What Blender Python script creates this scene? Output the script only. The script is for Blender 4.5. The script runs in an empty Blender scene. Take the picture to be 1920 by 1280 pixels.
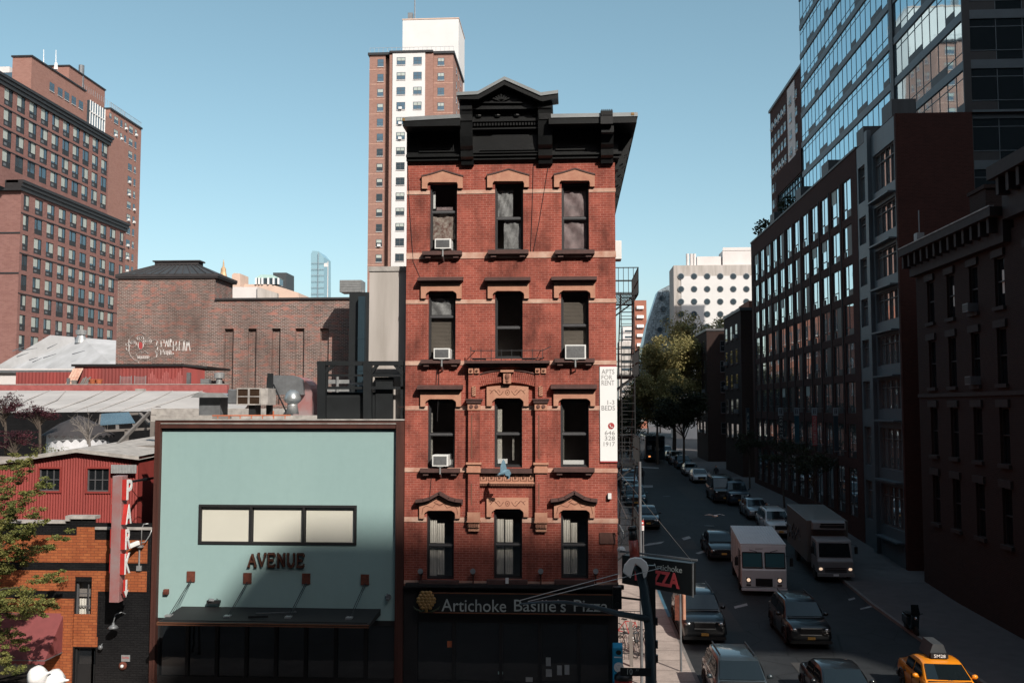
import bpy, bmesh, math, random
from mathutils import Vector, Matrix
S = bpy.context.scene; COL = S.collection
rad = math.radians
# ------------------------------------------------------------ camera
FPX = 1800.0
CAM = Vector((0, 0, 10.5))
PITCH = math.atan(123/FPX); YAW = math.atan(110/FPX*math.cos(PITCH))
camd = bpy.data.cameras.new('camera'); cam = bpy.data.objects.new('camera', camd); COL.objects.link(cam)
camd.sensor_width = 36; camd.lens = FPX/1920*36; camd.clip_start = .2; camd.clip_end = 5000
cam.location = CAM; cam.rotation_euler = (rad(90)+PITCH, 0, YAW)
S.camera = cam
# ------------------------------------------------------------ sky, sun, exposure
SUND = Vector((-.62, 1, -.90)).normalized()
w = bpy.data.worlds.new('World'); S.world = w; w.use_nodes = True
nt = w.node_tree; nt.nodes.clear()
sky = nt.nodes.new('ShaderNodeTexSky'); sky.sky_type = 'NISHITA'; sky.sun_disc = False
sky.sun_elevation = math.asin(-SUND.z); sky.sun_rotation = math.atan2(-SUND.x, -SUND.y)
sky.air_density = 1.0; sky.dust_density = 1.7; sky.ozone_density = 1.2; sky.altitude = 10
bg = nt.nodes.new('ShaderNodeBackground'); bg.inputs[1].default_value = .136
hs = nt.nodes.new('ShaderNodeHueSaturation'); hs.inputs['Saturation'].default_value = .93; hs.inputs['Hue'].default_value = .466
wo = nt.nodes.new('ShaderNodeOutputWorld')
nt.links.new(sky.outputs[0], hs.inputs['Color']); nt.links.new(hs.outputs[0], bg.inputs[0]); nt.links.new(bg.outputs[0], wo.inputs[0])
ld = bpy.data.lights.new('sun', 'SUN'); ld.energy = 4.8; ld.angle = rad(.53); ld.color = (1, .93, .84)
sun = bpy.data.objects.new('sun', ld); COL.objects.link(sun)
sun.rotation_euler = SUND.to_track_quat('-Z', 'Y').to_euler(); sun.location = (20, -30, 60)
S.view_settings.view_transform = 'Standard'; S.view_settings.look = 'None'
S.view_settings.exposure = .15; S.view_settings.gamma = 1
S.cycles.use_denoising = True; S.cycles.max_bounces = 6; S.cycles.diffuse_bounces = 1
S.cycles.transparent_max_bounces = 24; S.cycles.sample_clamp_indirect = 4
# ------------------------------------------------------------ picking: photograph pixel -> point of a world plane
_cy, _sy, _cp, _sp = math.cos(YAW), math.sin(YAW), math.cos(PITCH), math.sin(PITCH)
Fv = Vector((-_sy*_cp, _cy*_cp, _sp)); Rv = Vector((_cy, _sy, 0)); Uv = Rv.cross(Fv)
def ray(px, py): return Fv*FPX + Rv*(px-960) - Uv*(py-640)
def PY(px, py, y):
    d = ray(px, py); return CAM + d*(y/d.y)
def PX(px, py, x):
    d = ray(px, py); return CAM + d*(x/d.x)
def PZ(px, py, z):
    d = ray(px, py); return CAM + d*((z-CAM.z)/d.z)
# ------------------------------------------------------------ mesh builder
class MB:
    def __init__(s): s.v = []; s.f = []; s.m = []
    def poly(s, pts, mi=0):
        n = len(s.v); s.v += [Vector(p) for p in pts]; s.f.append(tuple(range(n, n+len(pts)))); s.m.append(mi); return s
    def mesh(s, vs, fs, mi=0):
        n = len(s.v); s.v += [Vector(p) for p in vs]
        for f in fs: s.f.append(tuple(i+n for i in f)); s.m.append(mi)
        return s
    def box(s, x0, y0, z0, x1, y1, z1, mi=0):
        return s.mesh([(x0,y0,z0),(x1,y0,z0),(x1,y1,z0),(x0,y1,z0),(x0,y0,z1),(x1,y0,z1),(x1,y1,z1),(x0,y1,z1)],
            [(0,3,2,1),(4,5,6,7),(0,1,5,4),(1,2,6,5),(2,3,7,6),(3,0,4,7)], mi)
    def bar(s, a, b, w, h=None, mi=0):
        h = h or w; a = Vector(a); b = Vector(b); d = (b-a).normalized()
        up = Vector((0,0,1)) if abs(d.z) < .95 else Vector((0,1,0))
        r = d.cross(up).normalized()*w/2; u = r.cross(d).normalized()*h/2
        vs = [p+q for p in (a,b) for q in (-r-u, r-u, r+u, -r+u)]
        return s.mesh(vs, [(0,1,2,3),(7,6,5,4),(0,4,5,1),(1,5,6,2),(2,6,7,3),(3,7,4,0)], mi)
    def prism(s, pts, ax, a, b, mi=0):
        n = len(pts)
        def q(p, t): return {'y': (p[0],t,p[1]), 'x': (t,p[0],p[1]), 'z': (p[0],p[1],t)}[ax]
        vs = [q(p,a) for p in pts]+[q(p,b) for p in pts]
        return s.mesh(vs, [tuple(range(n)), tuple(range(2*n-1, n-1, -1))]+[(i,i+n,(i+1)%n+n,(i+1)%n) for i in range(n)], mi)
    def cyl(s, a, b, r0, r1=None, n=12, mi=0, cap=True):
        r1 = r0 if r1 is None else r1
        a = Vector(a); b = Vector(b); d = (b-a).normalized()
        up = Vector((0,0,1)) if abs(d.z) < .9 else Vector((1,0,0))
        x = d.cross(up).normalized(); y = x.cross(d)
        vs = [c+(x*math.cos(t)+y*math.sin(t))*r for c,r in ((a,r0),(b,r1)) for t in [2*math.pi*i/n for i in range(n)]]
        fs = [(i,(i+1)%n,(i+1)%n+n,i+n) for i in range(n)]
        if cap: fs += [tuple(range(n-1,-1,-1)), tuple(range(n,2*n))]
        return s.mesh(vs, fs, mi)
    def tube(s, path, r, n=8, mi=0):
        path = [Vector(p) for p in path]; rs = r if isinstance(r, (list,tuple)) else [r]*len(path)
        vs = []; x = None
        for i, p in enumerate(path):
            d = (path[min(i+1,len(path)-1)]-path[max(i-1,0)]).normalized()
            if x is None:
                up = Vector((0,0,1)) if abs(d.z) < .9 else Vector((1,0,0)); x = d.cross(up).normalized()
            x = (x-d*x.dot(d)).normalized(); y = x.cross(d)
            vs += [p+(x*math.cos(2*math.pi*k/n)+y*math.sin(2*math.pi*k/n))*rs[i] for k in range(n)]
        fs = [(i*n+k, i*n+(k+1)%n, (i+1)*n+(k+1)%n, (i+1)*n+k) for i in range(len(path)-1) for k in range(n)]
        fs += [tuple(range(n-1,-1,-1)), tuple(range((len(path)-1)*n, len(path)*n))]
        return s.mesh(vs, fs, mi)
    def lathe(s, prof, c, n=16, mi=0, ax=(0,0,1)):
        c = Vector(c); q = Vector((0,0,1)).rotation_difference(Vector(ax)); vs = []
        for (r, z) in prof: vs += [c+q@Vector((r*math.cos(2*math.pi*k/n), r*math.sin(2*math.pi*k/n), z)) for k in range(n)]
        m = len(prof)
        fs = [(i*n+k, i*n+(k+1)%n, (i+1)*n+(k+1)%n, (i+1)*n+k) for i in range(m-1) for k in range(n)]
        fs += [tuple(range(n-1,-1,-1)), tuple(range((m-1)*n, m*n))]
        return s.mesh(vs, fs, mi)
    def ball(s, c, r, mi=0, n=12, sc=(1,1,1), noise=0, rnd=None):
        vs = []; c = Vector(c)
        for i in range(n//2+1):
            for k in range(n):
                th = math.pi*i/(n//2); ph = 2*math.pi*k/n
                rr = r*(1+(rnd.uniform(-noise,noise) if rnd and 0 < i < n//2 else 0))
                vs.append(c+Vector((rr*sc[0]*math.sin(th)*math.cos(ph), rr*sc[1]*math.sin(th)*math.sin(ph), rr*sc[2]*math.cos(th))))
        fs = [(i*n+k, (i+1)*n+k, (i+1)*n+(k+1)%n, i*n+(k+1)%n) for i in range(n//2) for k in range(n)]
        return s.mesh(vs, fs, mi)
    def add(s, o, M=None):
        n = len(s.v); s.v += [M@p for p in o.v] if M else [p.copy() for p in o.v]
        s.f += [tuple(i+n for i in f) for f in o.f]; s.m += o.m; return s
    def holes(s, x0, z0, x1, z1, hs, dep, y=0, mi=0, mr=None):
        """vertical wall sheet facing -y with rectangular openings and reveals going to y+dep"""
        mr = mi if mr is None else mr
        xs = sorted({x0,x1}|{h[0] for h in hs}|{h[2] for h in hs}); zs = sorted({z0,z1}|{h[1] for h in hs}|{h[3] for h in hs})
        for zi in range(len(zs)-1):
            run = None
            for xi in range(len(xs)-1):
                cx = (xs[xi]+xs[xi+1])/2; cz = (zs[zi]+zs[zi+1])/2
                solid = not any(h[0] < cx < h[2] and h[1] < cz < h[3] for h in hs)
                if solid and run is None: run = xs[xi]
                if run is not None and (not solid or xi == len(xs)-2):
                    e = xs[xi+1] if solid else xs[xi]
                    s.poly([(run,y,zs[zi]),(e,y,zs[zi]),(e,y,zs[zi+1]),(run,y,zs[zi+1])], mi); run = None
        for a,b,c,d in hs:
            s.poly([(a,y,b),(a,y+dep,b),(a,y+dep,d),(a,y,d)], mr); s.poly([(c,y,b),(c,y,d),(c,y+dep,d),(c,y+dep,b)], mr)
            s.poly([(a,y,b),(c,y,b),(c,y+dep,b),(a,y+dep,b)], mr); s.poly([(a,y,d),(a,y+dep,d),(c,y+dep,d),(c,y,d)], mr)
        return s
    def data(s, name, mats, org=(0,0,0), smooth=False):
        me = bpy.data.meshes.new(name); o = Vector(org)
        me.from_pydata([tuple(p-o) for p in s.v], [], s.f)
        for m in mats: me.materials.append(M[m] if isinstance(m, str) else m)
        me.polygons.foreach_set('material_index', s.m)
        if smooth is not True and smooth: pass
        me.update()
        if smooth: me.polygons.foreach_set('use_smooth', [True]*len(me.polygons))
        return me
    def build(s, name, mats, parent=None, local=False, smooth=False, fix=False, bevel=0, label=None, weld=False):
        if isinstance(mats, str): mats = [mats]
        if parent is not None: org = Vector((0,0,0)) if local else Vector(parent['_org'])
        elif local: org = Vector((0,0,0))
        else:
            lo = Vector([min(p[i] for p in s.v) for i in range(3)]); hi = Vector([max(p[i] for p in s.v) for i in range(3)])
            org = Vector(((lo.x+hi.x)/2, (lo.y+hi.y)/2, lo.z))
        me = s.data(name, mats, org, smooth)
        if fix or weld:
            bm = bmesh.new(); bm.from_mesh(me)
            if weld: bmesh.ops.remove_doubles(bm, verts=bm.verts, dist=1e-4)
            bmesh.ops.recalc_face_normals(bm, faces=bm.faces); bm.to_mesh(me); bm.free()
        o = bpy.data.objects.new(name, me); COL.objects.link(o)
        if parent is not None: o.parent = parent
        elif not local: o.location = org
        o['_org'] = tuple(org)
        if parent is not None: o['_org'] = tuple(Vector(parent['_org'])) if not local else (0,0,0)
        if bevel:
            b = o.modifiers.new('bevel', 'BEVEL'); b.width = bevel; b.segments = 2; b.limit_method = 'ANGLE'; b.angle_limit = rad(35)
        if label: o['label'] = label
        return o
def build_split(mb, name, mats, parent=None, **k):
    """one object per connected piece"""
    pr = list(range(len(mb.v)))
    def fd(a):
        while pr[a] != a: pr[a] = pr[pr[a]]; a = pr[a]
        return a
    for f in mb.f:
        for q in f[1:]: pr[fd(q)] = fd(f[0])
    gs = {}
    for i,f in enumerate(mb.f): gs.setdefault(fd(f[0]), []).append(i)
    for fl in gs.values():
        m = MB(); mp = {}
        for i in fl:
            for q in mb.f[i]:
                if q not in mp: mp[q] = len(m.v); m.v.append(mb.v[q])
            m.f.append(tuple(mp[q] for q in mb.f[i])); m.m.append(mb.m[i])
        m.build(name, mats, parent, **k)
def tag(o, label, cat, group=None):
    o['label'] = label; o['category'] = cat
    if group: o['group'] = group
    return o
def thing(name, label, cat, loc, group=None, rz=0):
    o = bpy.data.objects.new(name, None); COL.objects.link(o); o.location = loc; o.rotation_euler = (0,0,rz)
    o.empty_display_size = .2; o['_org'] = tuple(Vector(loc)); return tag(o, label, cat, group)
def struct(o): o['kind'] = 'structure'; return o
def copy_tree(o, parent=None, loc=None, rz=None, label=None):
    c = o.copy(); COL.objects.link(c)
    if parent is not None: c.parent = parent
    if loc is not None: c.location = loc
    if rz is not None: c.rotation_euler = (0,0,rz)
    if label: c['label'] = label
    for ch in list(o.children): copy_tree(ch, c)
    return c
def inst(name, me, parent, loc, rz=0, scale=None, label=None):
    """one more object on shared mesh data, loc in world coordinates"""
    o = bpy.data.objects.new(name, me); COL.objects.link(o); o['_org'] = (0,0,0)
    if parent is not None: o.parent = parent; o.location = Vector(loc)-Vector(parent['_org'])
    else: o.location = loc
    o.rotation_euler = (0,0,rz)
    if scale: o.scale = scale
    if label: o['label'] = label
    return o
def text_mb(txt, size, depth=.02, bold=0):
    c = bpy.data.curves.new('t', 'FONT'); c.body = txt; c.size = size; c.extrude = depth/2; c.align_x = 'CENTER'; c.align_y = 'CENTER'; c.offset = bold
    c.resolution_u = 3
    o = bpy.data.objects.new('t', c); COL.objects.link(o); dg = bpy.context.evaluated_depsgraph_get()
    me = bpy.data.meshes.new_from_object(o.evaluated_get(dg)); mb = MB()
    R = Matrix.Rotation(rad(90), 4, 'X')      # stands up, reads from -y
    mb.mesh([R@v.co for v in me.vertices], [tuple(p.vertices) for p in me.polygons])
    bpy.data.objects.remove(o); bpy.data.meshes.remove(me); bpy.data.curves.remove(c); return mb
def fit(mb, x0, x1, y, z0, z1):
    """scale a stood-up text to the box x0..x1, z0..z1, centred on y"""
    a = [p.x for p in mb.v]; b = [p.z for p in mb.v]; c = [p.y for p in mb.v]
    sx = (x1-x0)/(max(a)-min(a)); sz = (z1-z0)/(max(b)-min(b)); cy = (max(c)+min(c))/2
    for p in mb.v: p.x = x0+(p.x-min(a))*sx; p.z = z0+(p.z-min(b))*sz; p.y = y+(p.y-cy)
    return mb
def T(x, y, z, rz=0): return Matrix.Translation((x,y,z))@Matrix.Rotation(rz, 4, 'Z')
# ------------------------------------------------------------ materials
M = {}
def newmat(name):
    m = bpy.data.materials.new(name); m.use_nodes = True; n = m.node_tree; b = n.nodes['Principled BSDF']; M[name] = m
    return m, n, b
def nd(n, t, **k):
    x = n.nodes.new(t)
    for a, v in k.items(): setattr(x, a, v)
    return x
def mixc(n, fac, a, b, mode='MIX'):
    x = nd(n, 'ShaderNodeMix', data_type='RGBA', blend_type=mode)
    for i, v in ((0, fac), (6, a), (7, b)):
        if isinstance(v, bpy.types.NodeSocket): n.links.new(v, x.inputs[i])
        else: x.inputs[i].default_value = v if i == 0 else (*v, 1)
    return x.outputs[2]
def noise(n, scale, detail=4, vec=None, rough=.6):
    x = nd(n, 'ShaderNodeTexNoise'); x.inputs['Scale'].default_value = scale; x.inputs['Detail'].default_value = detail; x.inputs['Roughness'].default_value = rough
    if vec is not None: n.links.new(vec, x.inputs['Vector'])
    return x.outputs[0]
def ramp(n, v, a, b, ca=(0,0,0), cb=(1,1,1)):
    x = nd(n, 'ShaderNodeValToRGB'); x.color_ramp.elements[0].position = a; x.color_ramp.elements[1].position = b
    x.color_ramp.elements[0].color = (*ca,1); x.color_ramp.elements[1].color = (*cb,1); n.links.new(v, x.inputs[0]); return x.outputs[0]
def pos(n): return nd(n, 'ShaderNodeNewGeometry').outputs['Position']
def scl(n, vec, s):
    x = nd(n, 'ShaderNodeVectorMath', operation='MULTIPLY'); n.links.new(vec, x.inputs[0]); x.inputs[1].default_value = s; return x.outputs[0]
def bump(n, b, h, strength, dist=.02):
    x = nd(n, 'ShaderNodeBump'); x.inputs['Strength'].default_value = strength; x.inputs['Distance'].default_value = dist
    n.links.new(h, x.inputs['Height']); n.links.new(x.outputs[0], b.inputs['Normal'])
def simple(name, c, rough=.7, metal=0, var=.25, sc=2.0, bmp=0, streak=False, c2=None, obj=False, coat=0, spec=.5):
    m, n, b = newmat(name)
    v = nd(n, 'ShaderNodeTexCoord').outputs['Object'] if obj else pos(n)
    if streak: v = scl(n, v, (1, 1, .12))
    f = noise(n, sc, 5, v); f2 = ramp(n, f, .3, .7)
    dark = tuple(x*(1-var) for x in c) if c2 is None else c2
    n.links.new(mixc(n, f2, dark, c), b.inputs['Base Color'])
    b.inputs['Roughness'].default_value = rough; b.inputs['Metallic'].default_value = metal; b.inputs['Specular IOR Level'].default_value = spec
    if coat: b.inputs['Coat Weight'].default_value = coat; b.inputs['Coat Roughness'].default_value = .03
    if bmp: bump(n, b, noise(n, sc*9, 3, v), bmp)
    return m
def brick(name, c1, c2, mortar, bw=.215, rh=.075, ms=.008, stain=.35, stc=(.05,.03,.025), bmp=.4, patch=None, rough=.9, ssc=.5, spots=None):
    m, n, b = newmat(name); p = pos(n)
    sp = nd(n, 'ShaderNodeSeparateXYZ'); n.links.new(p, sp.inputs[0])
    ad = nd(n, 'ShaderNodeMath', operation='ADD'); n.links.new(sp.outputs[0], ad.inputs[0]); n.links.new(sp.outputs[1], ad.inputs[1])
    cb = nd(n, 'ShaderNodeCombineXYZ'); n.links.new(ad.outputs[0], cb.inputs[0]); n.links.new(sp.outputs[2], cb.inputs[1])
    t = nd(n, 'ShaderNodeTexBrick'); n.links.new(cb.outputs[0], t.inputs['Vector'])
    t.inputs['Scale'].default_value = 1; t.inputs['Brick Width'].default_value = bw; t.inputs['Row Height'].default_value = rh
    t.inputs['Mortar Size'].default_value = ms; t.inputs['Mortar Smooth'].default_value = .1; t.inputs['Bias'].default_value = -.1
    for k, c in (('Color1', c1), ('Color2', c2), ('Mortar', mortar)): t.inputs[k].default_value = (*c, 1)
    col = t.outputs[0]
    if patch: col = mixc(n, ramp(n, noise(n, patch[1], 6, scl(n, p, (1,1,2.6))), patch[2], patch[3]), col, patch[0], 'MIX')
    f = noise(n, ssc, 8, p); g = noise(n, ssc*5, 6, scl(n, p, (1,1,.35)))
    mm = nd(n, 'ShaderNodeMath', operation='MULTIPLY'); n.links.new(f, mm.inputs[0]); n.links.new(g, mm.inputs[1])
    s2 = ramp(n, mm.outputs[0], .18, .42)
    k = nd(n, 'ShaderNodeMath', operation='MULTIPLY'); n.links.new(s2, k.inputs[0]); k.inputs[1].default_value = stain
    n.links.new(mixc(n, k.outputs[0], col, stc), b.inputs['Base Color'])
    b.inputs['Roughness'].default_value = rough; b.inputs['Specular IOR Level'].default_value = .25
    inv = nd(n, 'ShaderNodeMath', operation='SUBTRACT'); inv.inputs[0].default_value = 1; n.links.new(t.outputs['Fac'], inv.inputs[1])
    bump(n, b, inv.outputs[0], bmp, .012)
    return m
def glass(name, tint=(.02,.025,.03), rough=.02, wav=.0, sc=.6, spec=.8, ior=1.5, metal=0):
    """dark reflective pane (opaque), slightly wavy"""
    m, n, b = newmat(name); b.inputs['Base Color'].default_value = (*tint,1); b.inputs['Roughness'].default_value = rough; b.inputs['Metallic'].default_value = metal
    b.inputs['IOR'].default_value = ior; b.inputs['Specular IOR Level'].default_value = spec
    if wav: bump(n, b, noise(n, sc, 2, pos(n)), wav, .05)
    return m
def clear(name, wav=0):
    m, n, b = newmat(name); n.nodes.remove(b); o = n.nodes['Material Output']
    t = nd(n, 'ShaderNodeBsdfTransparent'); t.inputs[0].default_value = (.93,.94,.94,1)
    g = nd(n, 'ShaderNodeBsdfGlossy'); g.inputs['Roughness'].default_value = .03
    lw = nd(n, 'ShaderNodeLayerWeight'); lw.inputs[0].default_value = .5; mx = nd(n, 'ShaderNodeMixShader')
    pw = nd(n, 'ShaderNodeMath', operation='POWER'); n.links.new(lw.outputs['Facing'], pw.inputs[0]); pw.inputs[1].default_value = 4
    ma = nd(n, 'ShaderNodeMath', operation='MULTIPLY_ADD'); n.links.new(pw.outputs[0], ma.inputs[0]); ma.inputs[1].default_value = .9; ma.inputs[2].default_value = .13
    n.links.new(ma.outputs[0], mx.inputs[0]); n.links.new(t.outputs[0], mx.inputs[1]); n.links.new(g.outputs[0], mx.inputs[2]); n.links.new(mx.outputs[0], o.inputs[0])
    if wav:
        x = nd(n, 'ShaderNodeBump'); x.inputs['Strength'].default_value = wav; x.inputs['Distance'].default_value = .03
        n.links.new(noise(n, 1.5, 2, pos(n)), x.inputs['Height']); n.links.new(x.outputs[0], g.inputs['Normal'])
def emit(name, c, s):
    m, n, b = newmat(name); b.inputs['Base Color'].default_value = (*c,1); b.inputs['Emission Color'].default_value = (*c,1); b.inputs['Emission Strength'].default_value = s

brick('red_brick', (.35,.088,.060), (.26,.060,.042), (.46,.21,.165), .24, .085, .007, .85, (.07,.022,.017), patch=((.42,.12,.085), .8, .5, .75))
brick('dark_brick', (.19,.11,.092), (.065,.04,.036), (.36,.31,.28), .34, .115, .020, .75, (.075,.05,.043), patch=((.38,.175,.14), 1.5, .50, .66), ssc=.14)
brick('orange_brick', (.40,.125,.045), (.30,.08,.03), (.18,.06,.03), .28, .10, .010, .45, (.14,.03,.012))
brick('black_brick', (.010,.010,.011), (.014,.014,.015), (.006,.006,.007), .24, .085, .01, .2, (.03,.03,.03), bmp=1.0, rough=.4)
brick('hotel_brick', (.25,.13,.112), (.20,.10,.088), (.28,.16,.14), .6, .2, .012, .25, (.15,.06,.045), bmp=.1)
brick('project_brick', (.30,.165,.135), (.25,.135,.11), (.36,.2,.16), .6, .2, .012, .25, (.22,.09,.065), bmp=.1)
brick('tower_brick', (.31,.18,.145), (.25,.145,.115), (.36,.21,.17), .6, .2, .012, .25, (.22,.1,.075), bmp=.1)
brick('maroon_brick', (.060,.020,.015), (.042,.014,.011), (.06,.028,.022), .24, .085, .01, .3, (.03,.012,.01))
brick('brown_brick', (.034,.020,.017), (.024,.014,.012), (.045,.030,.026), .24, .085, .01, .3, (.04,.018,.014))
brick('street_brick', (.32,.125,.08), (.26,.09,.055), (.34,.17,.13), .24, .085, .01, .3, (.2,.07,.045))
simple('sandstone', (.50,.265,.175), .85, var=.3, sc=3, bmp=.15, c2=(.40,.18,.12))
simple('band_stone', (.60,.42,.33), .85, var=.35, sc=2.5, bmp=.15, c2=(.42,.20,.14))
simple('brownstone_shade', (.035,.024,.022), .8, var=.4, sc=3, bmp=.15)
simple('brownstone', (.15,.068,.052), .8, var=.4, sc=3, bmp=.15)
simple('brown_trim', (.095,.045,.038), .7, var=.4, sc=4, bmp=.1)
simple('carving', (.20,.085,.055), .9, var=.2)
simple('cornice_black', (.008,.009,.0095), .36, var=.5, sc=2.5, bmp=.12)
simple('flashing', (.42,.45,.46), .35, .6, var=.2, sc=1)
simple('frame_black', (.028,.028,.030), .5)
simple('frame_grey', (.10,.10,.105), .5)
simple('interior', (.30,.27,.25), .9)
simple('rust_frame', (.075,.022,.014), .65, var=.45, sc=3, streak=True)
simple('rust', (.17,.045,.025), .85, var=.6, sc=8)
simple('copper', (.24,.10,.055), .5, .4, var=.3, sc=5)
simple('frosted', (.63,.62,.54), .28, var=.06, sc=.6)
simple('black_paint', (.011,.011,.012), .7, var=.3)
simple('asphalt_roof', (.05,.05,.05), .9)
simple('corrugated_red', (.29,.048,.040), .55, var=.25, sc=2, streak=True, bmp=.05)
simple('corrugated_dull', (.30,.052,.045), .65, var=.4, sc=1.2, streak=True, c2=(.20,.045,.04))
simple('pink_parapet', (.42,.13,.12), .85, var=.5, sc=2, c2=(.28,.07,.065))
simple('galvanised', (.46,.47,.47), .4, .5, var=.25, sc=4)
simple('dull_metal', (.22,.23,.24), .5, .4, var=.35, sc=3)
simple('membrane', (.50,.475,.455), .85, var=.22, sc=.35, bmp=.2)
simple('coping', (.46,.43,.40), .85, var=.45, sc=3, bmp=.3)
simple('white_coating', (.50,.50,.51), .8, var=.25, sc=.5, c2=(.34,.34,.34), bmp=.5)
simple('concrete', (.50,.46,.43), .9, var=.35, sc=1.2, streak=True, c2=(.33,.30,.27), bmp=.15)
simple('pale_wall', (.66,.62,.60), .85, var=.12, sc=.3)
simple('white_brick', (.66,.645,.63), .85, var=.08, sc=.3)
simple('slate', (.055,.06,.065), .55, var=.4, sc=2, streak=True)
simple('dark_steel', (.012,.015,.017), .5, var=.4)
simple('fire_escape', (.016,.018,.020), .55, var=.4)
simple('white_plastic', (.74,.74,.72), .45, var=.08)
simple('grille_grey', (.20,.20,.20), .6, var=.4, sc=14)
simple('banner_white', (.82,.82,.81), .6, var=.03)
simple('banner_red', (.42,.06,.06), .6)
simple('letter_grey', (.32,.31,.31), .6)
simple('sign_dark', (.012,.014,.014), .4)
simple('sign_letter', (.42,.46,.44), .6, spec=.1)
simple('gold_paint', (.30,.17,.05), .5)
simple('leaf_green', (.05,.06,.03), .6)
simple('sign_red', (.50,.035,.03), .45, var=.2, sc=3)
simple('sign_steel', (.36,.28,.28), .5, .3, var=.3, sc=1.2, c2=(.42,.12,.11))
simple('white_paint', (.80,.79,.77), .5, var=.05)
simple('awning_maroon', (.22,.055,.055), .8, var=.2, sc=3)
simple('curtain', (.80,.76,.68), .9, var=.08, sc=8)
simple('film', (.30,.30,.30), .35, var=.6, sc=5, bmp=.9)
simple('film_pink', (.30,.22,.22), .4, var=.5, sc=4, bmp=.9)
simple('floral', (.42,.38,.33), .9, c2=(.12,.05,.04), sc=9)
simple('blind', (.16,.135,.11), .7, var=.2)
simple('pavement_shaded', (.11,.10,.10), .9, var=.25, sc=1.5, bmp=.15)  # darker copy of the paving, shade of the right side put into colour
simple('kerb_stone', (.20,.19,.18), .85, var=.25, sc=4)
simple('kerb_sky_tint', (.10,.26,.36), .7)  # sky reflection on the shaded kerb put into its colour
simple('road_paint', (.42,.42,.42), .8, var=.6, sc=3)
simple('bark', (.09,.07,.055), .95, var=.4, sc=6, bmp=.4)
simple('pole_teal', (.045,.075,.095), .3, .4, var=.15)
simple('pole_black', (.010,.012,.013), .4)
simple('recycle_blue', (.02,.30,.52), .45, var=.1)
simple('beam_red', (.30,.05,.035), .35, var=.3, sc=10)
simple('terracotta', (.50,.14,.06), .8)
simple('wood_grey', (.19,.17,.155), .9)
simple('wood_brown', (.16,.085,.05), .8, var=.4, sc=4)
simple('cooler_pad', (.13,.075,.045), .9, var=.4, sc=14)
simple('skylight', (.10,.16,.20), .15, var=.3, sc=1)
simple('canvas_dark', (.045,.04,.042), .8, var=.3)
simple('canvas_white', (.62,.63,.66), .8, var=.15, sc=2)
simple('pigeon_blue', (.16,.28,.36), .6, var=.35, sc=14, obj=True)
simple('skin', (.45,.25,.18), .6); simple('cloth_dark', (.03,.03,.035), .9); simple('cloth_pink', (.5,.3,.28), .9)
simple('white_feather', (.7,.7,.7), .8)
simple('neon_red', (.75,.10,.11), .4)
simple('grey_clad', (.10,.125,.14), .5, .2, var=.15, sc=1)
simple('tan_wall', (.62,.45,.36), .9, var=.15, sc=.3)
simple('green_copper', (.42,.60,.56), .7, var=.2)
simple('steel_perf', (.42,.50,.55), .35, .5, var=.5, sc=1.5)
simple('gilt', (.55,.36,.20), .5, .3)
glass('glass_dark', (.012,.014,.016), .03, .12, .8)
glass('glass_far', (.15,.21,.25), .06, .2, .5, metal=.7)
glass('glass_wall', (.48,.68,.76), .03, .07, .35, metal=.9)
glass('glass_mirror', (.72,.80,.82), .02, .12, .35, metal=.9)
glass('glass_car', (.008,.012,.014), .04)
glass('glass_van', (.04,.12,.14), .08)
glass('glass_pale', (.22,.36,.42), .15, .1, .1)
simple('blind_pale', (.42,.46,.42), .6, var=.15, sc=.4)
clear('clear_glass', .15)
emit('lamp_amber', (1,.35,.1), 1.0); emit('lamp_warm', (1,.72,.5), .7)
def stained(name, c, c2, stain, amt, rough=.9, sc=.35, streak=(1,1,1), bmp=.2, fine=25):
    m, n, b = newmat(name); p = pos(n); a = mixc(n, ramp(n, noise(n, sc, 7, scl(n, p, streak)), .35, .65), c2, c)
    f = nd(n, 'ShaderNodeMath', operation='MULTIPLY'); n.links.new(ramp(n, noise(n, sc*3.3, 8, scl(n, p, streak), .75), .50, .72), f.inputs[0]); f.inputs[1].default_value = amt
    v = nd(n, 'ShaderNodeTexVoronoi', feature='DISTANCE_TO_EDGE'); v.inputs['Scale'].default_value = sc*1.3; n.links.new(p, v.inputs['Vector'])
    col = mixc(n, f.outputs[0], a, stain); g = ramp(n, noise(n, fine, 2, p), .3, .8, (1-.008*fine,)*3, (1+.006*fine,)*3); col = mixc(n, 1.0, col, g, 'MULTIPLY')
    if name == 'asphalt': col = mixc(n, ramp(n, v.outputs['Distance'], .006, .012, (1,1,1), (0,0,0)), col, stain)
    n.links.new(col, b.inputs['Base Color']); b.inputs['Roughness'].default_value = rough; b.inputs['Specular IOR Level'].default_value = .35; bump(n, b, noise(n, fine*.6, 4, p), bmp); return m
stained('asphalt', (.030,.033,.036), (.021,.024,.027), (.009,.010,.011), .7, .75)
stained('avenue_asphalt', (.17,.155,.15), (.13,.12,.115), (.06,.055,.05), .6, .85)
stained('pavement', (.44,.37,.33), (.34,.285,.255), (.18,.15,.135), .5, .9, .8)
stained('mint_stucco', (.285,.415,.405), (.268,.395,.388), (.22,.33,.33), .25, .85, .45, (1,1,.18), .12, 3)
def paint(name, c, rough=.28, coat=.8, metal=0): return simple(name, c, rough, metal, var=.12, sc=1.5, obj=True, coat=coat)
paint('paint_black', (.010,.012,.014)); paint('paint_darkteal', (.012,.028,.036)); paint('paint_grey', (.045,.058,.066), metal=.4)
paint('paint_white', (.62,.63,.63)); paint('paint_silver', (.30,.33,.35), metal=.4); paint('paint_blue', (.02,.08,.11)); paint('paint_taxi', (.80,.26,.012), coat=.5)
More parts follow.
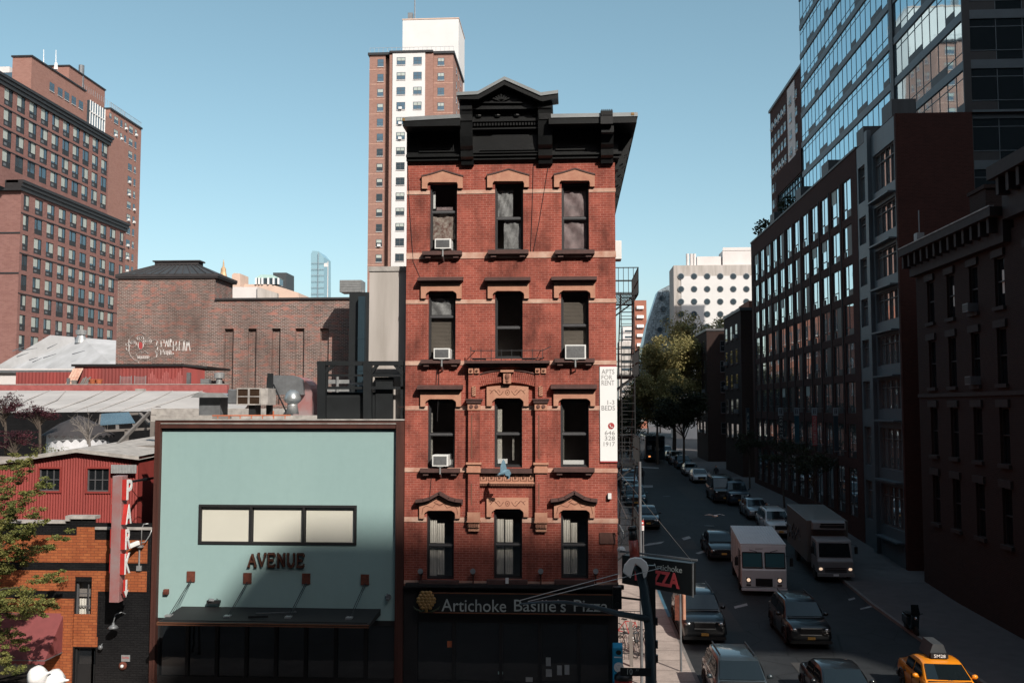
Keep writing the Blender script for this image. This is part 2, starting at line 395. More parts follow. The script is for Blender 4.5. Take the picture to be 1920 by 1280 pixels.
paint('paint_navy', (.015,.03,.05)); paint('truck_dim', (.22,.215,.215), .5, .1); paint('truck_white', (.60,.61,.62), .45, .1); paint('truck_grey', (.12,.11,.10), .5, .1)
simple('tyre', (.012,.012,.012), .85, obj=True); simple('rim', (.20,.20,.21), .35, .7, obj=True); simple('chrome', (.5,.5,.5), .2, .9, obj=True)
simple('plate', (.6,.33,.08), .6, obj=True); simple('trim_black', (.012,.012,.013), .5, obj=True)
def leafmat(name, c, c2, c3=None):
    m, n, b = newmat(name)
    oi = nd(n, 'ShaderNodeNewGeometry'); f = ramp(n, noise(n, 1.3, 3, oi.outputs['Position']), .35, .65)
    g = nd(n, 'ShaderNodeMix', data_type='RGBA'); rr = oi.outputs['Random Per Island']
    a = mixc(n, f, c, c2); k = ramp(n, rr, .2, .9, (.55,.55,.55), (1.25,1.25,1.25))
    n.links.new(mixc(n, 1.0, a, k, 'MULTIPLY'), b.inputs['Base Color']); b.inputs['Roughness'].default_value = .6; b.inputs['Specular IOR Level'].default_value = .3
    n.nodes.remove(g)
    tr = nd(n, 'ShaderNodeBsdfTranslucent'); n.links.new(mixc(n, 1.0, a, k, 'MULTIPLY'), tr.inputs[0]); mx = nd(n, 'ShaderNodeMixShader'); mx.inputs[0].default_value = .3
    n.links.new(b.outputs[0], mx.inputs[1]); n.links.new(tr.outputs[0], mx.inputs[2]); n.links.new(mx.outputs[0], n.nodes['Material Output'].inputs[0])
leafmat('leaf_gold', (.36,.29,.12), (.22,.21,.08)); leafmat('leaf_locust', (.27,.25,.075), (.15,.18,.05)); leafmat('leaf_purple', (.10,.025,.035), (.05,.015,.025))
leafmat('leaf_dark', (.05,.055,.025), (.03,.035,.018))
# ============================================================ ground, streets, pavements
GP = [(-2000,0),(40,0),(52,.25),(62,.8),(75,1.5),(90,2.0),(130,2.4),(250,3.0),(700,4.0),(4000,4.5)]
def gz(y):
    for (a,b),(c,d) in zip(GP,GP[1:]):
        if y <= c: return b+(d-b)*(y-a)/(c-a)
    return GP[-1][1]
def G(px, py, h=0):
    """point of the (rising) street seen at a photograph pixel"""
    lo_, hi = 15.0, 1200.0
    for _ in range(50):
        m_ = (lo_+hi)/2
        if PY(px,py,m_).z < gz(m_)+h: hi = m_
        else: lo_ = m_
    return PY(px,py,lo_)
KL, KR, BR = 4.84, 15.5, 20.0          # left kerb, right kerb, right building line
FY, SX = 35.0, 1.66                      # avenue facade plane, corner building side plane
YS_ = [-200,40,52,62,75,90,130,250,700,3000]
def strip(x0, x1, y0, y1, h, name, mat, thick=0):
    ys = [y0]+[y for y in YS_ if y0 < y < y1]+[y1]; m = MB()
    for a,b in zip(ys,ys[1:]):
        m.poly([(x0,a,gz(a)+h),(x1,a,gz(a)+h),(x1,b,gz(b)+h),(x0,b,gz(b)+h)])
        if thick: m.poly([(x0,a,gz(a)+h),(x0,b,gz(b)+h),(x0,b,gz(b)+h-thick),(x0,a,gz(a)+h-thick)]); m.poly([(x1,a,gz(a)+h-thick),(x1,b,gz(b)+h-thick),(x1,b,gz(b)+h),(x1,a,gz(a)+h)])
    if thick: m.poly([(x0,y0,gz(y0)+h-thick),(x1,y0,gz(y0)+h-thick),(x1,y0,gz(y0)+h),(x0,y0,gz(y0)+h)])
    return struct(m.build(name, mat))
strip(-900,900,-200,3000,-.03,'ground','asphalt_roof')
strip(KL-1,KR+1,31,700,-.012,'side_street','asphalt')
strip(-120,120,-12,31,-.008,'avenue','avenue_asphalt')
strip(-120,KL-.15,30.5,700,.14,'pavement','pavement',.4)
strip(KL-.148,KL,30.5,48,.137,'kerb','kerb_stone',.4); strip(KL-.148,KL,48.01,57.99,.15,'kerb_sky_reflection','kerb_sky_tint',.4); strip(KL-.148,KL,58,700,.137,'kerb','kerb_stone',.4)  # middle stretch carries the painted sky reflection
strip(KR+.15,200,30.5,700,.14,'pavement','pavement_shaded',.4); strip(KR,KR+.148,30.5,700,.137,'kerb','kerb_stone',.4)
m = MB()
for i in range(24):
    y = 31.5+i*1.5; m.box(SX, y, gz(y)+.1405, KL-.16, y+.02, gz(y)+.1425)
m.box(3.2, 31, .142, 3.22, 40, .1425); struct(m.build('pavement_joint', 'asphalt_roof'))
def marks(name, quads):
    m = MB()
    for q in quads:
        ps_ = [G(a,b) for a,b in q]; m.poly([(p.x,p.y,gz(p.y)-.004) for p in ps_])
    return struct(m.build(name, 'road_paint'))
for px,py in ((1290,1180),(1330,985),(1490,1150),(1250,930)):
    q = G(px,py); m = MB().cyl((q.x,q.y,gz(q.y)-.2),(q.x,q.y,gz(q.y)-.002),.38,n=20); m.cyl((q.x,q.y,gz(q.y)-.2),(q.x,q.y,gz(q.y)+.002),.30,n=20); struct(m.build('manhole_cover', 'slate'))
for (a,b,c,d) in ((6.9,46,8.0,52),(9.0,38.5,10.8,41),(12.5,60,13.6,72),(7.4,66,8.6,69),(11.0,90,13.0,104)):
    struct(MB().poly([(a,b,gz(b)-.006),(c,b,gz(b)-.006),(c,d,gz(d)-.006),(a,d,gz(d)-.006)]).build('road_patch', 'asphalt_roof'))
marks('road_marking', [[(1278,1008),(1292,1004),(1296,1008),(1282,1012)]]); marks('road_marking', [[(1304,1036),(1328,1028),(1331,1032),(1310,1038)]])
marks('road_marking', [[(1200,909),(1224,909),(1224,913),(1200,914)]]); marks('crossing_marking', [[(1192,874),(1235,876),(1235,878),(1192,876)]])
marks('road_marking', [[(1376,1136),(1400,1130),(1402,1134),(1378,1140)]]); marks('road_marking', [[(1590,1122),(1602,1119),(1604,1122),(1592,1125)]])
marks('road_marking', [[(1612,1140),(1634,1134),(1636,1137),(1614,1142)]]); marks('stop_line', [[(1200,1024),(1216,1018),(1246,1014),(1240,1018)]])

# ============================================================ corner tenement
def PF(px, py, y=FY): return PY(px, py, y)
def rectpx(l,t,r,b,y=FY):
    a = PY(l,(t+b)/2,y); c = PY(r,(t+b)/2,y); return (a.x, PY((l+r)/2,b,y).z, c.x, PY((l+r)/2,t,y).z)
XL = -6.06; ZT = PF(960,300).z
bld = thing('brick_tenement', 'narrow four-storey red brick corner building with black cornice and carved stone window heads', 'building', (XL+3.9, FY, .14))
WIN = [[(806,345,857,472),(928,343,981,470),(1053,342,1104,470)],[(803,547,854,674),(928,547,980,672),(1052,546,1104,672)],
       [(802,749,853,877),(927,748,979,876),(1051,748,1104,876)],[(800,957,851,1086),(926,955,979,1085),(1052,956,1103,1085)]]
WR = [[rectpx(*w) for w in row] for row in WIN]
hs = [w for row in WR for w in row]
Z1 = PF(960,1104).z
wall = MB().holes(XL, Z1, SX, ZT, hs, .30, FY)
wall.poly([(SX,FY,.1),(SX,52,.1),(SX,52,ZT),(SX,FY,ZT)]); wall.poly([(XL,FY,.1),(XL,FY,ZT),(XL,52,ZT),(XL,52,.1)]); wall.poly([(XL,52,.1),(XL,52,ZT),(SX,52,ZT),(SX,52,.1)])
wall.poly([(XL+.01,FY+.3,ZT-.4),(SX-.01,FY+.3,ZT-.4),(SX-.01,51.9,ZT-.4),(XL+.01,51.9,ZT-.4)], 1)
wall.build('wall', ['red_brick','asphalt_roof'], bld)
inn = MB(); inn.box(XL+.05, 37.2, .2, SX-.05, 37.3, ZT-.5)
for r in range(5):
    zf = WR[3][0][1]-.75+r*3.95-.0
    if zf < ZT-.6: inn.box(XL+.05, FY+.36, zf-.15, SX-.05, 37.2, zf)
for x in (-4.6+1.2+.2, -1.0): inn.box(x, FY+.5, .2, x+.1, 37.2, ZT-.5)
inn.build('interior_wall', 'interior', bld)
# ---- stone bands
def seg_band(y0, y1, cut, mat='band_stone', pr=.022):
    m = MB(); z0 = PF(960,y1).z; z1 = PF(960,y0).z; xs = [XL]
    for a,b in cut: xs += [a,b]
    xs.append(SX+.02)
    for i in range(0, len(xs), 2): MB().box(xs[i], FY-pr, z0, xs[i+1], FY+.02, z1).build('stone_band', mat, bld)
def cuts(r, e=.004): return [(w[0]-e, w[2]+e) for w in WR[r]]
seg_band(355.5,362.5,cuts(0)); seg_band(472.5,484,[]); seg_band(561,568.5,cuts(1)); seg_band(676,684,[(-3.62,-.82)])
PIL = [(PF(879,800).x, PF(900,800).x), (PF(1004,800).x, PF(1025,800).x)]
seg_band(760.5,768.5,[cuts(2)[0],(PIL[0][0],PIL[0][1]),cuts(2)[1],(PIL[1][0],PIL[1][1]),cuts(2)[2]]); seg_band(877,885,[(PIL[0][0],PIL[1][1])])
seg_band(970,979,[cuts(3)[0],(PIL[0][0],PIL[0][1]),cuts(3)[1],(PIL[1][0],PIL[1][1]),cuts(3)[2]])
seg_band(1089,1096,[])
# ---- lintels
def shape(pts, y0, y1, name, mats, mi=0, extra=None, parent=bld):
    m = MB().prism([(PF(a,b).x, PF(a,b).z) for a,b in pts][::-1], 'y', y0, y1, mi)
    if extra: extra(m)
    return m.build(name, mats, parent, fix=True)
def carve(m, l, r, t, b, y, mi=1):
    """scrolls, a rosette and leaf tips cut in the stone"""
    q = PF(l,(t+b)/2); p = PF(r,(t+b)/2); w_ = p.x-q.x; cx = (p.x+q.x)/2; zc = PF(l,(t+b)/2).z; h = abs(PF(l,t).z-PF(l,b).z)
    ring = [(cx+.13*h*2.1*math.cos(a)/1.0*.8, y, zc+.28*h*math.sin(a)) for a in [i*math.pi/5 for i in range(11)]]
    m.tube(ring, .010, 4, mi); m.ball((cx,y,zc), .08*h, mi, 6)
    for s in (-1,1):
        path = [(cx+s*(.10+.34*t_)*w_, y, zc+h*(.30*math.sin(t_*7.5+2.6))*(1-.2*t_)) for t_ in [i/14 for i in range(15)]]
        m.tube(path, .011, 4, mi)
        for t_ in (.25,.55,.85):
            x = cx+s*(.10+.34*t_)*w_; m.tube([(x,y,zc),(x+s*.04,y,zc+h*.22),(x+s*.10,y,zc+h*.25)], .009, 4, mi)
for r in range(4):
    for c in range(3):
        l,t,R,b = WIN[r][c]; y0 = FY-.12
        if r == 0:
            pts = [(l-14,t+10),(l-4,t+10),(l-4,t+2),(l-1,t-2),(R,t-2),(R+2,t+2),(R+2,t+9),(R+11,t+9),(R+11,t-13),(R-3,t-16),((l+R)/2,t-23),(l+1,t-16),(l-14,t-13)]
            shape(pts, y0, FY-.002, 'window_head', ['sandstone'])
            m = MB()
            for s0,s1 in ((l-15,R+12),): pass
            tp = [(l-15,t-12.5),(l+1,t-16),((l+R)/2,t-23.5),(R-3,t-16.5),(R+12,t-12.5)]
            for i in range(4):
                a = PF(*tp[i]); d = PF(*tp[i+1]); m.bar((a.x,FY-.075,a.z+.02),(d.x,FY-.075,d.z+.02),.14,.05)
            m.build('head_moulding', 'brown_trim', bld)
        elif (r == 2 or r == 3) and c == 1:
            tt = 725 if r == 2 else 932
            top = [(913+i*78/8, tt-(2.5*math.sin(math.pi*i/8) if r == 2 else 0)) for i in range(9)]
            pts = [(913,t+13),(l-4,t+13),(l-4,t+6),(l-2,t+3),(l+4,t-2),(R-4,t-2),(R+2,t+3),(R+3,t+6),(R+3,t+13),(991,t+13)]+top[::-1]
            shape(pts, y0, FY-.002, 'window_head', ['sandstone','carving'], extra=lambda m: carve(m, 915, 989, tt+2, t-4, y0-.002))
        elif r in (1,2):
            pts = [(l-13,t+13),(l-4,t+13),(l-4,t+6),(l-2,t+3),(l+4,t-1),(R-4,t-1),(R+2,t+3),(R+3,t+6),(R+3,t+13),(R+12,t+13),(R+12,t-15),(l-13,t-15)]
            shape(pts, y0, FY-.002, 'window_head', ['sandstone'])
            m = MB(); z0 = PF(l,t-15).z; xa = PF(l-18,t).x; xb = PF(R+15,t).x
            m.box(xa,FY-.34,z0+.08,xb,FY,z0+.17); m.box(xa+.05,FY-.26,z0+.03,xb-.05,FY,z0+.078); m.box(xa+.09,FY-.18,z0,xb-.09,FY,z0+.028)
            m.prism([(FY-.34,z0+.172),(FY,z0+.25),(FY,z0+.172)], 'x', xa, xb)
            m.build('hood', 'brown_trim', bld)
        else:
            pts = [(l-13,t+14),(l-4,t+14),(l-4,t+6),(l-2,t+3),(l+4,t-1),(R-4,t-1),(R+2,t+3),(R+3,t+6),(R+3,t+14),(R+12,t+14),(R+12,t-16),(R-6,t-19),((l+R)/2,t-31),(l+6,t-19),(l-13,t-16)]
            shape(pts, y0, FY-.002, 'window_head', ['sandstone','carving'], extra=lambda m: [m.tube([(PF(x,y).x,y0-.002,PF(x,y).z) for x,y in q],.011,4,1) for q in
                ([(l-8,t+6),(l-6,t-6),(l,t-10),(l+12,t-6),(l+18,t-14),((l+R)/2,t-10),(R-18,t-14),(R-12,t-6),(R,t-10),(R+6,t-6),(R+8,t+6)],[(l+14,t-16),((l+R)/2,t-22),(R-14,t-16),((l+R)/2,t-12),(l+14,t-16)])])
            m = MB(); tp = [(l-19,t-19),(l-4,t-20.5),(l+8,t-24),((l+R)/2,t-34.5),(R-8,t-24),(R+4,t-20.5),(R+17,t-19)]
            for i in range(6):
                a = PF(*tp[i]); d = PF(*tp[i+1])
                e = Vector((.02,0,0)) if 0 < i else Vector()
                m.bar(Vector((a.x,FY-.16,a.z))-e,(d.x,FY-.16,d.z),.32,.10); m.bar(Vector((a.x,FY-.10,a.z-.09))-e*.9,(d.x,FY-.10,d.z-.09),.20,.07)
            m.build('hood', 'brown_trim', bld)
        # sill
        if not (r == 2 and c == 1) and not (r == 1 and c == 1):
            m = MB(); zb = WR[r][c][1]; xa = WR[r][c][0]-.24; xb = WR[r][c][2]+.20
            m.box(xa,FY-.26,zb-.15,xb,FY-.003,zb-.004); m.box(xa+.03,FY-.20,zb-.19,xb-.03,FY-.004,zb-.152)
            for q in (xa+.10, xb-.32):
                m.box(q,FY-.19,zb-.26,q+.2,FY-.02,zb-.192); m.box(q+.03,FY-.13,zb-.31,q+.17,FY-.02,zb-.262)
            m.build('sill', 'brown_trim', bld)
# ---- sash windows
def drape(m, x0, x1, y, z0, z1, n=10, amp=.035, mi=0, cut=0):
    pts = [(x0+(x1-x0)*i/n, y+amp*math.sin(i*2.1)) for i in range(n+1)]
    for i in range(n):
        a = pts[i]; b = pts[i+1]; m.poly([(a[0],a[1],z0),(b[0],b[1],z0),(b[0],b[1],z1-cut*abs(i-n/2)/n),(a[0],a[1],z1-cut*abs(i-n/2)/n)], mi)
def sash_window(r, c, mid=.5, fill=None, up='clear_glass', lo='clear_glass', white=False):
    x0,z0,x1,z1 = WR[r][c]; yf = FY+.14; t = .055; zm = z0+(z1-z0)*mid
    f = MB(); f.box(x0,yf,z0,x0+t,yf+.14,z1); f.box(x1-t,yf,z0,x1,yf+.14,z1); f.box(x0+t,yf,z1-.09,x1-t,yf+.14,z1); f.box(x0+t,yf-.03,z0,x1-t,yf+.14,z0+.06)
    f.box(x0+t,yf+.03,zm-.025,x1-t,yf+.09,zm+.025,1)
    for (a,b,y) in ((z0+.06,zm-.025,yf+.035),(zm+.025,z1-.09,yf+.085)):
        f.box(x0+t,y,a,x0+t+.035,y+.035,b); f.box(x1-t-.035,y,a,x1-t,y+.035,b); f.box(x0+t+.035,y,b-.035,x1-t-.035,y+.035,b); f.box(x0+t+.035,y,a,x1-t-.035,y+.035,a+.04)
    # small chamfer blocks in the top corners
    for s,xx in ((1,x0),(-1,x1)): f.prism([(xx,z1),(xx+s*.12,z1),(xx,z1-.09)], 'y', yf-.08, yf-.002)
    w_ = f.build('window', ['frame_black','frame_grey'], bld, fix=True)
    w_['_org'] = tuple(bld['_org'])
    for nme,(a,b,y),g_ in (('pane',(z0+.10,zm-.06,yf+.05),lo),('pane',(zm+.06,z1-.125,yf+.10),up)):
        MB().poly([(x0+t+.03,y,a),(x1-t-.03,y,a),(x1-t-.03,y,b),(x0+t+.03,y,b)]).build(nme, g_, w_)
    yb = FY+.34
    if fill:
        for kind, a, b, c0, c1 in fill:      # fractions of the opening
            m = MB(); X0 = x0+(x1-x0)*a; X1 = x0+(x1-x0)*b; Z0 = z0+(z1-z0)*c0; Z1_ = z0+(z1-z0)*c1
            if kind == 'curtain': drape(m, X0, X1, yb, Z0, Z1_, 14, .03, cut=0); m.build('curtain', 'curtain', w_)
            elif kind == 'blind':
                k = int((Z1_-Z0)/.05)
                for i in range(k): m.box(X0, yb-.02, Z0+i*.05, X1, yb-.015+.02, Z0+i*.05+.04)
                m.build('blind', 'blind', w_)
            elif kind in ('film','film_pink','floral'):
                n = 14; rr = random.Random(r*7+c+int(c0*10)); yy = FY+.30; m2 = MB(); g2 = {}
                for i in range(n+1):
                    for j in range(n+1):
                        u = i/n; v = j/n; g2[i,j] = (X0+(X1-X0)*u, yy+.018*math.sin(9*u+7*v*v+c)+.012*math.sin(23*u-11*v)+rr.uniform(-.006,.006), Z0+(Z1_-Z0)*v)
                for i in range(n):
                    for j in range(n): m2.poly([g2[i,j],g2[i+1,j],g2[i+1,j+1],g2[i,j+1]])
                m2.build('plastic_film' if kind != 'floral' else 'floral_cloth', kind, w_, smooth=True, weld=True)
            elif kind == 'white':
                m.box(X0, yb-.04, Z0, X1, yb, Z1_); m.build('white_board', 'white_plastic', w_)
            elif kind == 'dark':
                m.box(X0, yb-.04, Z0, X1, yb, Z1_); m.build('shade', 'film_pink', w_)
    return w_
sash_window(0,0,.60,[('floral',.08,.92,.2,.60),('white',.04,.16,.66,.92),('dark',.2,.8,.61,.68)]); sash_window(0,1,.49,[('film',.06,.62,.5,.92),('film',.3,.94,.04,.49)])
sash_window(0,2,.49,[('film_pink',.04,.96,.50,.90),('film_pink',.04,.96,.04,.48)])
sash_window(1,0,.64,[('film',.06,.9,.66,.92),('blind',.06,.94,.12,.63)]); sash_window(1,1,.47,None); sash_window(1,2,.5,[('blind',.06,.94,.14,.86)])
sash_window(2,0,.49,[('curtain',.06,.14,.1,.8),('white',.05,.95,.04,.12)],up='clear_glass'); sash_window(2,1,.49,[('curtain',.08,.26,.05,.85),('curtain',.62,.70,.1,.5),('white',.1,.45,.05,.12)]); sash_window(2,2,.49,[('white',.05,.85,.04,.10),('curtain',.08,.13,.1,.85)])
sash_window(3,0,.49,[('curtain',.05,.34,.03,.85),('curtain',.34,.62,.05,.8)]); sash_window(3,1,.49,[('curtain',.08,.34,.05,.85),('curtain',.38,.66,.05,.84)]); sash_window(3,2,.49,[('curtain',.05,.34,.05,.86),('curtain',.36,.60,.05,.8)])
# ---- central bay
def zf(py): return PF(960,py).z
bay = MB()
for a,b in PIL:
    bay.box(a, FY-.20, zf(866), b, FY-.001, zf(769)); bay.box(a, FY-.20, zf(959), b, FY-.001, zf(886)); bay.box(a, FY-.20, zf(750), b, FY-.001, zf(689))
    for t0,t1 in ((858,778),(945,905)):          # raised thin panel strip
        bay.box(a+.11, FY-.215, zf(t0), a+.15, FY-.2005, zf(t1), 1)
# arch spandrel between pilasters
a1, b1 = PIL[0][1], PIL[1][0]; cx = (a1+b1)/2; sp = zf(725); cr = zf(716.5); top = zf(689)
Rr = ((b1-a1)**2/4+(cr-sp)**2)/(2*(cr-sp)); zc = cr-Rr; A = math.asin((b1-a1)/2/Rr)
arc = [(cx+Rr*math.sin(-A+2*A*i/12), zc+Rr*math.cos(-A+2*A*i/12)) for i in range(13)]
bay.prism(arc+[(b1,top),(a1,top)], 'y', FY-.12, FY-.001)
bay.build('projecting_bay', ['red_brick','carving'], bld, fix=True)
ar = MB(); R2 = Rr+.40
for i in range(30):
    t0 = -A*1.02+2*A*1.02*i/30; t1 = t0+2*A*1.02/30*.84
    ar.prism([(cx+Rr*math.sin(t0),zc+Rr*math.cos(t0)),(cx+Rr*math.sin(t1),zc+Rr*math.cos(t1)),(cx+R2*math.sin(t1),zc+R2*math.cos(t1)),(cx+R2*math.sin(t0),zc+R2*math.cos(t0))], 'y', FY-.165, FY-.121)
ar.build('brick_arch', 'red_brick', bld, fix=True)
ar = MB().tube([(cx+(R2+.03)*math.sin(t),FY-.17,zc+(R2+.03)*math.cos(t)) for t in [-A*1.05+2.1*A*i/12 for i in range(13)]], .035, 4); ar.build('arch_moulding', 'brown_trim', bld)
k = MB(); k.box(cx-.14,FY-.30,zf(719),cx+.14,FY-.17,zf(698)); k.ball((cx,FY-.31,zf(706)),.09,1,8,(1,.6,1.3)); k.ball((cx,FY-.31,zf(714)),.06,1,8,(1,.6,1.2)); k.box(cx-.24,FY-.36,zf(698)+.002,cx+.24,FY-.17,zf(694)); k.build('keystone', ['sandstone','carving'], bld)
m = MB(); z0 = zf(689)
xa = PF(873,680).x; xb = PF(1031,680).x
m.box(xa+.12,FY-.30,z0+.002,xb-.12,FY,z0+.07); m.box(xa+.06,FY-.38,z0+.072,xb-.06,FY,z0+.14); m.box(xa,FY-.47,z0+.142,xb,FY,z0+.235)
m.build('bay_cornice', 'brown_trim', bld)
for a,b in PIL:
    m = MB(); m.box(a-.06,FY-.30,zf(755),b+.06,FY-.001,zf(750)); m.box(a-.10,FY-.34,zf(750)+.001,b+.10,FY-.001,zf(750)+.05); m.build('pilaster_cap', 'brown_trim', bld)
    m = MB(); m.box(a-.02,FY-.235,zf(768.5),b+.02,FY-.001,zf(755)-.001)
    for q in (.27,.73): m.cyl((a+(b-a)*q,FY-.27,zf(762)),(a+(b-a)*q,FY-.233,zf(762)),.055,.075,10,1)
    m.build('rosette_block', ['sandstone','brownstone'], bld)
    m = MB(); m.box(a-.05,FY-.27,zf(885),b+.05,FY-.001,zf(876)); m.box(a-.02,FY-.235,zf(876)+.001,b+.02,FY-.001,zf(870)); m.box(a-.07,FY-.29,zf(870)+.001,b+.07,FY-.001,zf(866)-.001); m.build('pilaster_base', 'sandstone', bld)
    m = MB(); m.box(a-.02,FY-.24,zf(975),b+.02,FY-.001,zf(959)-.001); m.box(a-.04,FY-.27,zf(978),b+.04,FY-.001,zf(975)-.001); m.box(a,FY-.20,zf(988),b,FY-.001,zf(978)-.001)
    for i in range(6): m.box(a+.02+i*(b-a-.04)/6,FY-.225,zf(987),a+.02+(i+.55)*(b-a-.04)/6,FY-.199,zf(979),1)
    m.box(a+.01,FY-.14,zf(995),b-.01,FY-.001,zf(988)-.001); m.build('corbel', ['sandstone','carving'], bld)
    m = MB(); mx_ = (a+b)/2
    for s in (-.11,.11): m.box(mx_+s-.085,FY-.27,zf(700),mx_+s+.085,FY-.201,zf(690)-.002); m.ball((mx_+s,FY-.28,zf(695)),.05,1,8)
    m.build('carved_block', ['sandstone','carving'], bld); m = MB()
    m.box(mx_-.07,FY-.25,zf(742),mx_+.07,FY-.201,zf(724),0)
    for i in range(4): m.bar((mx_-.06,FY-.255,zf(740-4*i)),(mx_+.06,FY-.255,zf(736-4*i)),.02,.02,1)
    m.build('carved_block', ['sandstone','carving'], bld)
m = MB(); m.box(PF(903,880).x,FY-.24,zf(886),PF(998,880).x,FY-.003,zf(877.5)); m.build('sill', 'brown_trim', bld)
m = MB(); a = PIL[0][1]+.002; b = PIL[1][0]-.002; m.box(a,FY-.08,zf(903),b,FY-.001,zf(886)-.001)
for i in range(7):
    q = a+(b-a)*(i+.5)/7; h = .12; zz = (zf(903)+zf(886))/2
    for (u0,v0,u1,v1) in ((-h,-h,h,-h+.02),(-h,h-.02,h,h),(-h,-h,-h+.02,h),(h-.02,-h,h,h)): m.box(q+u0,FY-.095,zz+v0,q+u1,FY-.0795,zz+v1,1)
    m.ball((q,FY-.085,zz),.05,1,6)
m.box(a,FY-.14,zf(906),b,FY-.001,zf(903)-.001)
for i in range(34): m.box(a+i*(b-a)/34,FY-.12,zf(910),a+(i+.6)*(b-a)/34,FY-.001,zf(906)-.001,1)
m.build('carved_frieze', ['sandstone','carving'], bld)
# flower-box rail over the bay cornice
m = MB(); zr = z0+.24; xa = PF(885,670).x; xb = PF(1018,670).x
for zz in (zr+.08, zr+.36): m.bar((xa,FY-.42,zz),(xb,FY-.42,zz),.025); 
for i in range(8): x = xa+(xb-xa)*i/7; m.bar((x,FY-.42,zr-.01),(x,FY-.42,zr+.42),.018)
for x in (xa,xb): m.bar((x,FY-.42,zr+.36),(x+(.1 if x==xa else -.1),FY,zr+.36),.02); m.bar((x,FY-.42,zr+.36),(x+(.3 if x==xb else -.0),FY-.42,zr+.5),.03)
for x in (xa+.3,xb-.5): m.bar((x-.25,FY-.38,zr+.05),(x+.25,FY-.38,zr+.05),.05)
m.build('window_guard', 'frame_black', bld)
# brass-coloured plaque low on the right
r_ = rectpx(1124,998,1154,1019); m = MB(); m.box(r_[0],FY-.04,r_[1],r_[2],FY-.001,r_[3]); m.build('wall_plaque', 'brownstone', bld)
# ---- black cornice
cor = MB(); K = 0
def zy(py, y): return PY(960,py,y).z
ZA = ZT
cor.box(XL,FY-.16,ZA-.02,SX+.16,FY+.05,ZA+.10); cor.box(XL,FY-.24,ZA+.101,SX+.24,FY+.05,ZA+.20); cor.box(XL,FY-.12,ZA+.201,SX+.12,FY+.05,ZA+1.30)
# raised frieze panels
for l,r in ((787,853),(1042,1098)):
    x0 = PF(l,270).x; x1 = PF(r,270).x
    for q in ((x0,ZA+.30,x1,ZA+.36),(x0,ZA+.72,x1,ZA+.78),(x0,ZA+.36,x0+.06,ZA+.72),(x1-.06,ZA+.36,x1,ZA+.72)): cor.box(q[0],FY-.17,q[1],q[2],FY-.119,q[3])
    for i in range(2):
        xx = x0+.28+i*.62; cor.box(xx-.14,FY-.20,ZA+1.02,xx+.14,FY-.119,ZA+1.13); cor.box(xx-.2,FY-.15,ZA+.40,xx+.2,FY-.119,ZA+.46)
    for i in range(4):
        xx = x0+.1+i*.32; cor.box(xx,FY-.5,ZA+1.18,xx+.16,FY-.119,ZA+1.30)
cor.box(XL,FY-.55,ZA+1.30,SX+.45,FY+.3,ZA+1.40)
# corona, left and right of the pediment block, and returning along the side street
TOPZ = PY(1100,216,FY-.95).z
for x0,x1 in ((XL,PF(868,230).x),(PF(1030,230).x,SX+.75)): cor.box(x0,FY-.95,TOPZ-.30,x1,FY+.3,TOPZ); cor.prism([(FY-.93,TOPZ-.302),(FY-.55,ZA+1.402),(FY+.2,ZA+1.402),(FY+.2,TOPZ-.302)],'x',x0+.01,x1-.05)
cor.box(SX-.3,FY+.301,TOPZ-.30,SX+.75,51.5,TOPZ); cor.box(SX-.3,FY+.301,ZA+1.3,SX+.40,51.5,TOPZ-.302); cor.box(SX-.05,FY+.051,ZA-.02,SX+.14,51.5,ZA+1.299)
# central raised block
bx0 = PY(866,230,FY-.4).x; bx1 = PY(1036,230,FY-.4).x
cor.box(bx0,FY-.42,ZA+1.401,bx1,FY+.5,TOPZ+.42)
cor.box(bx0+.4,FY-.30,ZA+.201,bx1-.4,FY-.121,ZA+1.299)
# lunette panel, slightly glossy
cor.prism([(cx-1.02,ZA+.28),(cx+1.02,ZA+.28),(cx+.80,ZA+.85),(cx-.55,ZA+.85)],'y',FY-.345,FY-.301)
for i in range(22): cor.box(bx0+.45+i*(bx1-bx0-.9)/22,FY-.50,ZA+1.16,bx0+.45+(i+.6)*(bx1-bx0-.9)/22,FY-.301,ZA+1.28)
cor.box(bx0+.4,FY-.52,ZA+1.02,bx1-.4,FY-.301,ZA+1.07)
for i in range(4):
    q = bx0+.62+i*(bx1-bx0-1.24)/3; cor.box(q-.17,FY-.52,ZA+1.75,q+.17,FY-.421,ZA+1.98); cor.ball((q,FY-.44,ZA+1.55),.10,0,8,(1.4,.7,.8))
cor.build('cornice', 'cornice_black', bld)
# console brackets
def console(x0, x1, zb, zt, yo, name='bracket', side=False):
    m = MB(); pr = [(0,zb),(.16,zb),(.20,zb+.18),(.34,zb+.26),(.36,zb+.50),(.52,zb+.62),(.60,zb+.95),(yo-.06,zt-.35),(yo,zt-.30),(yo,zt),(0,zt)]
    if side: m.prism([(SX+d,z) for d,z in pr], 'y', x0, x1)
    else: m.prism([(FY-d,z) for d,z in pr], 'x', x0, x1)
    return m.build(name, 'cornice_black', bld, fix=True)
for l,r in ((866,889),(1010,1036)): console(PF(l,250).x, PF(r,250).x, ZA-.20, ZA+2.0, .80)
console(PF(1126,250).x, PF(1149,250).x, ZA-.22, TOPZ-.31, .86)
for i in range(9): console(FY+.5+i*1.75, FY+.85+i*1.75, ZA-.3-.0, TOPZ-.32, .66, side=True)
m = MB(); x0 = PY(1126,220,FY-1).x; x1 = PY(1149,220,FY-1).x; m.box(x0,FY-1.06,TOPZ-.36,x1,FY-.951,TOPZ+.12)
for i in range(6): m.box(x0+.03+i*.07,FY-1.09,TOPZ-.05,x0+.07+i*.07,FY-1.061,TOPZ+.16)
m.build('corona_block', 'black_paint', bld)
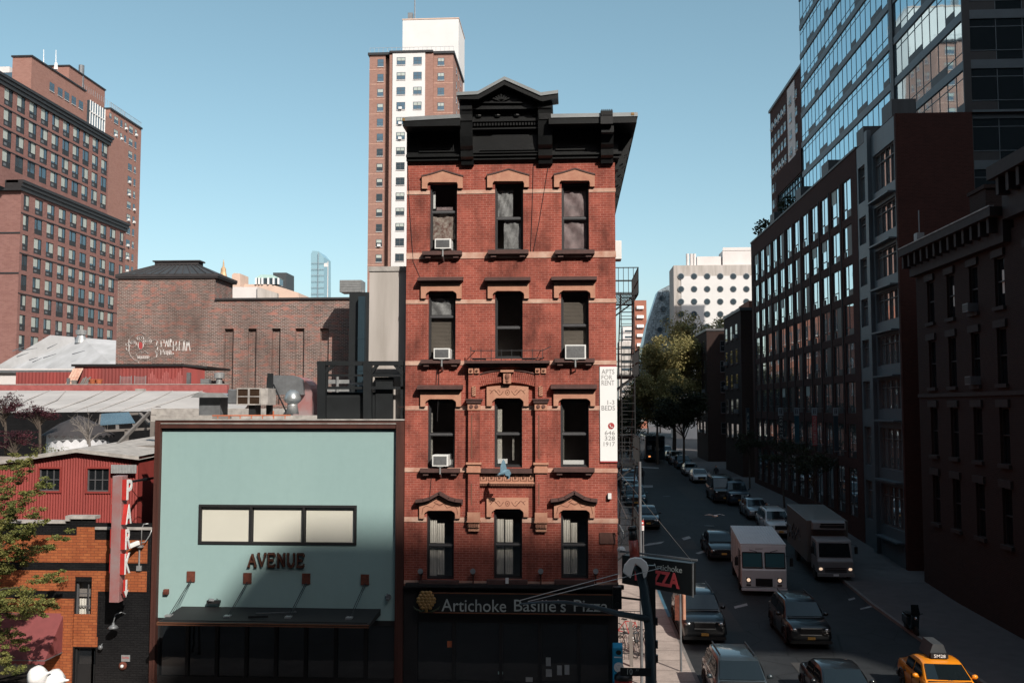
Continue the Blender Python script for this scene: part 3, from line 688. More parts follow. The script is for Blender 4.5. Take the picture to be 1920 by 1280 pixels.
# pediment
ped = MB(); YP = FY-1.0
def q_(px, py): p = PY(px,py,YP); return (p.x,p.z)
poly = [q_(858,186),q_(857,178),q_(896,176),q_(946,149),q_(1014,179),q_(1046,174),q_(1046,184),q_(1018,190),q_(1013,189),q_(946,159),q_(897,186)]
ped.prism(poly,'y',YP,FY-.35); base = [q_(866,188),q_(897,186),q_(946,159),q_(1013,189),q_(1036,188),q_(1036,198),q_(866,200)]
ped.prism(base,'y',FY-.66,FY+.4)
ty = FY-.70
for a,b in (((876,196),(905,192)),((905,192),(944,166))): ped.bar((PY(*a,ty).x,ty,PY(*a,ty).z),(PY(*b,ty).x,ty,PY(*b,ty).z),.08,.07)
for i in range(7):
    an = rad(30+i*20); c0 = PY(940,190,ty); ped.bar((c0.x,ty,c0.z),(c0.x+.38*math.cos(an),ty,c0.z+.26*math.sin(an)),.05,.05)
c0 = PY(905,193,ty); c1 = PY(980,193,ty); ped.bar((c0.x,ty,c0.z),(c1.x,ty,c1.z),.1,.04)
for l,r in ((866,889),(1012,1036)): ped.box(PF(l,200).x,FY-.72,TOPZ-.05,PF(r,200).x,FY-.421,PY(960,196,FY-.7).z)
ped.build('pediment', 'cornice_black', bld, fix=True)
fl = MB(); tp = [(856,176.5),(896,174.5),(946,147),(1014,177),(1046.5,172.5)]
for i in range(4):
    a = PY(*tp[i],YP); b = PY(*tp[i+1],YP); fl.mesh([(a.x,YP-.04,a.z-.06),(b.x,YP-.04,b.z-.06),(b.x,YP-.04,b.z+.06),(a.x,YP-.04,a.z+.06),(a.x,FY+.5,a.z+.02),(b.x,FY+.5,b.z+.02),(b.x,FY+.5,b.z+.06),(a.x,FY+.5,a.z+.06)],[(0,1,2,3),(3,2,6,7),(0,4,5,1),(4,7,6,5)])
for xa,xb,za,zb_ in ((XL-.02,PF(868,212).x,TOPZ+.0,TOPZ+.08),(PF(1034,212).x,SX+.78,TOPZ+.02,TOPZ+.02)):
    Y0 = FY-.98; fl.mesh([(xa,Y0,za-.10),(xb,Y0,zb_-.10),(xb,Y0,zb_+.04),(xa,Y0,za+.04),(xa,FY+.6,za-.0),(xb,FY+.6,zb_-.0),(xb,FY+.6,zb_+.06),(xa,FY+.6,za+.06)],[(0,1,2,3),(3,2,6,7),(0,4,5,1),(4,7,6,5),(1,5,6,2),(0,3,7,4)])
fl.box(SX+.76,FY-.97,TOPZ-.08,SX+.79,51,TOPZ+.03)
fl.build('flashing_and_lit_edge', 'flashing', bld)
m = MB(); m.box(SX+.55,FY-1.0,TOPZ-.04,SX+.66,FY-.985,TOPZ+.05); m.box(XL-.01,FY-1.0,TOPZ-.10,XL+.08,FY-.985,TOPZ-.0); m.build('yellow_tape', 'gold_paint', bld)
# ---- ground floor shopfront
m = MB(); zs0 = zf(1152); zs1 = zf(1108)
m.box(XL,FY-.10,zs1+.06,SX+.1,FY+.3,zs1+.16); m.box(XL+.1,FY-.3,zs1+.161,SX+.2,FY,zs1+.28); m.box(XL,FY-.02,.14,XL+.5,FY+.3,zs1+.059); m.box(SX-.35,FY-.02,.14,SX,FY+.3,zs1+.059); m.box(XL+.5,FY+.02,zs0-.3,SX-.35,FY+.3,zs1+.059)
for x in (-4.3,-2.6,-1.2,.2): m.box(x,FY+.02,.14,x+.12,FY+.2,zs0-.3)
m.box(XL+.5,FY+.03,.14,SX-.35,FY+.25,.7)
m.build('shopfront_frame', 'black_paint', bld)
for i,(a,b) in enumerate(((XL+.5,-4.3),(-4.18,-2.6),(-2.48,-1.2),(-1.08,.2),(.32,SX-.35))): MB().poly([(a,FY+.1,.7),(b,FY+.1,.7),(b,FY+.1,zs0-.3),(a,FY+.1,zs0-.3)]).build('shop_window', 'glass_dark', bld)
for px,py,w_,h_ in ((1028,1241,9,16),(1029,1262,11,14),(1049,1257,9,18),(1063,1256,9,18),(992,1276,13,12),(938,1262,9,5)):
    r_ = rectpx(px-w_/2,py-h_/2,px+w_/2,py+h_/2,FY-.0); MB().box(r_[0],FY+.085,r_[1],r_[2],FY+.095,r_[3]).build('poster', 'galvanised' if px != 938 else 'green_copper', bld)
r_ = rectpx(838,1202,848,1214); MB().box(r_[0],FY+.085,r_[1],r_[2],FY+.095,r_[3]).build('orange_notice', 'terracotta', bld)
# ============================================================ sign over the shop
sg = thing('shop_sign', 'long black shop sign reading Artichoke Basille\'s Pizza with a golden artichoke emblem', 'sign', (-2.1, FY-.1, zs0))
a = rectpx(786,1112,1155,1151,FY-.35); YS = FY-.32
m = MB().box(a[0],YS+.02,a[1],a[2],FY-.101,a[3]); m.build('board', 'sign_dark', sg)
m = MB()
for q in ((a[0],a[1],a[2],a[1]+.035),(a[0],a[3]-.035,a[2],a[3]),(a[0],a[1]+.035,a[0]+.035,a[3]-.035),(a[2]-.035,a[1]+.035,a[2],a[3]-.035)): m.box(q[0],YS-.01,q[1],q[2],YS+.018,q[3])
m.build('border', 'copper', sg)
def letters(txt, l, r, t, b, y, mat, parent, depth=.02, name='lettering'):
    q = rectpx(l,t,r,b,y); return fit(text_mb(txt,1,depth),q[0],q[2],y,q[1],q[3]).build(name, mat, parent)
letters('Artichoke', 828, 949, 1123, 1146, YS-.0, 'sign_letter', sg); letters("Basille's", 964, 1061, 1123, 1146, YS, 'sign_letter', sg); letters('Pizza', 1076, 1140, 1124, 1146, YS, 'sign_letter', sg)
m = MB(); e = PY(800,1124,YS); rr = random.Random(2)
for row in range(6):
    n = [3,4,5,5,4,3][row]
    for i in range(n):
        x = e.x+(i-(n-1)/2)*.135; z = e.z+.27-row*.105; m.ball((x,YS-.05-.06*math.cos((row-2.5)/3),z),.085,0,8,(1,.6,.9))
m.cyl((e.x,YS-.05,e.z-.24),(e.x,YS-.05,e.z-.42),.05,.06,8)
for s in (-1,1): m.tube([(e.x,YS-.04,e.z-.36),(e.x+s*.2,YS-.04,e.z-.40),(e.x+s*.42,YS-.04,e.z-.30),(e.x+s*.48,YS-.04,e.z-.2)],[.02,.04,.03,.005],6,1)
m.build('artichoke_emblem', ['gold_paint','leaf_green'], sg, smooth=True)
# sign lamps on posts above the sign
for i,(px,lab) in enumerate(((789,'small floodlight above the sign, beside the golden artichoke emblem'),(887,'small floodlight above the shop sign letter k'),(1014,'small floodlight above the apostrophe of the shop sign'),(1117,'small floodlight above the word Pizza on the shop sign'))):
    p = PF(px,1072,FY-.25); t = tag(MB().cyl((p.x,FY-.18,p.z-.65),(p.x,FY-.18,p.z-.03),.025).box(p.x-.06,FY-.31,p.z-.1,p.x+.06,FY-.1,p.z+.02).cyl((p.x,FY-.36,p.z+.05),(p.x,FY-.24,p.z+.02),.10,.05,10,1).build('floodlight', ['rust_frame','dull_metal']), lab, 'lamp', 'floodlights over the shop sign')
m = MB(); p = PF(952,1085); m.box(p.x-.06,FY-.34,p.z-.1,p.x+.05,FY-.30,p.z+.1); tag(m.build('white_card', 'white_plastic'), 'small white card standing on the ledge above the black shop sign', 'card')
# ============================================================ window air conditioners
def aircon(px, py, w_, h_, lab):
    p = PF(px,py,FY-.2); W_ = w_/51.7; H = h_/51.7
    t = thing('air_conditioner', lab, 'air conditioner', (p.x,FY-.1,p.z-H/2), 'window air conditioners of the brick corner building')
    x0 = p.x-W_/2; x1 = p.x+W_/2; z0 = p.z-H/2; z1 = p.z+H/2
    MB().box(x0,FY-.33,z0,x1,FY+.30,z1).build('casing', 'white_plastic', t, bevel=.012)
    g_ = MB().box(x0+.05,FY-.338,z0+.05,x1-.05,FY-.3301,z1-.04)
    for i in range(9): z = z0+.07+i*(H-.12)/9; g_.box(x0+.055,FY-.347,z,x1-.055,FY-.3381,z+.012,1)
    g_.build('grille', ['grille_grey','dull_metal'], t)
    MB().bar((p.x,FY-.28,z0-.28),(p.x,FY-.28,z0-.003),.05,.05).bar((p.x,FY-.28,z0-.26),(p.x,FY-.004,z0-.42),.05,.04).box(p.x-.1,FY-.32,z0-.02,p.x+.1,FY-.1,z0-.001).build('support_bracket', 'galvanised', t)
    r_ = None; return t
aircon(831,458,31,19,'white window air conditioner in the top floor left window of the brick building')
aircon(829,663,31,20,'small white air conditioner in the third floor left window, blind above it')
aircon(1079,660,39,27,'largest white air conditioner, in the third floor right window')
aircon(826,863,30,21,'white air conditioner with white side panels, in the second floor left window')
# ============================================================ banner
a = rectpx(1125,686,1156,865,FY-.03); bn = thing('rental_banner', 'tall white banner advertising apartments for rent hung on the corner of the brick building', 'banner', (a[0],FY-.02,a[1]))
MB().box(a[0],FY-.045,a[1],a[2]+.02,FY-.025,a[3]).build('cloth', 'banner_white', bn)
MB().box(a[0],FY-.048,a[1]-.03,a[2]+.02,FY-.024,a[1]+.02).build('red_edge', 'banner_red', bn); MB().box(a[0],FY-.048,a[3]-.02,a[2]+.02,FY-.024,a[3]+.03).build('red_edge', 'banner_red', bn)
for tx,l,r,t,b in (('APTS',1128,1152,692,701),('FOR',1128,1148,703,711),('RENT',1128,1152,713,722),('1-3',1139,1152,750,758),('BEDS',1128,1153,760,769),('646',1134,1153,807,815),('328',1134,1153,817,825),('1917',1132,1153,828,836)):
    letters(tx,l,r,t,b,FY-.049,'letter_grey',bn,.004)
p = PF(1146,798,FY-.05); m = MB().cyl((p.x,FY-.055,p.z),(p.x,FY-.0455,p.z),.115,n=20); m.tube([(p.x-.05,FY-.057,p.z+.05),(p.x-.035,FY-.057,p.z-.02),(p.x+.01,FY-.057,p.z-.05),(p.x+.06,FY-.057,p.z-.05)],[.02,.012,.012,.02],6,1); m.build('telephone_symbol', ['banner_red','banner_white'], bn)
# ============================================================ mint building with rust frame
gx0 = PF(289,1000).x; gx1 = XL-.01; gz1 = zf(788)
gb = thing('mint_building', 'low windowless mint green building framed in rusty steel with three frosted panes', 'building', ((gx0+gx1)/2, FY, .14))
mx0 = PF(300,1000).x; mx1 = PF(743,1000).x; mz1 = zf(803); zc_ = 3.15
wr = rectpx(373,946,669,1020)
m = MB().holes(mx0, zc_-.35, mx1, mz1, [wr], .25, FY); m.poly([(gx0+.01,FY,.14),(gx0+.01,FY,gz1-.3),(gx0+.01,48,gz1-.3),(gx0+.01,48,.14)],1); m.poly([(gx0+.01,48,.14),(gx0+.01,48,gz1-.3),(gx1,48,gz1-.3),(gx1,48,.14)],1)
m.build('wall', ['mint_stucco','black_brick'], gb)
m = MB(); m.box(gx0,FY-.16,.14,mx0,FY+.25,gz1); m.box(mx1,FY-.16,.14,gx1,FY+.25,gz1); m.box(mx0,FY-.155,mz1,mx1,FY+.25,gz1)
for i in range(11):
    z = 1+i*.95; m.box(gx0-.004,FY-.166,z,mx0-.02,FY-.159,z+.02); m.box(mx1+.02,FY-.166,z,gx1-.002,FY-.159,z+.02)
m.box(mx0-.08,FY-.20,.6,mx0,FY-.161,gz1-.05); m.box(mx1,FY-.20,.6,mx1+.06,FY-.161,gz1-.05)
m.build('steel_frame', 'rust_frame', gb)
m = MB(); m.box(gx0-.03,FY-.19,gz1+.001,gx1,FY+.3,gz1+.05); m.box(mx0,FY-.185,mz1+.16,mx1,FY-.156,mz1+.19); build_split(m, 'coping', 'coping', gb)
MB().box(mx0,FY-.03,mz1-.06,mx1,FY-.003,mz1-.001).build('shadow_gap', 'black_paint', gb)
MB().poly([(gx0+.3,FY+.3,gz1-.3),(gx1,FY+.3,gz1-.3),(gx1,48,gz1-.3),(gx0+.3,48,gz1-.3)]).build('roof', 'membrane', gb)
t = .085; m = MB(); x0,z0,x1,z1 = wr
m.box(x0,FY-.05,z0,x1,FY+.2,z0+t); m.box(x0,FY-.05,z1-t,x1,FY+.2,z1); m.box(x0,FY-.05,z0+t,x0+t,FY+.2,z1-t); m.box(x1-t,FY-.05,z0+t,x1,FY+.2,z1-t)
for k in (1,2): q = x0+(x1-x0)*k/3; m.box(q-t/2,FY-.05,z0+t,q+t/2,FY+.2,z1-t)
fw = m.build('window', 'black_paint', gb); fw['_org'] = gb['_org']
for k in range(3):
    q0 = x0+(x1-x0)*k/3+t; q1 = x0+(x1-x0)*(k+1)/3-t/2; MB().poly([(q0-.02,FY+.09,z0+t),(q1+.02,FY+.09,z0+t),(q1+.02,FY+.09,z1-t),(q0-.02,FY+.09,z1-t)]).build('pane', 'frosted', fw)
m = MB(); m.box(mx0,FY+.05,.14,mx1,FY+.25,.7); m.box(mx0,FY+.02,2.6,mx1,FY+.25,zc_-.351)
for i in range(9): q = mx0+(mx1-mx0)*i/8; m.box(q-.06,FY+.03,.701,q+.06,FY+.2,2.599)
m.build('shopfront_frame', 'black_paint', gb)
MB().poly([(mx0,FY+.12,.7),(mx1,FY+.12,.7),(mx1,FY+.12,2.6),(mx0,FY+.12,2.6)]).build('shop_window', 'glass_dark', gb)
# serif outline letters built from strokes
ST = {'A':[((0,0),(.5,1)),((.5,1),(1,0)),((.22,.38),(.78,.38)),((-.1,0),(.2,0)),((.8,0),(1.1,0))],'V':[((0,1),(.5,0)),((.5,0),(1,1)),((-.1,1),(.2,1)),((.8,1),(1.1,1))],
 'E':[((.1,0),(.1,1)),((-.05,0),(.9,0)),((-.05,1),(.9,1)),((.1,.5),(.65,.5)),((.9,0),(.9,.22)),((.9,1),(.9,.78)),((.65,.4),(.65,.6))],'N':[((.1,0),(.1,1)),((.1,1),(.9,0)),((.9,0),(.9,1)),((-.05,0),(.25,0)),((-.05,1),(.15,1)),((.75,1),(1.05,1))],
 'U':[((.1,1),(.1,.3)),((.1,.3),(.3,0)),((.3,0),(.7,0)),((.7,0),(.9,.3)),((.9,.3),(.9,1)),((-.05,1),(.25,1)),((.75,1),(1.05,1))]}
al = thing('avenue_lettering', 'copper outlined letters spelling AVENUE mounted on the mint wall', 'lettering', (PF(520,1050).x,FY-.05,zf(1062)))
q = rectpx(465,1038,574,1061); cw = (q[2]-q[0])/6
for i,ch in enumerate('AVENUE'):
    m = MB(); bk = MB()
    for (a,b),(c,d) in ST[ch]:
        A_ = (q[0]+cw*(i+.12+a*.76),0,q[1]+(q[3]-q[1])*b); B_ = (q[0]+cw*(i+.12+c*.76),0,q[1]+(q[3]-q[1])*d)
        m.bar((A_[0],FY-.125,A_[2]),(B_[0],FY-.125,B_[2]),.016,.02); bk.bar((A_[0],FY-.06,A_[2]),(B_[0],FY-.06,B_[2]),.05,.11)
    m.add(bk); m.m = [0]*(len(m.f)-len(bk.f))+[1]*len(bk.f); m.build('letter', ['copper','rust_frame'], al)
# canopy hung on rods
cz = 3.12; cy0 = 33.0; cxl = PY(297,1165,cy0).x; cxr = PY(692,1176,cy0).x
cn = thing('canopy', 'black sloping steel canopy with copper edge hung on rods from the mint wall', 'canopy', ((cxl+cxr)/2,FY,cz-.3))
m = MB(); m.prism([(cy0,cz-.12),(cy0,cz-.02),(FY-.01,cz+.10),(FY-.01,cz-.12)],'x',cxl,cxr); m.build('deck', 'black_paint', cn, fix=True)
m = MB(); m.box(cxl-.02,cy0-.05,cz-.13,cxr,cy0-.001,cz-.09); m.box(cxl-.02,cy0-.05,cz-.06,cxr,cy0-.001,cz-.03); m.box(cxl-.05,cy0-.03,cz-.13,cxl-.001,FY-.05,cz-.03); m.build('copper_edge', 'copper', cn)
m = MB().box(cxl,cy0-.03,cz-.09,cxr,cy0-.001,cz-.06); m.bar((cxl+.1,cy0+.15,cz),(cxr-.1,cy0+.15,cz),.03); m.bar((cxl+3,cy0+.5,cz+.07),(cxl+3.7,cy0+.5,cz+.1),.05,.08)
m.bar((cxl+3.1,cy0+1.0,cz+.1),(cxl+4.5,cy0+1.2,cz+.12),.03,.03,1); m.build('deck_ribs', ['black_paint','dull_metal'], cn)
for px,py in ((358.5,1080),(464.5,1083),(574.5,1084),(684.5,1086)):
    p = PF(px,py); MB().box(p.x-.15,FY-.05,p.z-.19,p.x+.15,FY-.001,p.z+.19).build('wall_plate', 'rust', cn)
    b = (p.x-.28,cy0+.75,cz+.03); MB().tube([(p.x,FY-.04,p.z-.12),b],.014,6).tube([(p.x+.04,FY-.04,p.z-.15),(p.x-.2,cy0+.7,cz+.03)],.012,6).build('rod', 'dark_steel', cn)
    MB().box(p.x-.38,cy0+.6,cz,p.x-.16,cy0+.85,cz+.07).build('rod_foot', 'galvanised', cn)
p = PF(313,1108); tag(MB().box(p.x-.09,FY-.14,p.z-.09,p.x+.09,FY,p.z+.09).cyl((p.x,FY-.16,p.z),(p.x,FY-.14,p.z),.06).build('wall_box', 'rust', bevel=.01), 'small rusty brown box on the left end of the mint wall', 'wall box')
p = PF(402,1126); tag(MB().box(p.x-.2,FY-.25,p.z-.05,p.x+.28,FY-.1,p.z+.06,1).box(p.x-.1,FY-.1,p.z-.04,p.x,FY,p.z+.04,0).cyl((p.x-.1,FY-.3,p.z+.09),(p.x+.05,FY-.2,p.z+.06),.06).tube([(p.x+.1,FY-.05,p.z+.1),(p.x+.2,FY-.12,p.z+.05),(p.x+.22,FY-.15,p.z-.3)],.012,5,1).build('floodlight', ['dull_metal','black_paint']), 'floodlight with a dangling cable on the mint wall just above the canopy', 'lamp')
p = PF(728,1118); tag(MB().cyl((p.x,FY-.12,p.z),(p.x,FY,p.z),.09,.11,12).box(p.x-.05,FY-.2,p.z-.1,p.x+.05,FY-.12,p.z-.02).build('wall_lamp', 'dull_metal'), 'small round lamp on the shaded right end of the mint wall', 'lamp')
# ============================================================ orange brick house with black bands
ox0 = -34.0; ox1 = gx0-.02
ob = thing('orange_brick_house', 'orange brick house banded with black brick and a stepped parapet', 'building', ((ox0+ox1)/2, FY, .14))
def Xp(px): return PF(px,1100).x
hw = [rectpx(141,1090,172,1160), (Xp(143),.14,Xp(183),zf(1226)), (Xp(-60),.14,Xp(85),zf(1240))]
m = MB().holes(ox0,.14,Xp(126),zf(985),[hw[0],hw[1],hw[2]][2:]+[],.3,FY).holes(Xp(126),.14,Xp(176),zf(975),[(hw[0][0],hw[0][1],hw[0][2],hw[0][3]),(hw[1][0],.14,Xp(176),hw[1][3])],.3,FY)
m.holes(Xp(176),.14,ox1,zf(985),[(Xp(176),.14,hw[1][2],hw[1][3])],.3,FY)
m.poly([(ox1,FY,.14),(ox1,48,.14),(ox1,48,zf(1000)),(ox1,FY,zf(1000))])
m.build('wall', 'black_brick', ob)
m = MB()
def pan(l,t,r,b,d=.02):
    q = (Xp(l),zf(b),Xp(r),zf(t)); m.box(q[0],FY-d,q[1],q[2],FY-.001,q[3])
pan(-720,1010,141,1062); pan(141.01,994,175,1062); pan(-720,1078,141,1117); pan(141.01,1078,275,1089.5); pan(172.5,1089.51,275,1117); pan(175.01,1018,275,1062)
pan(-720,1132,118.5,1160); pan(85.5,1160.01,118.5,1290); pan(172.5,1117.01,184,1133); 
pan(141.01,1161,184,1224); pan(172.5,1133.01,184,1160.9); pan(184.01,1205,186,1224)
pan(119,1132,140.5,1328,.10)
m.build('orange_brickwork', 'orange_brick', ob)
m = MB(); m.box(ox0,FY-.08,zf(987),Xp(126)-.12,FY+.35,zf(982)); m.box(Xp(126)-.11,FY-.09,zf(982),Xp(126)+.05,FY+.35,zf(972)); m.box(Xp(126)+.051,FY-.08,zf(978),Xp(176),FY+.35,zf(972)); m.box(Xp(176)+.01,FY-.08,zf(998),ox1,FY+.35,zf(993)); m.build('coping', 'coping', ob)
m = MB(); x0,z0,x1,z1 = hw[0]
for q in ((x0,z0,x0+.06,z1),(x1-.06,z0,x1,z1),(x0+.06,z0,x1-.06,z0+.06),(x0+.06,z1-.06,x1-.06,z1)): m.box(q[0],FY+.1,q[1],q[2],FY+.18,q[3])
for k in (1,2): z = z0+(z1-z0)*k/3; m.box(x0+.06,FY+.12,z-.015,x1-.06,FY+.16,z+.015)
m.box((x0+x1)/2+.1,FY+.121,z0+.06,(x0+x1)/2+.13,FY+.159,z1-.06)
wn = m.build('window', 'frame_grey', ob); wn['_org'] = ob['_org']
MB().poly([(x0,FY+.15,z0),(x1,FY+.15,z0),(x1,FY+.15,z1),(x0,FY+.15,z1)]).build('pane', 'clear_glass', wn); mm = MB(); drape(mm,x0+.05,x0+.3,FY+.24,z0,z0+.7,6,.03); mm.build('curtain', 'curtain', wn)
MB().box(x0-.1,FY+.35,z0-.1,x1+.1,FY+.4,z1+.1).build('interior_wall', 'interior', ob)
x0,z0,x1,z1 = hw[1]; m = MB(); m.box(x0,FY+.1,z0,x0+.06,FY+.2,z1); m.box(x1-.06,FY+.1,z0,x1,FY+.2,z1); m.box(x0+.06,FY+.1,z1-.06,x1-.06,FY+.2,z1); m.box(x0+.06,FY+.15,z0,x1-.06,FY+.19,z0+.9); m.poly([(x0+.06,FY+.17,z0+.9),(x1-.06,FY+.17,z0+.9),(x1-.06,FY+.17,z1-.06),(x0+.06,FY+.17,z1-.06)],1); m.build('door', ['black_paint','glass_dark'], ob)
x0,z0,x1,z1 = hw[2]; m = MB(); m.poly([(x0,FY+.28,z0),(x1,FY+.28,z0),(x1,FY+.28,z1),(x0,FY+.28,z1)]); m.build('shop_window', 'glass_dark', ob)
# awning
ay = 33.75; al_ = PF(-40,1200).x; ar_ = PF(121,1160).x; za = zf(1160); zb = PY(40,1236,ay).z
aw = thing('awning', 'faded maroon fabric awning with scalloped hem on the orange brick house', 'awning', ((al_+ar_)/2,FY,zb-.2))
m = MB().poly([(al_,ay,zb),(ar_,ay,zb),(ar_,FY-.03,za),(al_,FY-.03,za)]).poly([(ar_,ay,zb),(ar_,FY-.03,zb),(ar_,FY-.03,za)]); m.build('fabric', 'awning_maroon', aw)
m = MB(); n = 15
for i in range(n):
    xx0 = al_+(ar_-al_)*i/n; xx1 = al_+(ar_-al_)*(i+1)/n; c_ = (xx0+xx1)/2; h = (xx1-xx0)/2
    m.poly([(xx0,ay-.01,zb),(xx0,ay-.01,zb-.10)]+[(c_-h*math.cos(math.pi*k/6),ay-.01,zb-.10-.07*math.sin(math.pi*k/6)) for k in range(1,6)]+[(xx1,ay-.01,zb-.10),(xx1,ay-.01,zb)])
m.build('scalloped_hem', 'awning_maroon', aw)
MB().bar((al_,ay,zb-.02),(ar_,ay,zb-.02),.03).bar((ar_,ay,zb-.02),(ar_,FY,zb-.02),.03).build('frame', 'dull_metal', aw)
# vertical sign
sy0 = 33.85; sy1 = 34.30; p = PY(208,1000,sy0); p2 = PY(226,1000,sy0); sx0, sx1 = p.x, p2.x; szt = PY(217,892,sy0).z; szb = PY(217,1129,sy0).z
ps = thing('park_sign', 'tall weathered red and grey projecting sign reading PARK in stacked white letters', 'sign', ((sx0+sx1)/2,FY,szb))
m = MB().box(sx0,sy0,szb,sx1,sy1,szt); m.build('box', 'sign_steel', ps, bevel=.01)
for ch,t,b in (('P',899,937),('A',946,983),('R',992,1030),('K',1038,1077),('L',1085,1121)):
    zt_ = PY(230,t,sy0).z; zb_ = PY(230,b,sy0).z
    if ch == 'L':     # arrow shaped last figure
        base = MB().prism([(.17,.0),(.34,.24),(.23,.24),(.23,.62),(.11,.62),(.11,.24),(0,.24)],'y',-.08,0)
        f_ = base
    else: f_ = fit(text_mb(ch,1,.16,.02),0,.42,0,0,zt_-zb_)
    Rm = Matrix.Translation((sx1+.085,sy0+.02,zb_))@Matrix.Rotation(rad(90),4,'Z')
    a_ = MB().add(f_,Rm); a_.build('letter_body', 'sign_red', ps, fix=True)
    g2 = MB().add(f_,Matrix.Translation((.088,.0,0))@Rm); xs_ = [v.x for v in g2.v]; xa = min(xs_)
    for v in g2.v: v.x = sx1+.17 + (v.x-xa)*.12
    g2.build('letter_face', 'white_paint', ps, fix=True)
m = MB()
for ch,t,b in (('P',899,937),('A',946,983),('R',992,1030),('K',1038,1077)): m.box(sx0-.05,sy0+.05,PY(230,b,sy0).z+.05,sx0-.001,sy0+.4,PY(230,t,sy0).z)
m.build('letter_backs', 'sign_red', ps)
zm1 = PY(217,888,34.2).z
m = MB(); m.bar((sx0+.1,sy1,szt-.3),(sx0+.1,FY+2.0,szt-.3),.08); m.bar((sx0+.1,sy1,szb+.4),(sx0+.1,FY-.001,szb+.4),.08); m.bar((sx0+.1,sy1,szb+2),(sx0+.1,FY-.001,szb+2),.08); m.build('bracket', 'dark_steel', ps)
m = MB(); m.tube([(sx1,sy0+.1,szt-.1),(PY(275,950,37).x,36.9,PY(275,950,37).z)],.012,5).tube([(sx0,sy0+.1,szt-1.2),(sx0-.5,36.9,szt-2.1)],.012,5); m.build('guy_wire', 'dark_steel', ps)
m = MB(); zt_ = PY(230,871,36.7).z; zb_ = PY(230,887,36.7).z; xa = PY(207,880,36.7).x; xb = PY(255,880,36.7).x
n = 34
for i in range(n): a = xa+(xb-xa)*i/n; b = xa+(xb-xa)*(i+1)/n; m.poly([(a,36.75+.02*(i%2),zb_),(b,36.75+.02*((i+1)%2),zb_),(b,36.75+.02*((i+1)%2),zt_),(a,36.75+.02*(i%2),zt_)])
tag(m.build('corrugated_sheet', 'galvanised'), 'short strip of grey corrugated sheet on the red shed above the tall sign', 'metal sheet')
# camera on a post
p = PF(263,1047); cm = thing('security_camera', 'white security camera with curved conduit on the orange brick wall', 'camera', (p.x,FY-.02,p.z-.5))
MB().box(p.x-.10,FY-.10,zf(1072)-.08,p.x+.08,FY-.021,zf(1072)+.10).cyl((p.x-.01,FY-.06,zf(1072)),(p.x-.01,FY-.06,zf(1030)),.03).box(p.x-.12,FY-.2,zf(1031),p.x+.14,FY-.03,zf(1027)).build('mount', 'galvanised', cm)
a = Vector((p.x+.02,FY-.2,zf(1021))); b = Vector((p.x-.42,FY-.85,zf(1032))); MB().bar(a,b,.15,.15).build('housing', 'white_plastic', cm, bevel=.02)
z = zf(1020); MB().tube([(p.x+.05,FY-.05,zf(1028)),(p.x+.05,FY-.05,zf(995)),(p.x+.12,FY-.05,zf(987)),(p.x+.3,FY-.05,zf(986))],.022,6).tube([(p.x+.08,FY-.2,zf(1022)),(p.x+.25,FY-.15,zf(1020)),(p.x+.36,FY-.05,zf(1008)),(p.x+.46,FY-.05,zf(994))],.022,6).build('conduit', 'galvanised', cm, smooth=True)
p = PF(222,1168); gl = thing('gooseneck_lamp', 'black gooseneck lamp on the black brick wall below the tall sign', 'lamp', (p.x,FY,p.z-.2))
MB().tube([(p.x+.25,FY,p.z+.35),(p.x+.2,FY-.2,p.z+.45),(p.x+.05,FY-.35,p.z+.40),(p.x,FY-.4,p.z+.12)],.02,6).build('arm', 'dull_metal', gl); MB().lathe([(.2,0),(.14,.07),(.05,.13),(.04,.2)],(p.x,FY-.4,p.z-.08),14).build('lamp_shade', 'dull_metal', gl, smooth=True)
p = PF(236,1233); q = rectpx(228,1227,244,1239); m = MB().box(q[0],FY-.03,q[1],q[2],FY-.001,q[3]); o = tag(m.build('wall_notice', 'galvanised'), 'small pale notice plate with red writing above the alarm bell', 'sign')
lm = fit(text_mb('Ameritex',1,.004),q[0]+.03,q[2]-.03,FY-.033,q[1]+.1,q[3]-.03); lo = lm.build('lettering', 'banner_red', o)
p = PF(231,1247); tag(MB().lathe([(.15,0),(.15,.05),(.11,.09)],(p.x,FY-.001,p.z),16,0,(0,-1,0)).lathe([(.07,.0),(.05,.05)],(p.x,FY-.09,p.z),12,1,(0,-1,0)).build('alarm_bell', ['rust','white_plastic'], smooth=True), 'round rusty alarm bell with white centre on the black brick wall', 'bell')
p = PF(192,1211); tag(MB().ball((p.x,FY-.15,p.z),.09,0,10).cyl((p.x,FY-.1,p.z+.05),(p.x,FY,p.z+.1),.02).build('wall_lamp', 'dull_metal', smooth=True), 'tiny round lamp on the black brick wall beside the doorway', 'lamp')
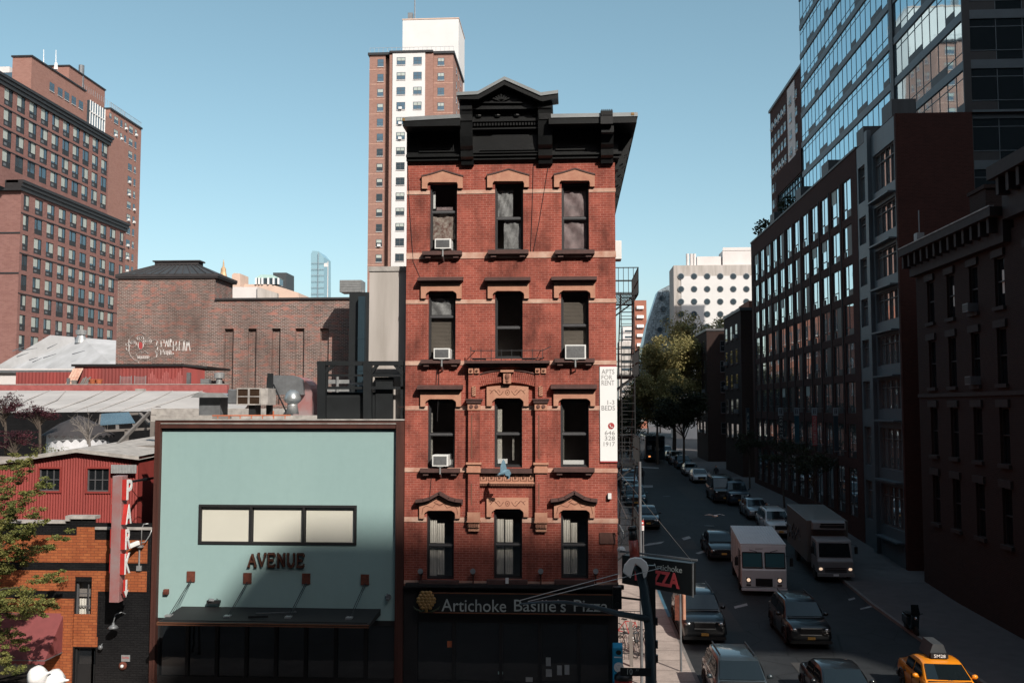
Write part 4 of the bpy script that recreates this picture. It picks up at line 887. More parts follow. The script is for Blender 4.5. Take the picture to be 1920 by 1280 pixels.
# ============================================================ red corrugated upper house
ry = 37.0
rb = thing('red_corrugated_house', 'red corrugated metal upper storey with a shallow gable roof and two small windows', 'building', (-19,ry,0.2))
def P37(px,py): p = PY(px,py,ry); return p
rx0 = PY(-500,900,ry).x; rx1 = P37(260,900).x; ridge = P37(149,843); er = P37(260,857).z; el = P37(0,866).z; sl = (ridge.z-el)/(ridge.x-P37(0,866).x)
def rz_(x): return ridge.z-(abs(x-ridge.x))*(sl if x < ridge.x else (ridge.z-er)/(rx1-ridge.x))
hw2 = [(P37(74,900).x,P37(94,920).z,P37(113,900).x,P37(94,878).z),(P37(164,900).x,P37(184,921).z,P37(205,900).x,P37(184,878).z)]
m = MB(); st = .055; n = int((rx1-rx0)/st)
for i in range(n):
    a = rx0+i*(rx1-rx0)/n; b = rx0+(i+1)*(rx1-rx0)/n; ya = ry+(.018 if i%2 else -.018); yb = ry+(-.018 if i%2 else .018); zt0 = rz_(a); zt1 = rz_(b); cx_ = (a+b)/2
    segs = [(3.0,None)]
    for h in hw2:
        if h[0] < cx_ < h[2]: segs = [(3.0,h[1]),(h[3],None)]
    for lo,hi in segs: m.poly([(a,ya,lo),(b,yb,lo),(b,yb,hi or zt1),(a,ya,hi or zt0)])
m.poly([(rx1,ry,3),(rx1,47,3),(rx1,47,er),(rx1,ry,er)])
m.build('corrugated_wall', 'corrugated_red', rb)
for h in hw2:
    f = MB(); x0,z0,x1,z1 = h; t = .07
    for q in ((x0-t,z0-t,x0,z1+t),(x1,z0-t,x1+t,z1+t),(x0,z0-t,x1,z0),(x0,z1,x1,z1+t)): f.box(q[0],ry-.05,q[1],q[2],ry+.12,q[3],1)
    for q in ((x0,z0,x0+.05,z1),(x1-.05,z0,x1,z1),(x0+.05,z0,x1-.05,z0+.05),(x0+.05,z1-.05,x1-.05,z1)): f.box(q[0],ry+.02,q[1],q[2],ry+.1,q[3])
    for k in (1,2): q = x0+(x1-x0)*k/3; f.box(q-.018,ry+.03,z0+.05,q+.018,ry+.08,z1-.05)
    f.box(x0+.05,ry+.031,(z0+z1)/2-.018,x1-.05,ry+.079,(z0+z1)/2+.018)
    w_ = f.build('window', ['frame_grey','corrugated_red'], rb); w_['_org'] = rb['_org']
    MB().poly([(x0,ry+.06,z0),(x1,ry+.06,z0),(x1,ry+.06,z1),(x0,ry+.06,z1)]).build('pane', 'glass_dark', w_)
m = MB(); r1 = Vector((ridge.x,ry-.25,ridge.z+.05)); l1 = Vector((rx0,ry-.25,rz_(rx0)+.05)); e1 = Vector((rx1+.1,ry-.25,er+.05)); D = Vector((0,9,0.35))
for a,b in ((l1,r1),(r1,e1)):
    m.poly([a,b,b+D,a+D]); m.poly([a-Vector((0,0,.14)),b-Vector((0,0,.14)),b,a]); m.poly([a-Vector((0,0,.14)),a+D-Vector((0,0,.14)),b+D-Vector((0,0,.14)),b-Vector((0,0,.14))])
m.build('roof', 'coping', rb)
m = MB()
for dx,dy_ in ((1.1,2.0),): m.bar((rx1-1.5,ry+3,er+.28),(rx1+.3,ry+3.4,er+.28),.6,.12)
m.build('roof_plank', 'wood_grey', rb)
MB().poly([(rx0,ry+.4,3),(rx1-.05,ry+.4,3),(rx1-.05,ry+.4,er),(rx0,ry+.4,er)]).build('interior_wall', 'interior', rb)
# ============================================================ roofs behind
struct(MB().poly([(-60,ry+9,4.5),(XL-4,ry+9,4.5),(XL-4,53,4.5),(-60,53,4.5)]).build('courtyard', 'asphalt_roof'))
# membrane roof building
lo = lambda px,py,y: PY(px,py,y)
a = lo(-260,776,52); b = lo(285,771,52); c = lo(372,733,64); d = lo(-260,731,66); e = lo(455,771,54); f_ = lo(470,752,64)
mbld = thing('membrane_roof_hall', 'long low hall under a pale grey sloping membrane roof', 'building', (b.x-12,58,0))
m = MB().poly([a,b,c,d]).poly([b,e,f_,c]); sk = [a,b,e,f_]
for p_,q_2 in ((a,b),(b,e),(e,f_)): m.poly([(p_.x,p_.y+.02,1),(q_2.x,q_2.y+.02,1),(q_2.x,q_2.y+.02,q_2.z),(p_.x,p_.y+.02,p_.z)],1)
m.build('roof', ['membrane','black_brick'], mbld)
rr = random.Random(11); m = MB()
for i in range(13):
    t_ = (i+.5)/13; u = a.lerp(b,t_); v = d.lerp(c,t_); m.tube([u+Vector((0,0,.02)),u.lerp(v,.5)+Vector((1.2*rr.uniform(.5,1),0,.04)),v+Vector((2*rr.uniform(.5,1),0,.02))],[.03,.06,.02],4)
m.build('roof_seam', 'membrane', mbld)
m = MB(); zt = lo(200,721,66).z; xa = lo(-260,727,66).x; xb = lo(425,727,66).x; m.box(xa,66.02,zt-.6,xb,66.5,zt); m.build('parapet', 'pink_parapet', mbld)
MB().box(xa,66,zt+.001,xb,66.55,zt+.05).build('coping', 'coping', mbld)
q = (lo(257,731,65.9).x,lo(257,732,65.9).z); MB().box(q[0],65.6,q[1]-.05,q[0]+.6,66.01,q[1]+.12).build('vent_block', 'coping', mbld)
# dull red shed on the roof
sy = 68.0
rs = thing('rooftop_shed', 'dull red corrugated shed with a flat black roof edge on the hall roof', 'shed', (lo(250,722,sy).x,sy,zt-.3))
m = MB()
def corr(m, x0, x1, y, z0, zf_, stp=.13, amp=.03, mi=0):
    n = int((x1-x0)/stp)
    for i in range(n):
        a_ = x0+(x1-x0)*i/n; b_ = x0+(x1-x0)*(i+1)/n; m.poly([(a_,y+(amp if i%2 else 0),z0),(b_,y+(0 if i%2 else amp),z0),(b_,y+(0 if i%2 else amp),zf_(b_)),(a_,y+(amp if i%2 else 0),zf_(a_))], mi)
xa = lo(140,700,sy).x; xb = lo(343,700,sy).x; xc = lo(372,700,sy).x; zt1 = lo(250,686.5,sy).z; zb0 = zt-.3
corr(m, xa, xb, sy, zb0, lambda x: zt1)
m.poly([(xb,sy,zb0),(xc,sy+1.2,zb0),(xc,sy+1.2,zt1-.12),(xb,sy,zt1)],1)
m.poly([(xa,sy,zb0),(xa,sy+6,zb0),(xa,sy+6,zt1),(xa,sy,zt1)],0)
m.build('wall', ['corrugated_dull','corrugated_dull'], rs)
x1_ = lo(30,700,sy+.3).x; m = MB(); corr(m, x1_, xa-.02, sy+.3, zb0, lambda x: lo(80,697,sy).z); m.build('side_wall', 'corrugated_dull', rs)
m = MB(); m.mesh([(xa-.2,sy-.15,zt1),(xb,sy-.15,zt1),(xc+.2,sy+1.1,zt1-.12),(xc+.2,sy+6,zt1-.12),(xa-.2,sy+6,zt1)]+[(xa-.2,sy-.15,zt1+.16),(xb,sy-.15,zt1+.16),(xc+.2,sy+1.1,zt1+.04),(xc+.2,sy+6,zt1+.04),(xa-.2,sy+6,zt1+.16)],[(0,1,2,3,4),(5,9,8,7,6),(0,5,6,1),(1,6,7,2),(2,7,8,3),(3,8,9,4),(4,9,5,0)]); m.build('roof', 'black_paint', rs)
p = lo(354,710,sy+.5); MB().box(p.x-.25,sy+.2,zb0,p.x+.2,sy+.62,p.z+.45).build('door', 'dull_metal', rs)
# pale rubbed patch on the shed wall: peeling paint
m = MB(); rr = random.Random(3); x = lo(278,700,sy).x; xe = lo(341,700,sy).x; i = 0
while x < xe:
    h = .5+.35*math.sin(i*.8)+rr.uniform(-.12,.12); m.box(x,sy-.012,zb0+.1+rr.uniform(0,.35)*(x<xe-2),x+.09,sy-.004,min(zb0+.45+h,zt1-.05)); x += .13; i += 1
m.build('peeling_paint', 'pink_parapet', rs)
# leaning sheet, crates, pots, planks
p0 = lo(122,722,67.2); p1 = lo(145,688,67.9); m = MB(); corr(m,p0.x,p0.x+.75,67.2,zt+.05,lambda x: zt+1.25,.1)
for v in m.v:
    k = (v.z-zt-.05)/1.2; v.x += .25*k; v.y += .6*k
tag(m.build('leaning_sheet', 'band_stone'), 'cream corrugated sheet leaning against the dull red rooftop shed', 'metal sheet')
def slat_crate(px, lab):
    p = lo(px,716,67.0); t = thing('slatted_frame', lab, 'frame', (p.x,67,zt+.05), 'slatted frames on the hall roof'); m = MB()
    for k in range(7): m.box(p.x-.42,66.95,zt+.06+k*.085,p.x+.42,67.0,zt+.09+k*.085)
    m.build('slats', 'galvanised', t); m = MB()
    for s in (-.42,.40): m.box(p.x+s,66.94,zt+.05,p.x+s+.03,67.01,zt+.66)
    build_split(m, 'upright', 'galvanised', t)
slat_crate(236,'left one of two slatted metal frames standing before the rooftop shed'); slat_crate(263,'right one of two slatted metal frames standing before the rooftop shed')
def pot(px, lab): 
    p = lo(px,719,66.9); t = thing('plant_pot', lab, 'plant pot', (p.x,66.9,zt+.05), 'terracotta pots on the hall roof'); MB().lathe([(.16,0),(.24,.30),(.27,.30),(.27,.36),(.22,.36)],(p.x,66.9,zt+.05),14).build('pot', 'terracotta', t, smooth=False); MB().lathe([(.0,0),(.21,0)],(p.x,66.9,zt+.38),14).build('soil', 'wood_brown', t)
pot(173.5,'orange terracotta pot beside the grey planks on the hall roof'); pot(185.5,'orange terracotta pot nearest the slatted metal frames')
m = MB()
for k in range(4): m.bar((lo(151+k*4,722,66.8).x,66.8,zt+.06),(lo(153+k*4,722,66.8).x,67.1,zt+.5+.08*(k%2)),.12,.05)
tag(m.build('plank_stack', 'wood_grey'), 'short grey planks propped upright before the rooftop shed', 'planks')
m = MB(); p = lo(133,716,66.8); m.box(p.x-.3,66.75,zt+.05,p.x-.1,66.85,zt+.5).bar((p.x-.25,66.8,zt+.4),(p.x+.35,66.8,zt+.1),.08,.05,1).box(p.x+.1,66.7,zt+.05,p.x+.4,66.9,zt+.35,1); tag(m.build('scrap_heap', ['dull_metal','wood_grey']), 'small heap of scrap boards at the foot of the leaning cream sheet', 'scrap')
p = lo(386,716,66.9); m = MB().box(p.x-.32,66.7,zt+.05,p.x+.32,67.1,zt+.42).box(p.x-.26,66.69,zt+.1,p.x+.26,66.699,zt+.36,1); tag(m.build('rooftop_unit', ['dull_metal','grille_grey'], bevel=.02), 'small grey box unit on the parapet end, left of the round vent', 'unit')
p = lo(411,710,67); tag(MB().lathe([(.22,0),(.22,.55),(.36,.58),(.38,.92),(.2,.98)],(p.x,67,zt-.1),14).build('roof_vent', ['galvanised'], smooth=False), 'round pale roof vent standing at the foot of the dark brick wall', 'vent')
# ---- white hipped roof
wy = 84.0
h0 = lo(-200,691,wy); h1 = lo(219,691,wy); r0 = lo(94,628,wy+9); r1_ = lo(222,645,wy+9)
hb = thing('white_roof_hall', 'large hall under a white coated hipped roof at the far left', 'building', (h1.x-10,wy+5,0))
m = MB().poly([h0,h1,(h1.x,r1_.y,r1_.z),(lo(155,633,wy+9).x,wy+9,lo(155,633,wy+9).z),r0,(lo(-200,700,wy).x,wy+9,lo(0,664,wy+9).z-3.6)]); m.poly([(h0.x,wy+.05,0),(h1.x,wy+.05,0),h1,h0],1); m.build('roof', ['white_coating','pale_wall'], hb)
p = lo(152,634,wy+8.6); MB().cyl((p.x,p.y,p.z-.5),(p.x,p.y,p.z+.35),.6,.35,14).cyl((p.x,p.y,p.z+.35),(p.x,p.y,p.z+.8),.5,.55,14).build('roof_ventilator', 'galvanised', hb)
m = MB(); rr = random.Random(8)
for i in range(9): u = lo(rr.uniform(20,200),rr.uniform(650,680),wy+4); m.tube([u,(u.x+rr.uniform(.6,1.6),u.y+.3,u.z+rr.uniform(.2,.5))],[.05,.02],4)
m.box(h0.x,wy-.3,h1.z-.35,h1.x,wy-.02,h1.z-.12); m.build('gutter', 'dull_metal', hb)
# ---- round tent and pergola
ty_ = 46; p = lo(127,830,ty_); R_ = 1.45; zb_ = lo(127,848,ty_).z; zm_ = lo(127,815,ty_).z; zt_ = lo(145,779,ty_).z
tn = thing('round_tent', 'round tent with white walls and a dark conical roof in the courtyard', 'tent', (p.x,ty_+1,4.5))
MB().lathe([(R_,4.5-0),(R_,zm_)],(p.x,ty_+1,0),28).build('canvas_wall', 'canvas_white', tn)
m = MB(); pr = [(R_+.25,zm_-.02),(R_*.6,zm_+.55),(.35,zt_-.15),(.05,zt_)]; m.lathe(pr,(p.x+.0,ty_+1,0),28)
for i in range(28):
    an = 2*math.pi*i/28; an2 = 2*math.pi*(i+.8)/28; cc = Vector((p.x,ty_+1,0)); f1 = lambda a_,z: cc+Vector(((R_+.26)*math.cos(a_),(R_+.26)*math.sin(a_),z)); m.poly([f1(an,zm_-.02),f1(an2,zm_-.02),f1((an+an2)/2,zm_-.16)])
m.build('roof', 'canvas_dark', tn)
pg = thing('pergola', 'weathered timber pergola roofed with blue-grey glass beside the round tent', 'pergola', (lo(235,810,48).x,48,4.5))
m = MB(); A_ = lo(186,808,47); B_ = lo(290,803,47); C_ = lo(262,775,50); D_ = lo(190,778,50)
for u,v in ((A_,B_),(D_,C_),(A_,D_),(B_,C_),(A_.lerp(B_,.33),D_.lerp(C_,.4)),(A_.lerp(B_,.66),D_.lerp(C_,.7))): m.bar(u,v,.16,.12)
for u in (A_,B_,A_.lerp(B_,.5)): m.bar((u.x,u.y,4.5),u,.16)
m.build('timber_frame', 'wood_grey', pg); MB().poly([A_.lerp(D_,.25)+Vector((0,0,.08)),B_.lerp(C_,.25)+Vector((-.8,0,.08)),C_+Vector((-.6,0,.08)),D_+Vector((0,0,.08))]).build('glass_roof', 'skylight', pg)
m = MB(); u = lo(280,773,46); v = lo(216,838,39.5); m.bar((u.x,u.y,u.z),(v.x,v.y,v.z),.10,.16); m.bar((u.x+.2,u.y,u.z-.1),(u.x+.2,u.y,5),.2); tag(m.build('roof_rafter', 'wood_grey'), 'long weathered rafter descending beside the pergola toward the mint building', 'beam')
# ============================================================ equipment on the mint building's roof
dz = gz1-.28
def L(px,py,y): return PY(px,py,y)
# low white kerb line of the rear roof
m = MB(); u = L(283,779,41); v = L(600,784,41); m.box(u.x,41,u.z-.25,v.x,41.4,u.z+.02); u = L(283,770,47); m.box(u.x,47,u.z-.6,L(560,770,47).x,47.5,u.z+.12); build_split(m, 'roof_kerb', 'coping', gb)
y = 43.0
u = L(373,770,y); v = L(413,745,y); hc = thing('exhaust_hood', 'grey sheet metal exhaust housing with a wide flat cap on the mint building roof', 'vent', ((u.x+v.x)/2,y,dz))
MB().box(u.x,y,dz,v.x,y+1,v.z).build('housing', 'dull_metal', hc); m = MB(); a0 = L(357,744,y-.4); a1 = L(429,744,y-.4); m.prism([(a0.x,v.z),(a1.x,v.z),(a1.x-.3,v.z+.2),(a0.x+.3,v.z+.22)],'y',y-.4,y+1.4); m.build('cap', 'galvanised', hc)
y = 42.5; u = L(443,768,y); v = L(501,727,y); ec = thing('evaporative_cooler', 'boxy rooftop cooler with four brown pads in a pale frame', 'cooler', ((u.x+v.x)/2,y,dz))
zb2 = L(470,759,y).z; MB().box(u.x-.45,y+.1,zb2+.05,u.x-.001,y+1.3,v.z-.05).build('side_housing', 'dull_metal', ec, bevel=.05)
m = MB(); mx_ = (u.x+v.x-.25)/2; zmm = (zb2+v.z)/2; xr_ = v.x-.3
for q in ((u.x,zb2,u.x+.05,v.z),(xr_-.05,zb2,xr_,v.z),(u.x+.05,zb2,xr_-.05,zb2+.05),(u.x+.05,v.z-.05,xr_-.05,v.z),(mx_-.06,zb2+.05,mx_+.02,v.z-.05)): m.box(q[0],y,q[1],q[2],y+.1,q[3])
m.box(u.x+.05,y+.01,zmm-.02,xr_-.05,y+.09,zmm+.02); m.box(u.x,y+.1,zb2,v.x,y+1.3,v.z-.01); m.build('casing', 'coping', ec)
for (xa,xb) in ((u.x+.05,mx_-.06),(mx_+.02,xr_-.05)):
    for (za_,zb_) in ((zb2+.05,zmm-.02),(zmm+.02,v.z-.05)):
        g_ = MB().poly([(xa,y+.06,za_),(xb,y+.06,za_),(xb,y+.06,zb_),(xa,y+.06,zb_)])
        for k in range(8): z = za_+(zb_-za_)*(k+.5)/8; g_.box(xa,y+.03,z-.006,xb,y+.055,z+.006)
        g_.build('cooling_pad', 'cooler_pad', ec)
MB().box(u.x+.5,y+.2,dz,v.x-.6,y+1,zb2).build('stand', 'black_paint', ec)
# snail blower
y = 44.5; c_ = L(548,742,y); Rb = 38/1800*y; bl = thing('blower', 'large rounded rusty and grey fan housing with ducting on the roof', 'fan housing', (c_.x,y,dz))
pr = [(c_.x+.05,dz),(c_.x+.05,c_.z+Rb*.98)]+[(c_.x+.05+(Rb-.05)*math.sin(t),c_.z+Rb*.98*math.cos(t)) for t in [i*math.pi/2/8 for i in range(9)]]+[(c_.x+Rb,dz)]
MB().prism(pr,'y',y,y+1.6).build('housing', 'sign_steel', bl, fix=True)
pr2 = [(c_.x-Rb*1.12,c_.z+.05),(c_.x-Rb*1.12,c_.z+Rb+.02),(c_.x+.05,c_.z+Rb+.02),(c_.x+.35,c_.z+Rb*.93),(c_.x+.55,c_.z+Rb*.8),(c_.x+.62,c_.z+.05)]
MB().prism(pr2,'y',y-.3,y-.01).build('duct', 'dull_metal', bl, fix=True)
m = MB(); a0 = L(507,700,y-.7); m.bar((a0.x,y-.7,dz),(a0.x,y-.7,a0.z),.22); m.bar((a0.x+.15,y-.7,a0.z-.5),(c_.x+.1,y-1,c_.z-.9),.05); m.bar((a0.x-.1,y-.8,a0.z-.2),(a0.x-.1,y-.8,dz),.06,.06); m.build('support_post', 'dark_steel', bl)
def mushroom(px,pyt,pyb,rw,y,lab):
    c = L(px,pyt,y); z0 = L(px,pyb,y).z; r = rw/1800*y; H = c.z-z0
    t = thing('roof_ventilator', lab, 'vent', (c.x,y,z0)); MB().lathe([(r*.8,0),(r*.62,H*.35),(r*.62,H*.42)],(c.x,y,z0),18).build('base', 'galvanised', t, smooth=True)
    MB().lathe([(r*.62,H*.42),(r*1.05,H*.55),(r*1.08,H*.66),(r*.75,H*.9),(r*.3,H),(0.01,H)],(c.x,y,z0),20).build('cowl', 'flashing', t, smooth=True)
mushroom(549,731,776,15,42.3,'shiny silver mushroom roof ventilator in front of the rounded fan housing')
m = MB(); u = L(398,779,39.5); v = L(545,779,39.5)
m.tube([(u.x,39.5,u.z),(v.x,39.5,v.z+.02)],.03,6).tube([(u.x,39.5,u.z-.2),(v.x,39.5,v.z-.2)],.03,6)
for i in range(7): x = u.x+(v.x-u.x)*(i+.5)/7; m.tube([(x,39.5,u.z-.25),(x,39.5,u.z)],.02,6)
m.tube([(u.x+2.6,39.5,u.z-.05),(u.x+2.6,39.5,u.z+.2)],.03,6); tag(m.build('red_ladder', 'terracotta'), 'red metal ladder lying on the mint building roof edge', 'ladder')
u = L(400,779,40.2); tag(MB().cyl((u.x,40.2,u.z-.12),(u.x+.75,40.2,u.z-.10),.13,n=14).build('roof_roll', 'wood_grey'), 'dark roll of roofing lying behind the red ladder', 'roll')
# dark steel frame and tank enclosure
y = 35.24
fr = thing('steel_frame', 'black steel dunnage frame with diagonal braces on the mint building roof', 'frame', (L(680,780,y).x,y,dz))
def lb(m, a, b, w_=.16, yy=y): p_ = L(*a,yy); q_ = L(*b,yy); m.bar((p_.x,yy,p_.z),(q_.x,yy,q_.z),w_)
for px in (604,754,690): m = MB(); lb(m,(px,790),(px,678),.30 if px != 754 else .10); m.build('post', 'dark_steel', fr)
m = MB(); lb(m,(595,681),(757,681),.16); m.build('beam', 'dark_steel', fr)
m = MB(); lb(m,(598,703),(757,704),.08); lb(m,(600,727),(757,727),.10); m.bar((L(614,680,y).x,y,L(614,680,y).z),(L(614,680,y).x,y,L(614,725,y).z),.07); m.build('rail', 'dark_steel', fr)
for a,b in (((604,703),(627,683)),((694,702),(708,683)),((740,683),(757,703))): m = MB(); lb(m,a,b,.12); m.build('brace', 'dark_steel', fr)
y2 = 35.42; u = L(606,735,y2); v = L(704,790,y2); tk = tag(MB().box(u.x,y2,dz,v.x,y2+1.5,u.z).box(u.x+.1,y2-.05,dz+.2,v.x-.3,y2-.001,u.z-.15).build('equipment_enclosure', 'dark_steel', bevel=.02), 'low wide black equipment box inside the steel frame', 'equipment')
u = L(705,708,y2); v = L(737,708,y2); tk = tag(MB().box(u.x,y2-.05,dz,v.x,y2+.15,u.z).box(u.x-.03,y2-.08,u.z-.1,v.x+.02,y2+.16,u.z+.02).build('equipment_cabinet', 'dark_steel'), 'tall narrow black cabinet at the right end of the steel frame', 'cabinet')
y3 = 37.5; m = MB(); u = L(606,714,y3); v = L(655,719,y3); m.box(u.x,y3,u.z-.1,v.x,y3+.3,u.z+.05); p_ = L(634,706,y3); m.box(p_.x-.04,y3-.1,u.z-.6,p_.x+.04,y3-.01,p_.z); u2 = L(655,719,y3); m.box(u2.x,y3+.1,u2.z-.05,L(682,719,y3).x,y3+.3,u2.z+.05); u = L(606,731,y3); m.box(u.x,y3,u.z-.06,v.x,y3+.3,u.z+.05); tag(m.build('pipe_rack', 'galvanised'), 'pale pipes crossing behind the black steel frame', 'pipes')
# concrete tower
y4 = 35.62; u = L(693,500,y4); ct = thing('concrete_tower', 'bare stained concrete stair tower beside the brick building', 'tower', (u.x+1,y4,0)); xr = XL+.6
MB().box(u.x,y4,9,XL-.015,y4+4,u.z-.18).build('wall', 'concrete', ct); MB().box(u.x-.04,y4-.04,u.z-.179,XL-.015,y4+4.04,u.z).build('coping', 'coping', ct)
# ============================================================ old brick theatre block
ty2 = 75.0
th = thing('brick_theatre', 'windowless mottled dark brick building with blind panels and a slate hipped roof', 'building', (L(400,700,ty2).x,ty2,0))
x0 = L(219,600,ty2).x; x1 = L(402,600,ty2).x; x2 = L(693,600,ty2).x; ze = L(300,522,ty2).z; zl = L(500,562,ty2).z
m = MB(); m.holes(x0,0,x1,ze,[],.2,ty2); m.poly([(x1,ty2,zl-2),(x1,ty2+4,zl-2),(x1,ty2+4,ze),(x1,ty2,ze)]); m.poly([(x0,ty2,0),(x0,ty2,ze),(x0,ty2+8,ze),(x0,ty2+8,0)])
pn = []
for l,r in ((420,437),(464,480),(509,525),(553,570),(599,616)): pn.append((L(l,680,ty2).x,L(430,758,ty2).z,L(r,680,ty2).x,L(430,616,ty2).z))
m.holes(x1,0,x2,zl,pn,.28,ty2); m.poly([(x1,ty2+.28,0),(x2,ty2+.28,0),(x2,ty2+.28,zl-.2),(x1,ty2+.28,zl-.2)])
m.poly([(x1,ty2,zl-.1),(x2,ty2,zl-.1),(x2,ty2+12,zl-.1),(x1,ty2+12,zl-.1)],1); m.poly([(x2,ty2,0),(x2,ty2+12,0),(x2,ty2+12,zl),(x2,ty2,zl)])
m.build('wall', ['dark_brick','asphalt_roof'], th)
m = MB(); m.box(x1+.05,ty2-.15,zl,x2,ty2+.4,zl+.15); m.box(x0-.15,ty2-.15,ze,x1+.25,ty2+4.3,ze+.12); m.box(x0-.15,ty2-.2,ze+.12,x1+.3,ty2+4.3,ze+.34); m.build('coping', 'canvas_dark', th)
E = ze+.34; t0 = L(291,497,ty2+1.6); t1 = L(373,497,ty2+1.6); m = MB(); bx = [(x0-.1,ty2-.15,E),(x1+.25,ty2-.15,E),(x1+.25,ty2+4.2,E),(x0-.1,ty2+4.2,E)]; tp = [(t0.x,ty2+1.6,t0.z),(t1.x,ty2+1.6,t0.z),(t1.x,ty2+2.4,t0.z),(t0.x,ty2+2.4,t0.z)]
m.mesh(bx+tp,[(0,1,5,4),(1,2,6,5),(2,3,7,6),(3,0,4,7),(4,5,6,7)])
for i in range(13):
    k = (i+.5)/13; a_ = Vector(bx[0]).lerp(Vector(bx[1]),k); b_ = Vector(tp[0]).lerp(Vector(tp[1]),k); m.bar(a_+Vector((0,0,.03)),b_+Vector((0,0,.03)),.06,.06,1)
m.box(t0.x,ty2+1.5,t0.z,t1.x,ty2+2.5,t0.z+.25,1); m.box(t0.x-.15,ty2+1.4,t0.z+.251,t1.x+.15,ty2+2.6,t0.z+.36,1); m.build('roof', ['slate','canvas_dark'], th)
# painted face and scrawl
def gp(u,v): p_ = L(220+u/12,600+v/12,ty2); return (p_.x,ty2-.015,p_.z)
gr = MB()
def stroke(pts, r=.06, mi=0, closed=False):
    path = [gp(*q) for q in pts]+([gp(*pts[0])] if closed else [])
    for i in range(len(path)-1):
        gr.bar(path[i],path[i+1],r*1.15,.012,mi)
ell = lambda cx_,cy_,a_,b_,n=16,ph=0: [(cx_+a_*math.cos(2*math.pi*i/n+ph),cy_+b_*math.sin(2*math.pi*i/n+ph)) for i in range(n)]
stroke([(490,970),(470,930),(380,890),(300,800),(262,700),(270,560),(260,440),(330,370),(430,310),(540,275),(640,330)])
stroke([(900,740),(880,830),(800,870),(720,905)]); 
for (a_,b_,c1,d1) in ((350,530,80,75),(350,510,50,35),(520,405,75,55),(520,400,30,28),(680,475,85,80),(680,470,50,38),(675,470,18,16),(350,500,22,18),(225,545,28,38),(240,640,35,50)): stroke(ell(a_,b_,c1,d1),.05,0,True)
stroke(ell(528,560,58,105),.05,0,True); 
stroke([(430,770),(520,700),(560,740),(620,690),(700,760)]); stroke([(430,770),(480,860),(540,885),(660,890),(720,840)])
for i in range(6): stroke(ell(470+i*45,830,18,34,8),.045,0,True)
for word in ([(790,480),(850,440),(905,470),(880,560),(850,590),(910,600),(900,670),(850,700),(890,780)],[(990,600),(985,470),(1050,440),(1055,520),(1000,540)],[(1080,600),(1110,440),(1140,600)],[(1090,540),(1130,540)],[(1160,600),(1160,440),(1215,430),(1210,500),(1160,520),(1225,600)],
  [(1190,600),(1195,420)],[(1260,680),(1260,470),(1330,480),(1320,560),(1265,570),(1350,620),(1330,690),(1260,690)],[(1470,450),(1400,470),(1390,680),(1470,690)],[(1395,570),(1450,560)],[(1480,690),(1500,440),(1530,690)],[(1488,580),(1520,580)],[(1560,690),(1560,470),(1590,600),(1610,470),(1640,690)],
  [(850,690),(900,740),(960,660)],[(900,740),(900,790)],[(980,780),(980,670),(1040,660),(1030,720),(980,725)],[(1060,700),(1100,690),(1100,770),(1060,770),(1060,700)],[(1130,790),(1140,680),(1170,780),(1190,670)],[(1250,680),(1210,700),(1210,780),(1260,770),(1255,730)]): stroke(word,.055)
nv = [gp(*q) for q in ell(528,575,46,80)]; gr.poly([(a_,ty2-.012,c) for a_,_,c in nv],1)
gr.build('graffiti', ['pale_wall','banner_red'], th)
# dark flue shaft with metal cowls
y5 = 71.5; u = L(655,548,y5); v = L(692,548,y5); fs_ = thing('flue_shaft', 'tall black flue shaft with silver cowls rising beside the dark brick wall', 'flue', ((u.x+v.x)/2,y5,0))
MB().box(u.x,y5,0,v.x,y5+3.3,u.z).build('shaft', 'dark_steel', fs_); m = MB(); a0 = L(679,556,y5-.3); m.box(a0.x-.25,y5-.5,2,a0.x+.25,y5-.001,a0.z)
for k in range(5): z = 6+k*2.4; m.box(a0.x-.28,y5-.53,z,a0.x+.28,y5-.501,z+.08)
m.build('duct', 'pole_teal', fs_); p_ = L(656,546,y5); m = MB().cyl((p_.x+.3,y5+.8,u.z-.0),(p_.x+.3,y5+.8,L(656,543,y5).z+.0),.7,.7,16); m.build('cowl_base', 'galvanised', fs_)
a0 = L(637,525,y5); b0 = L(677,547,y5); m = MB().box(a0.x,y5,b0.z,b0.x,y5+1.5,a0.z); 
for k in range(7): z = b0.z+(a0.z-b0.z)*k/7; m.box(a0.x-.02,y5-.03,z,b0.x+.02,y5-.001,z+.03)
m.build('cowl', 'galvanised', fs_)
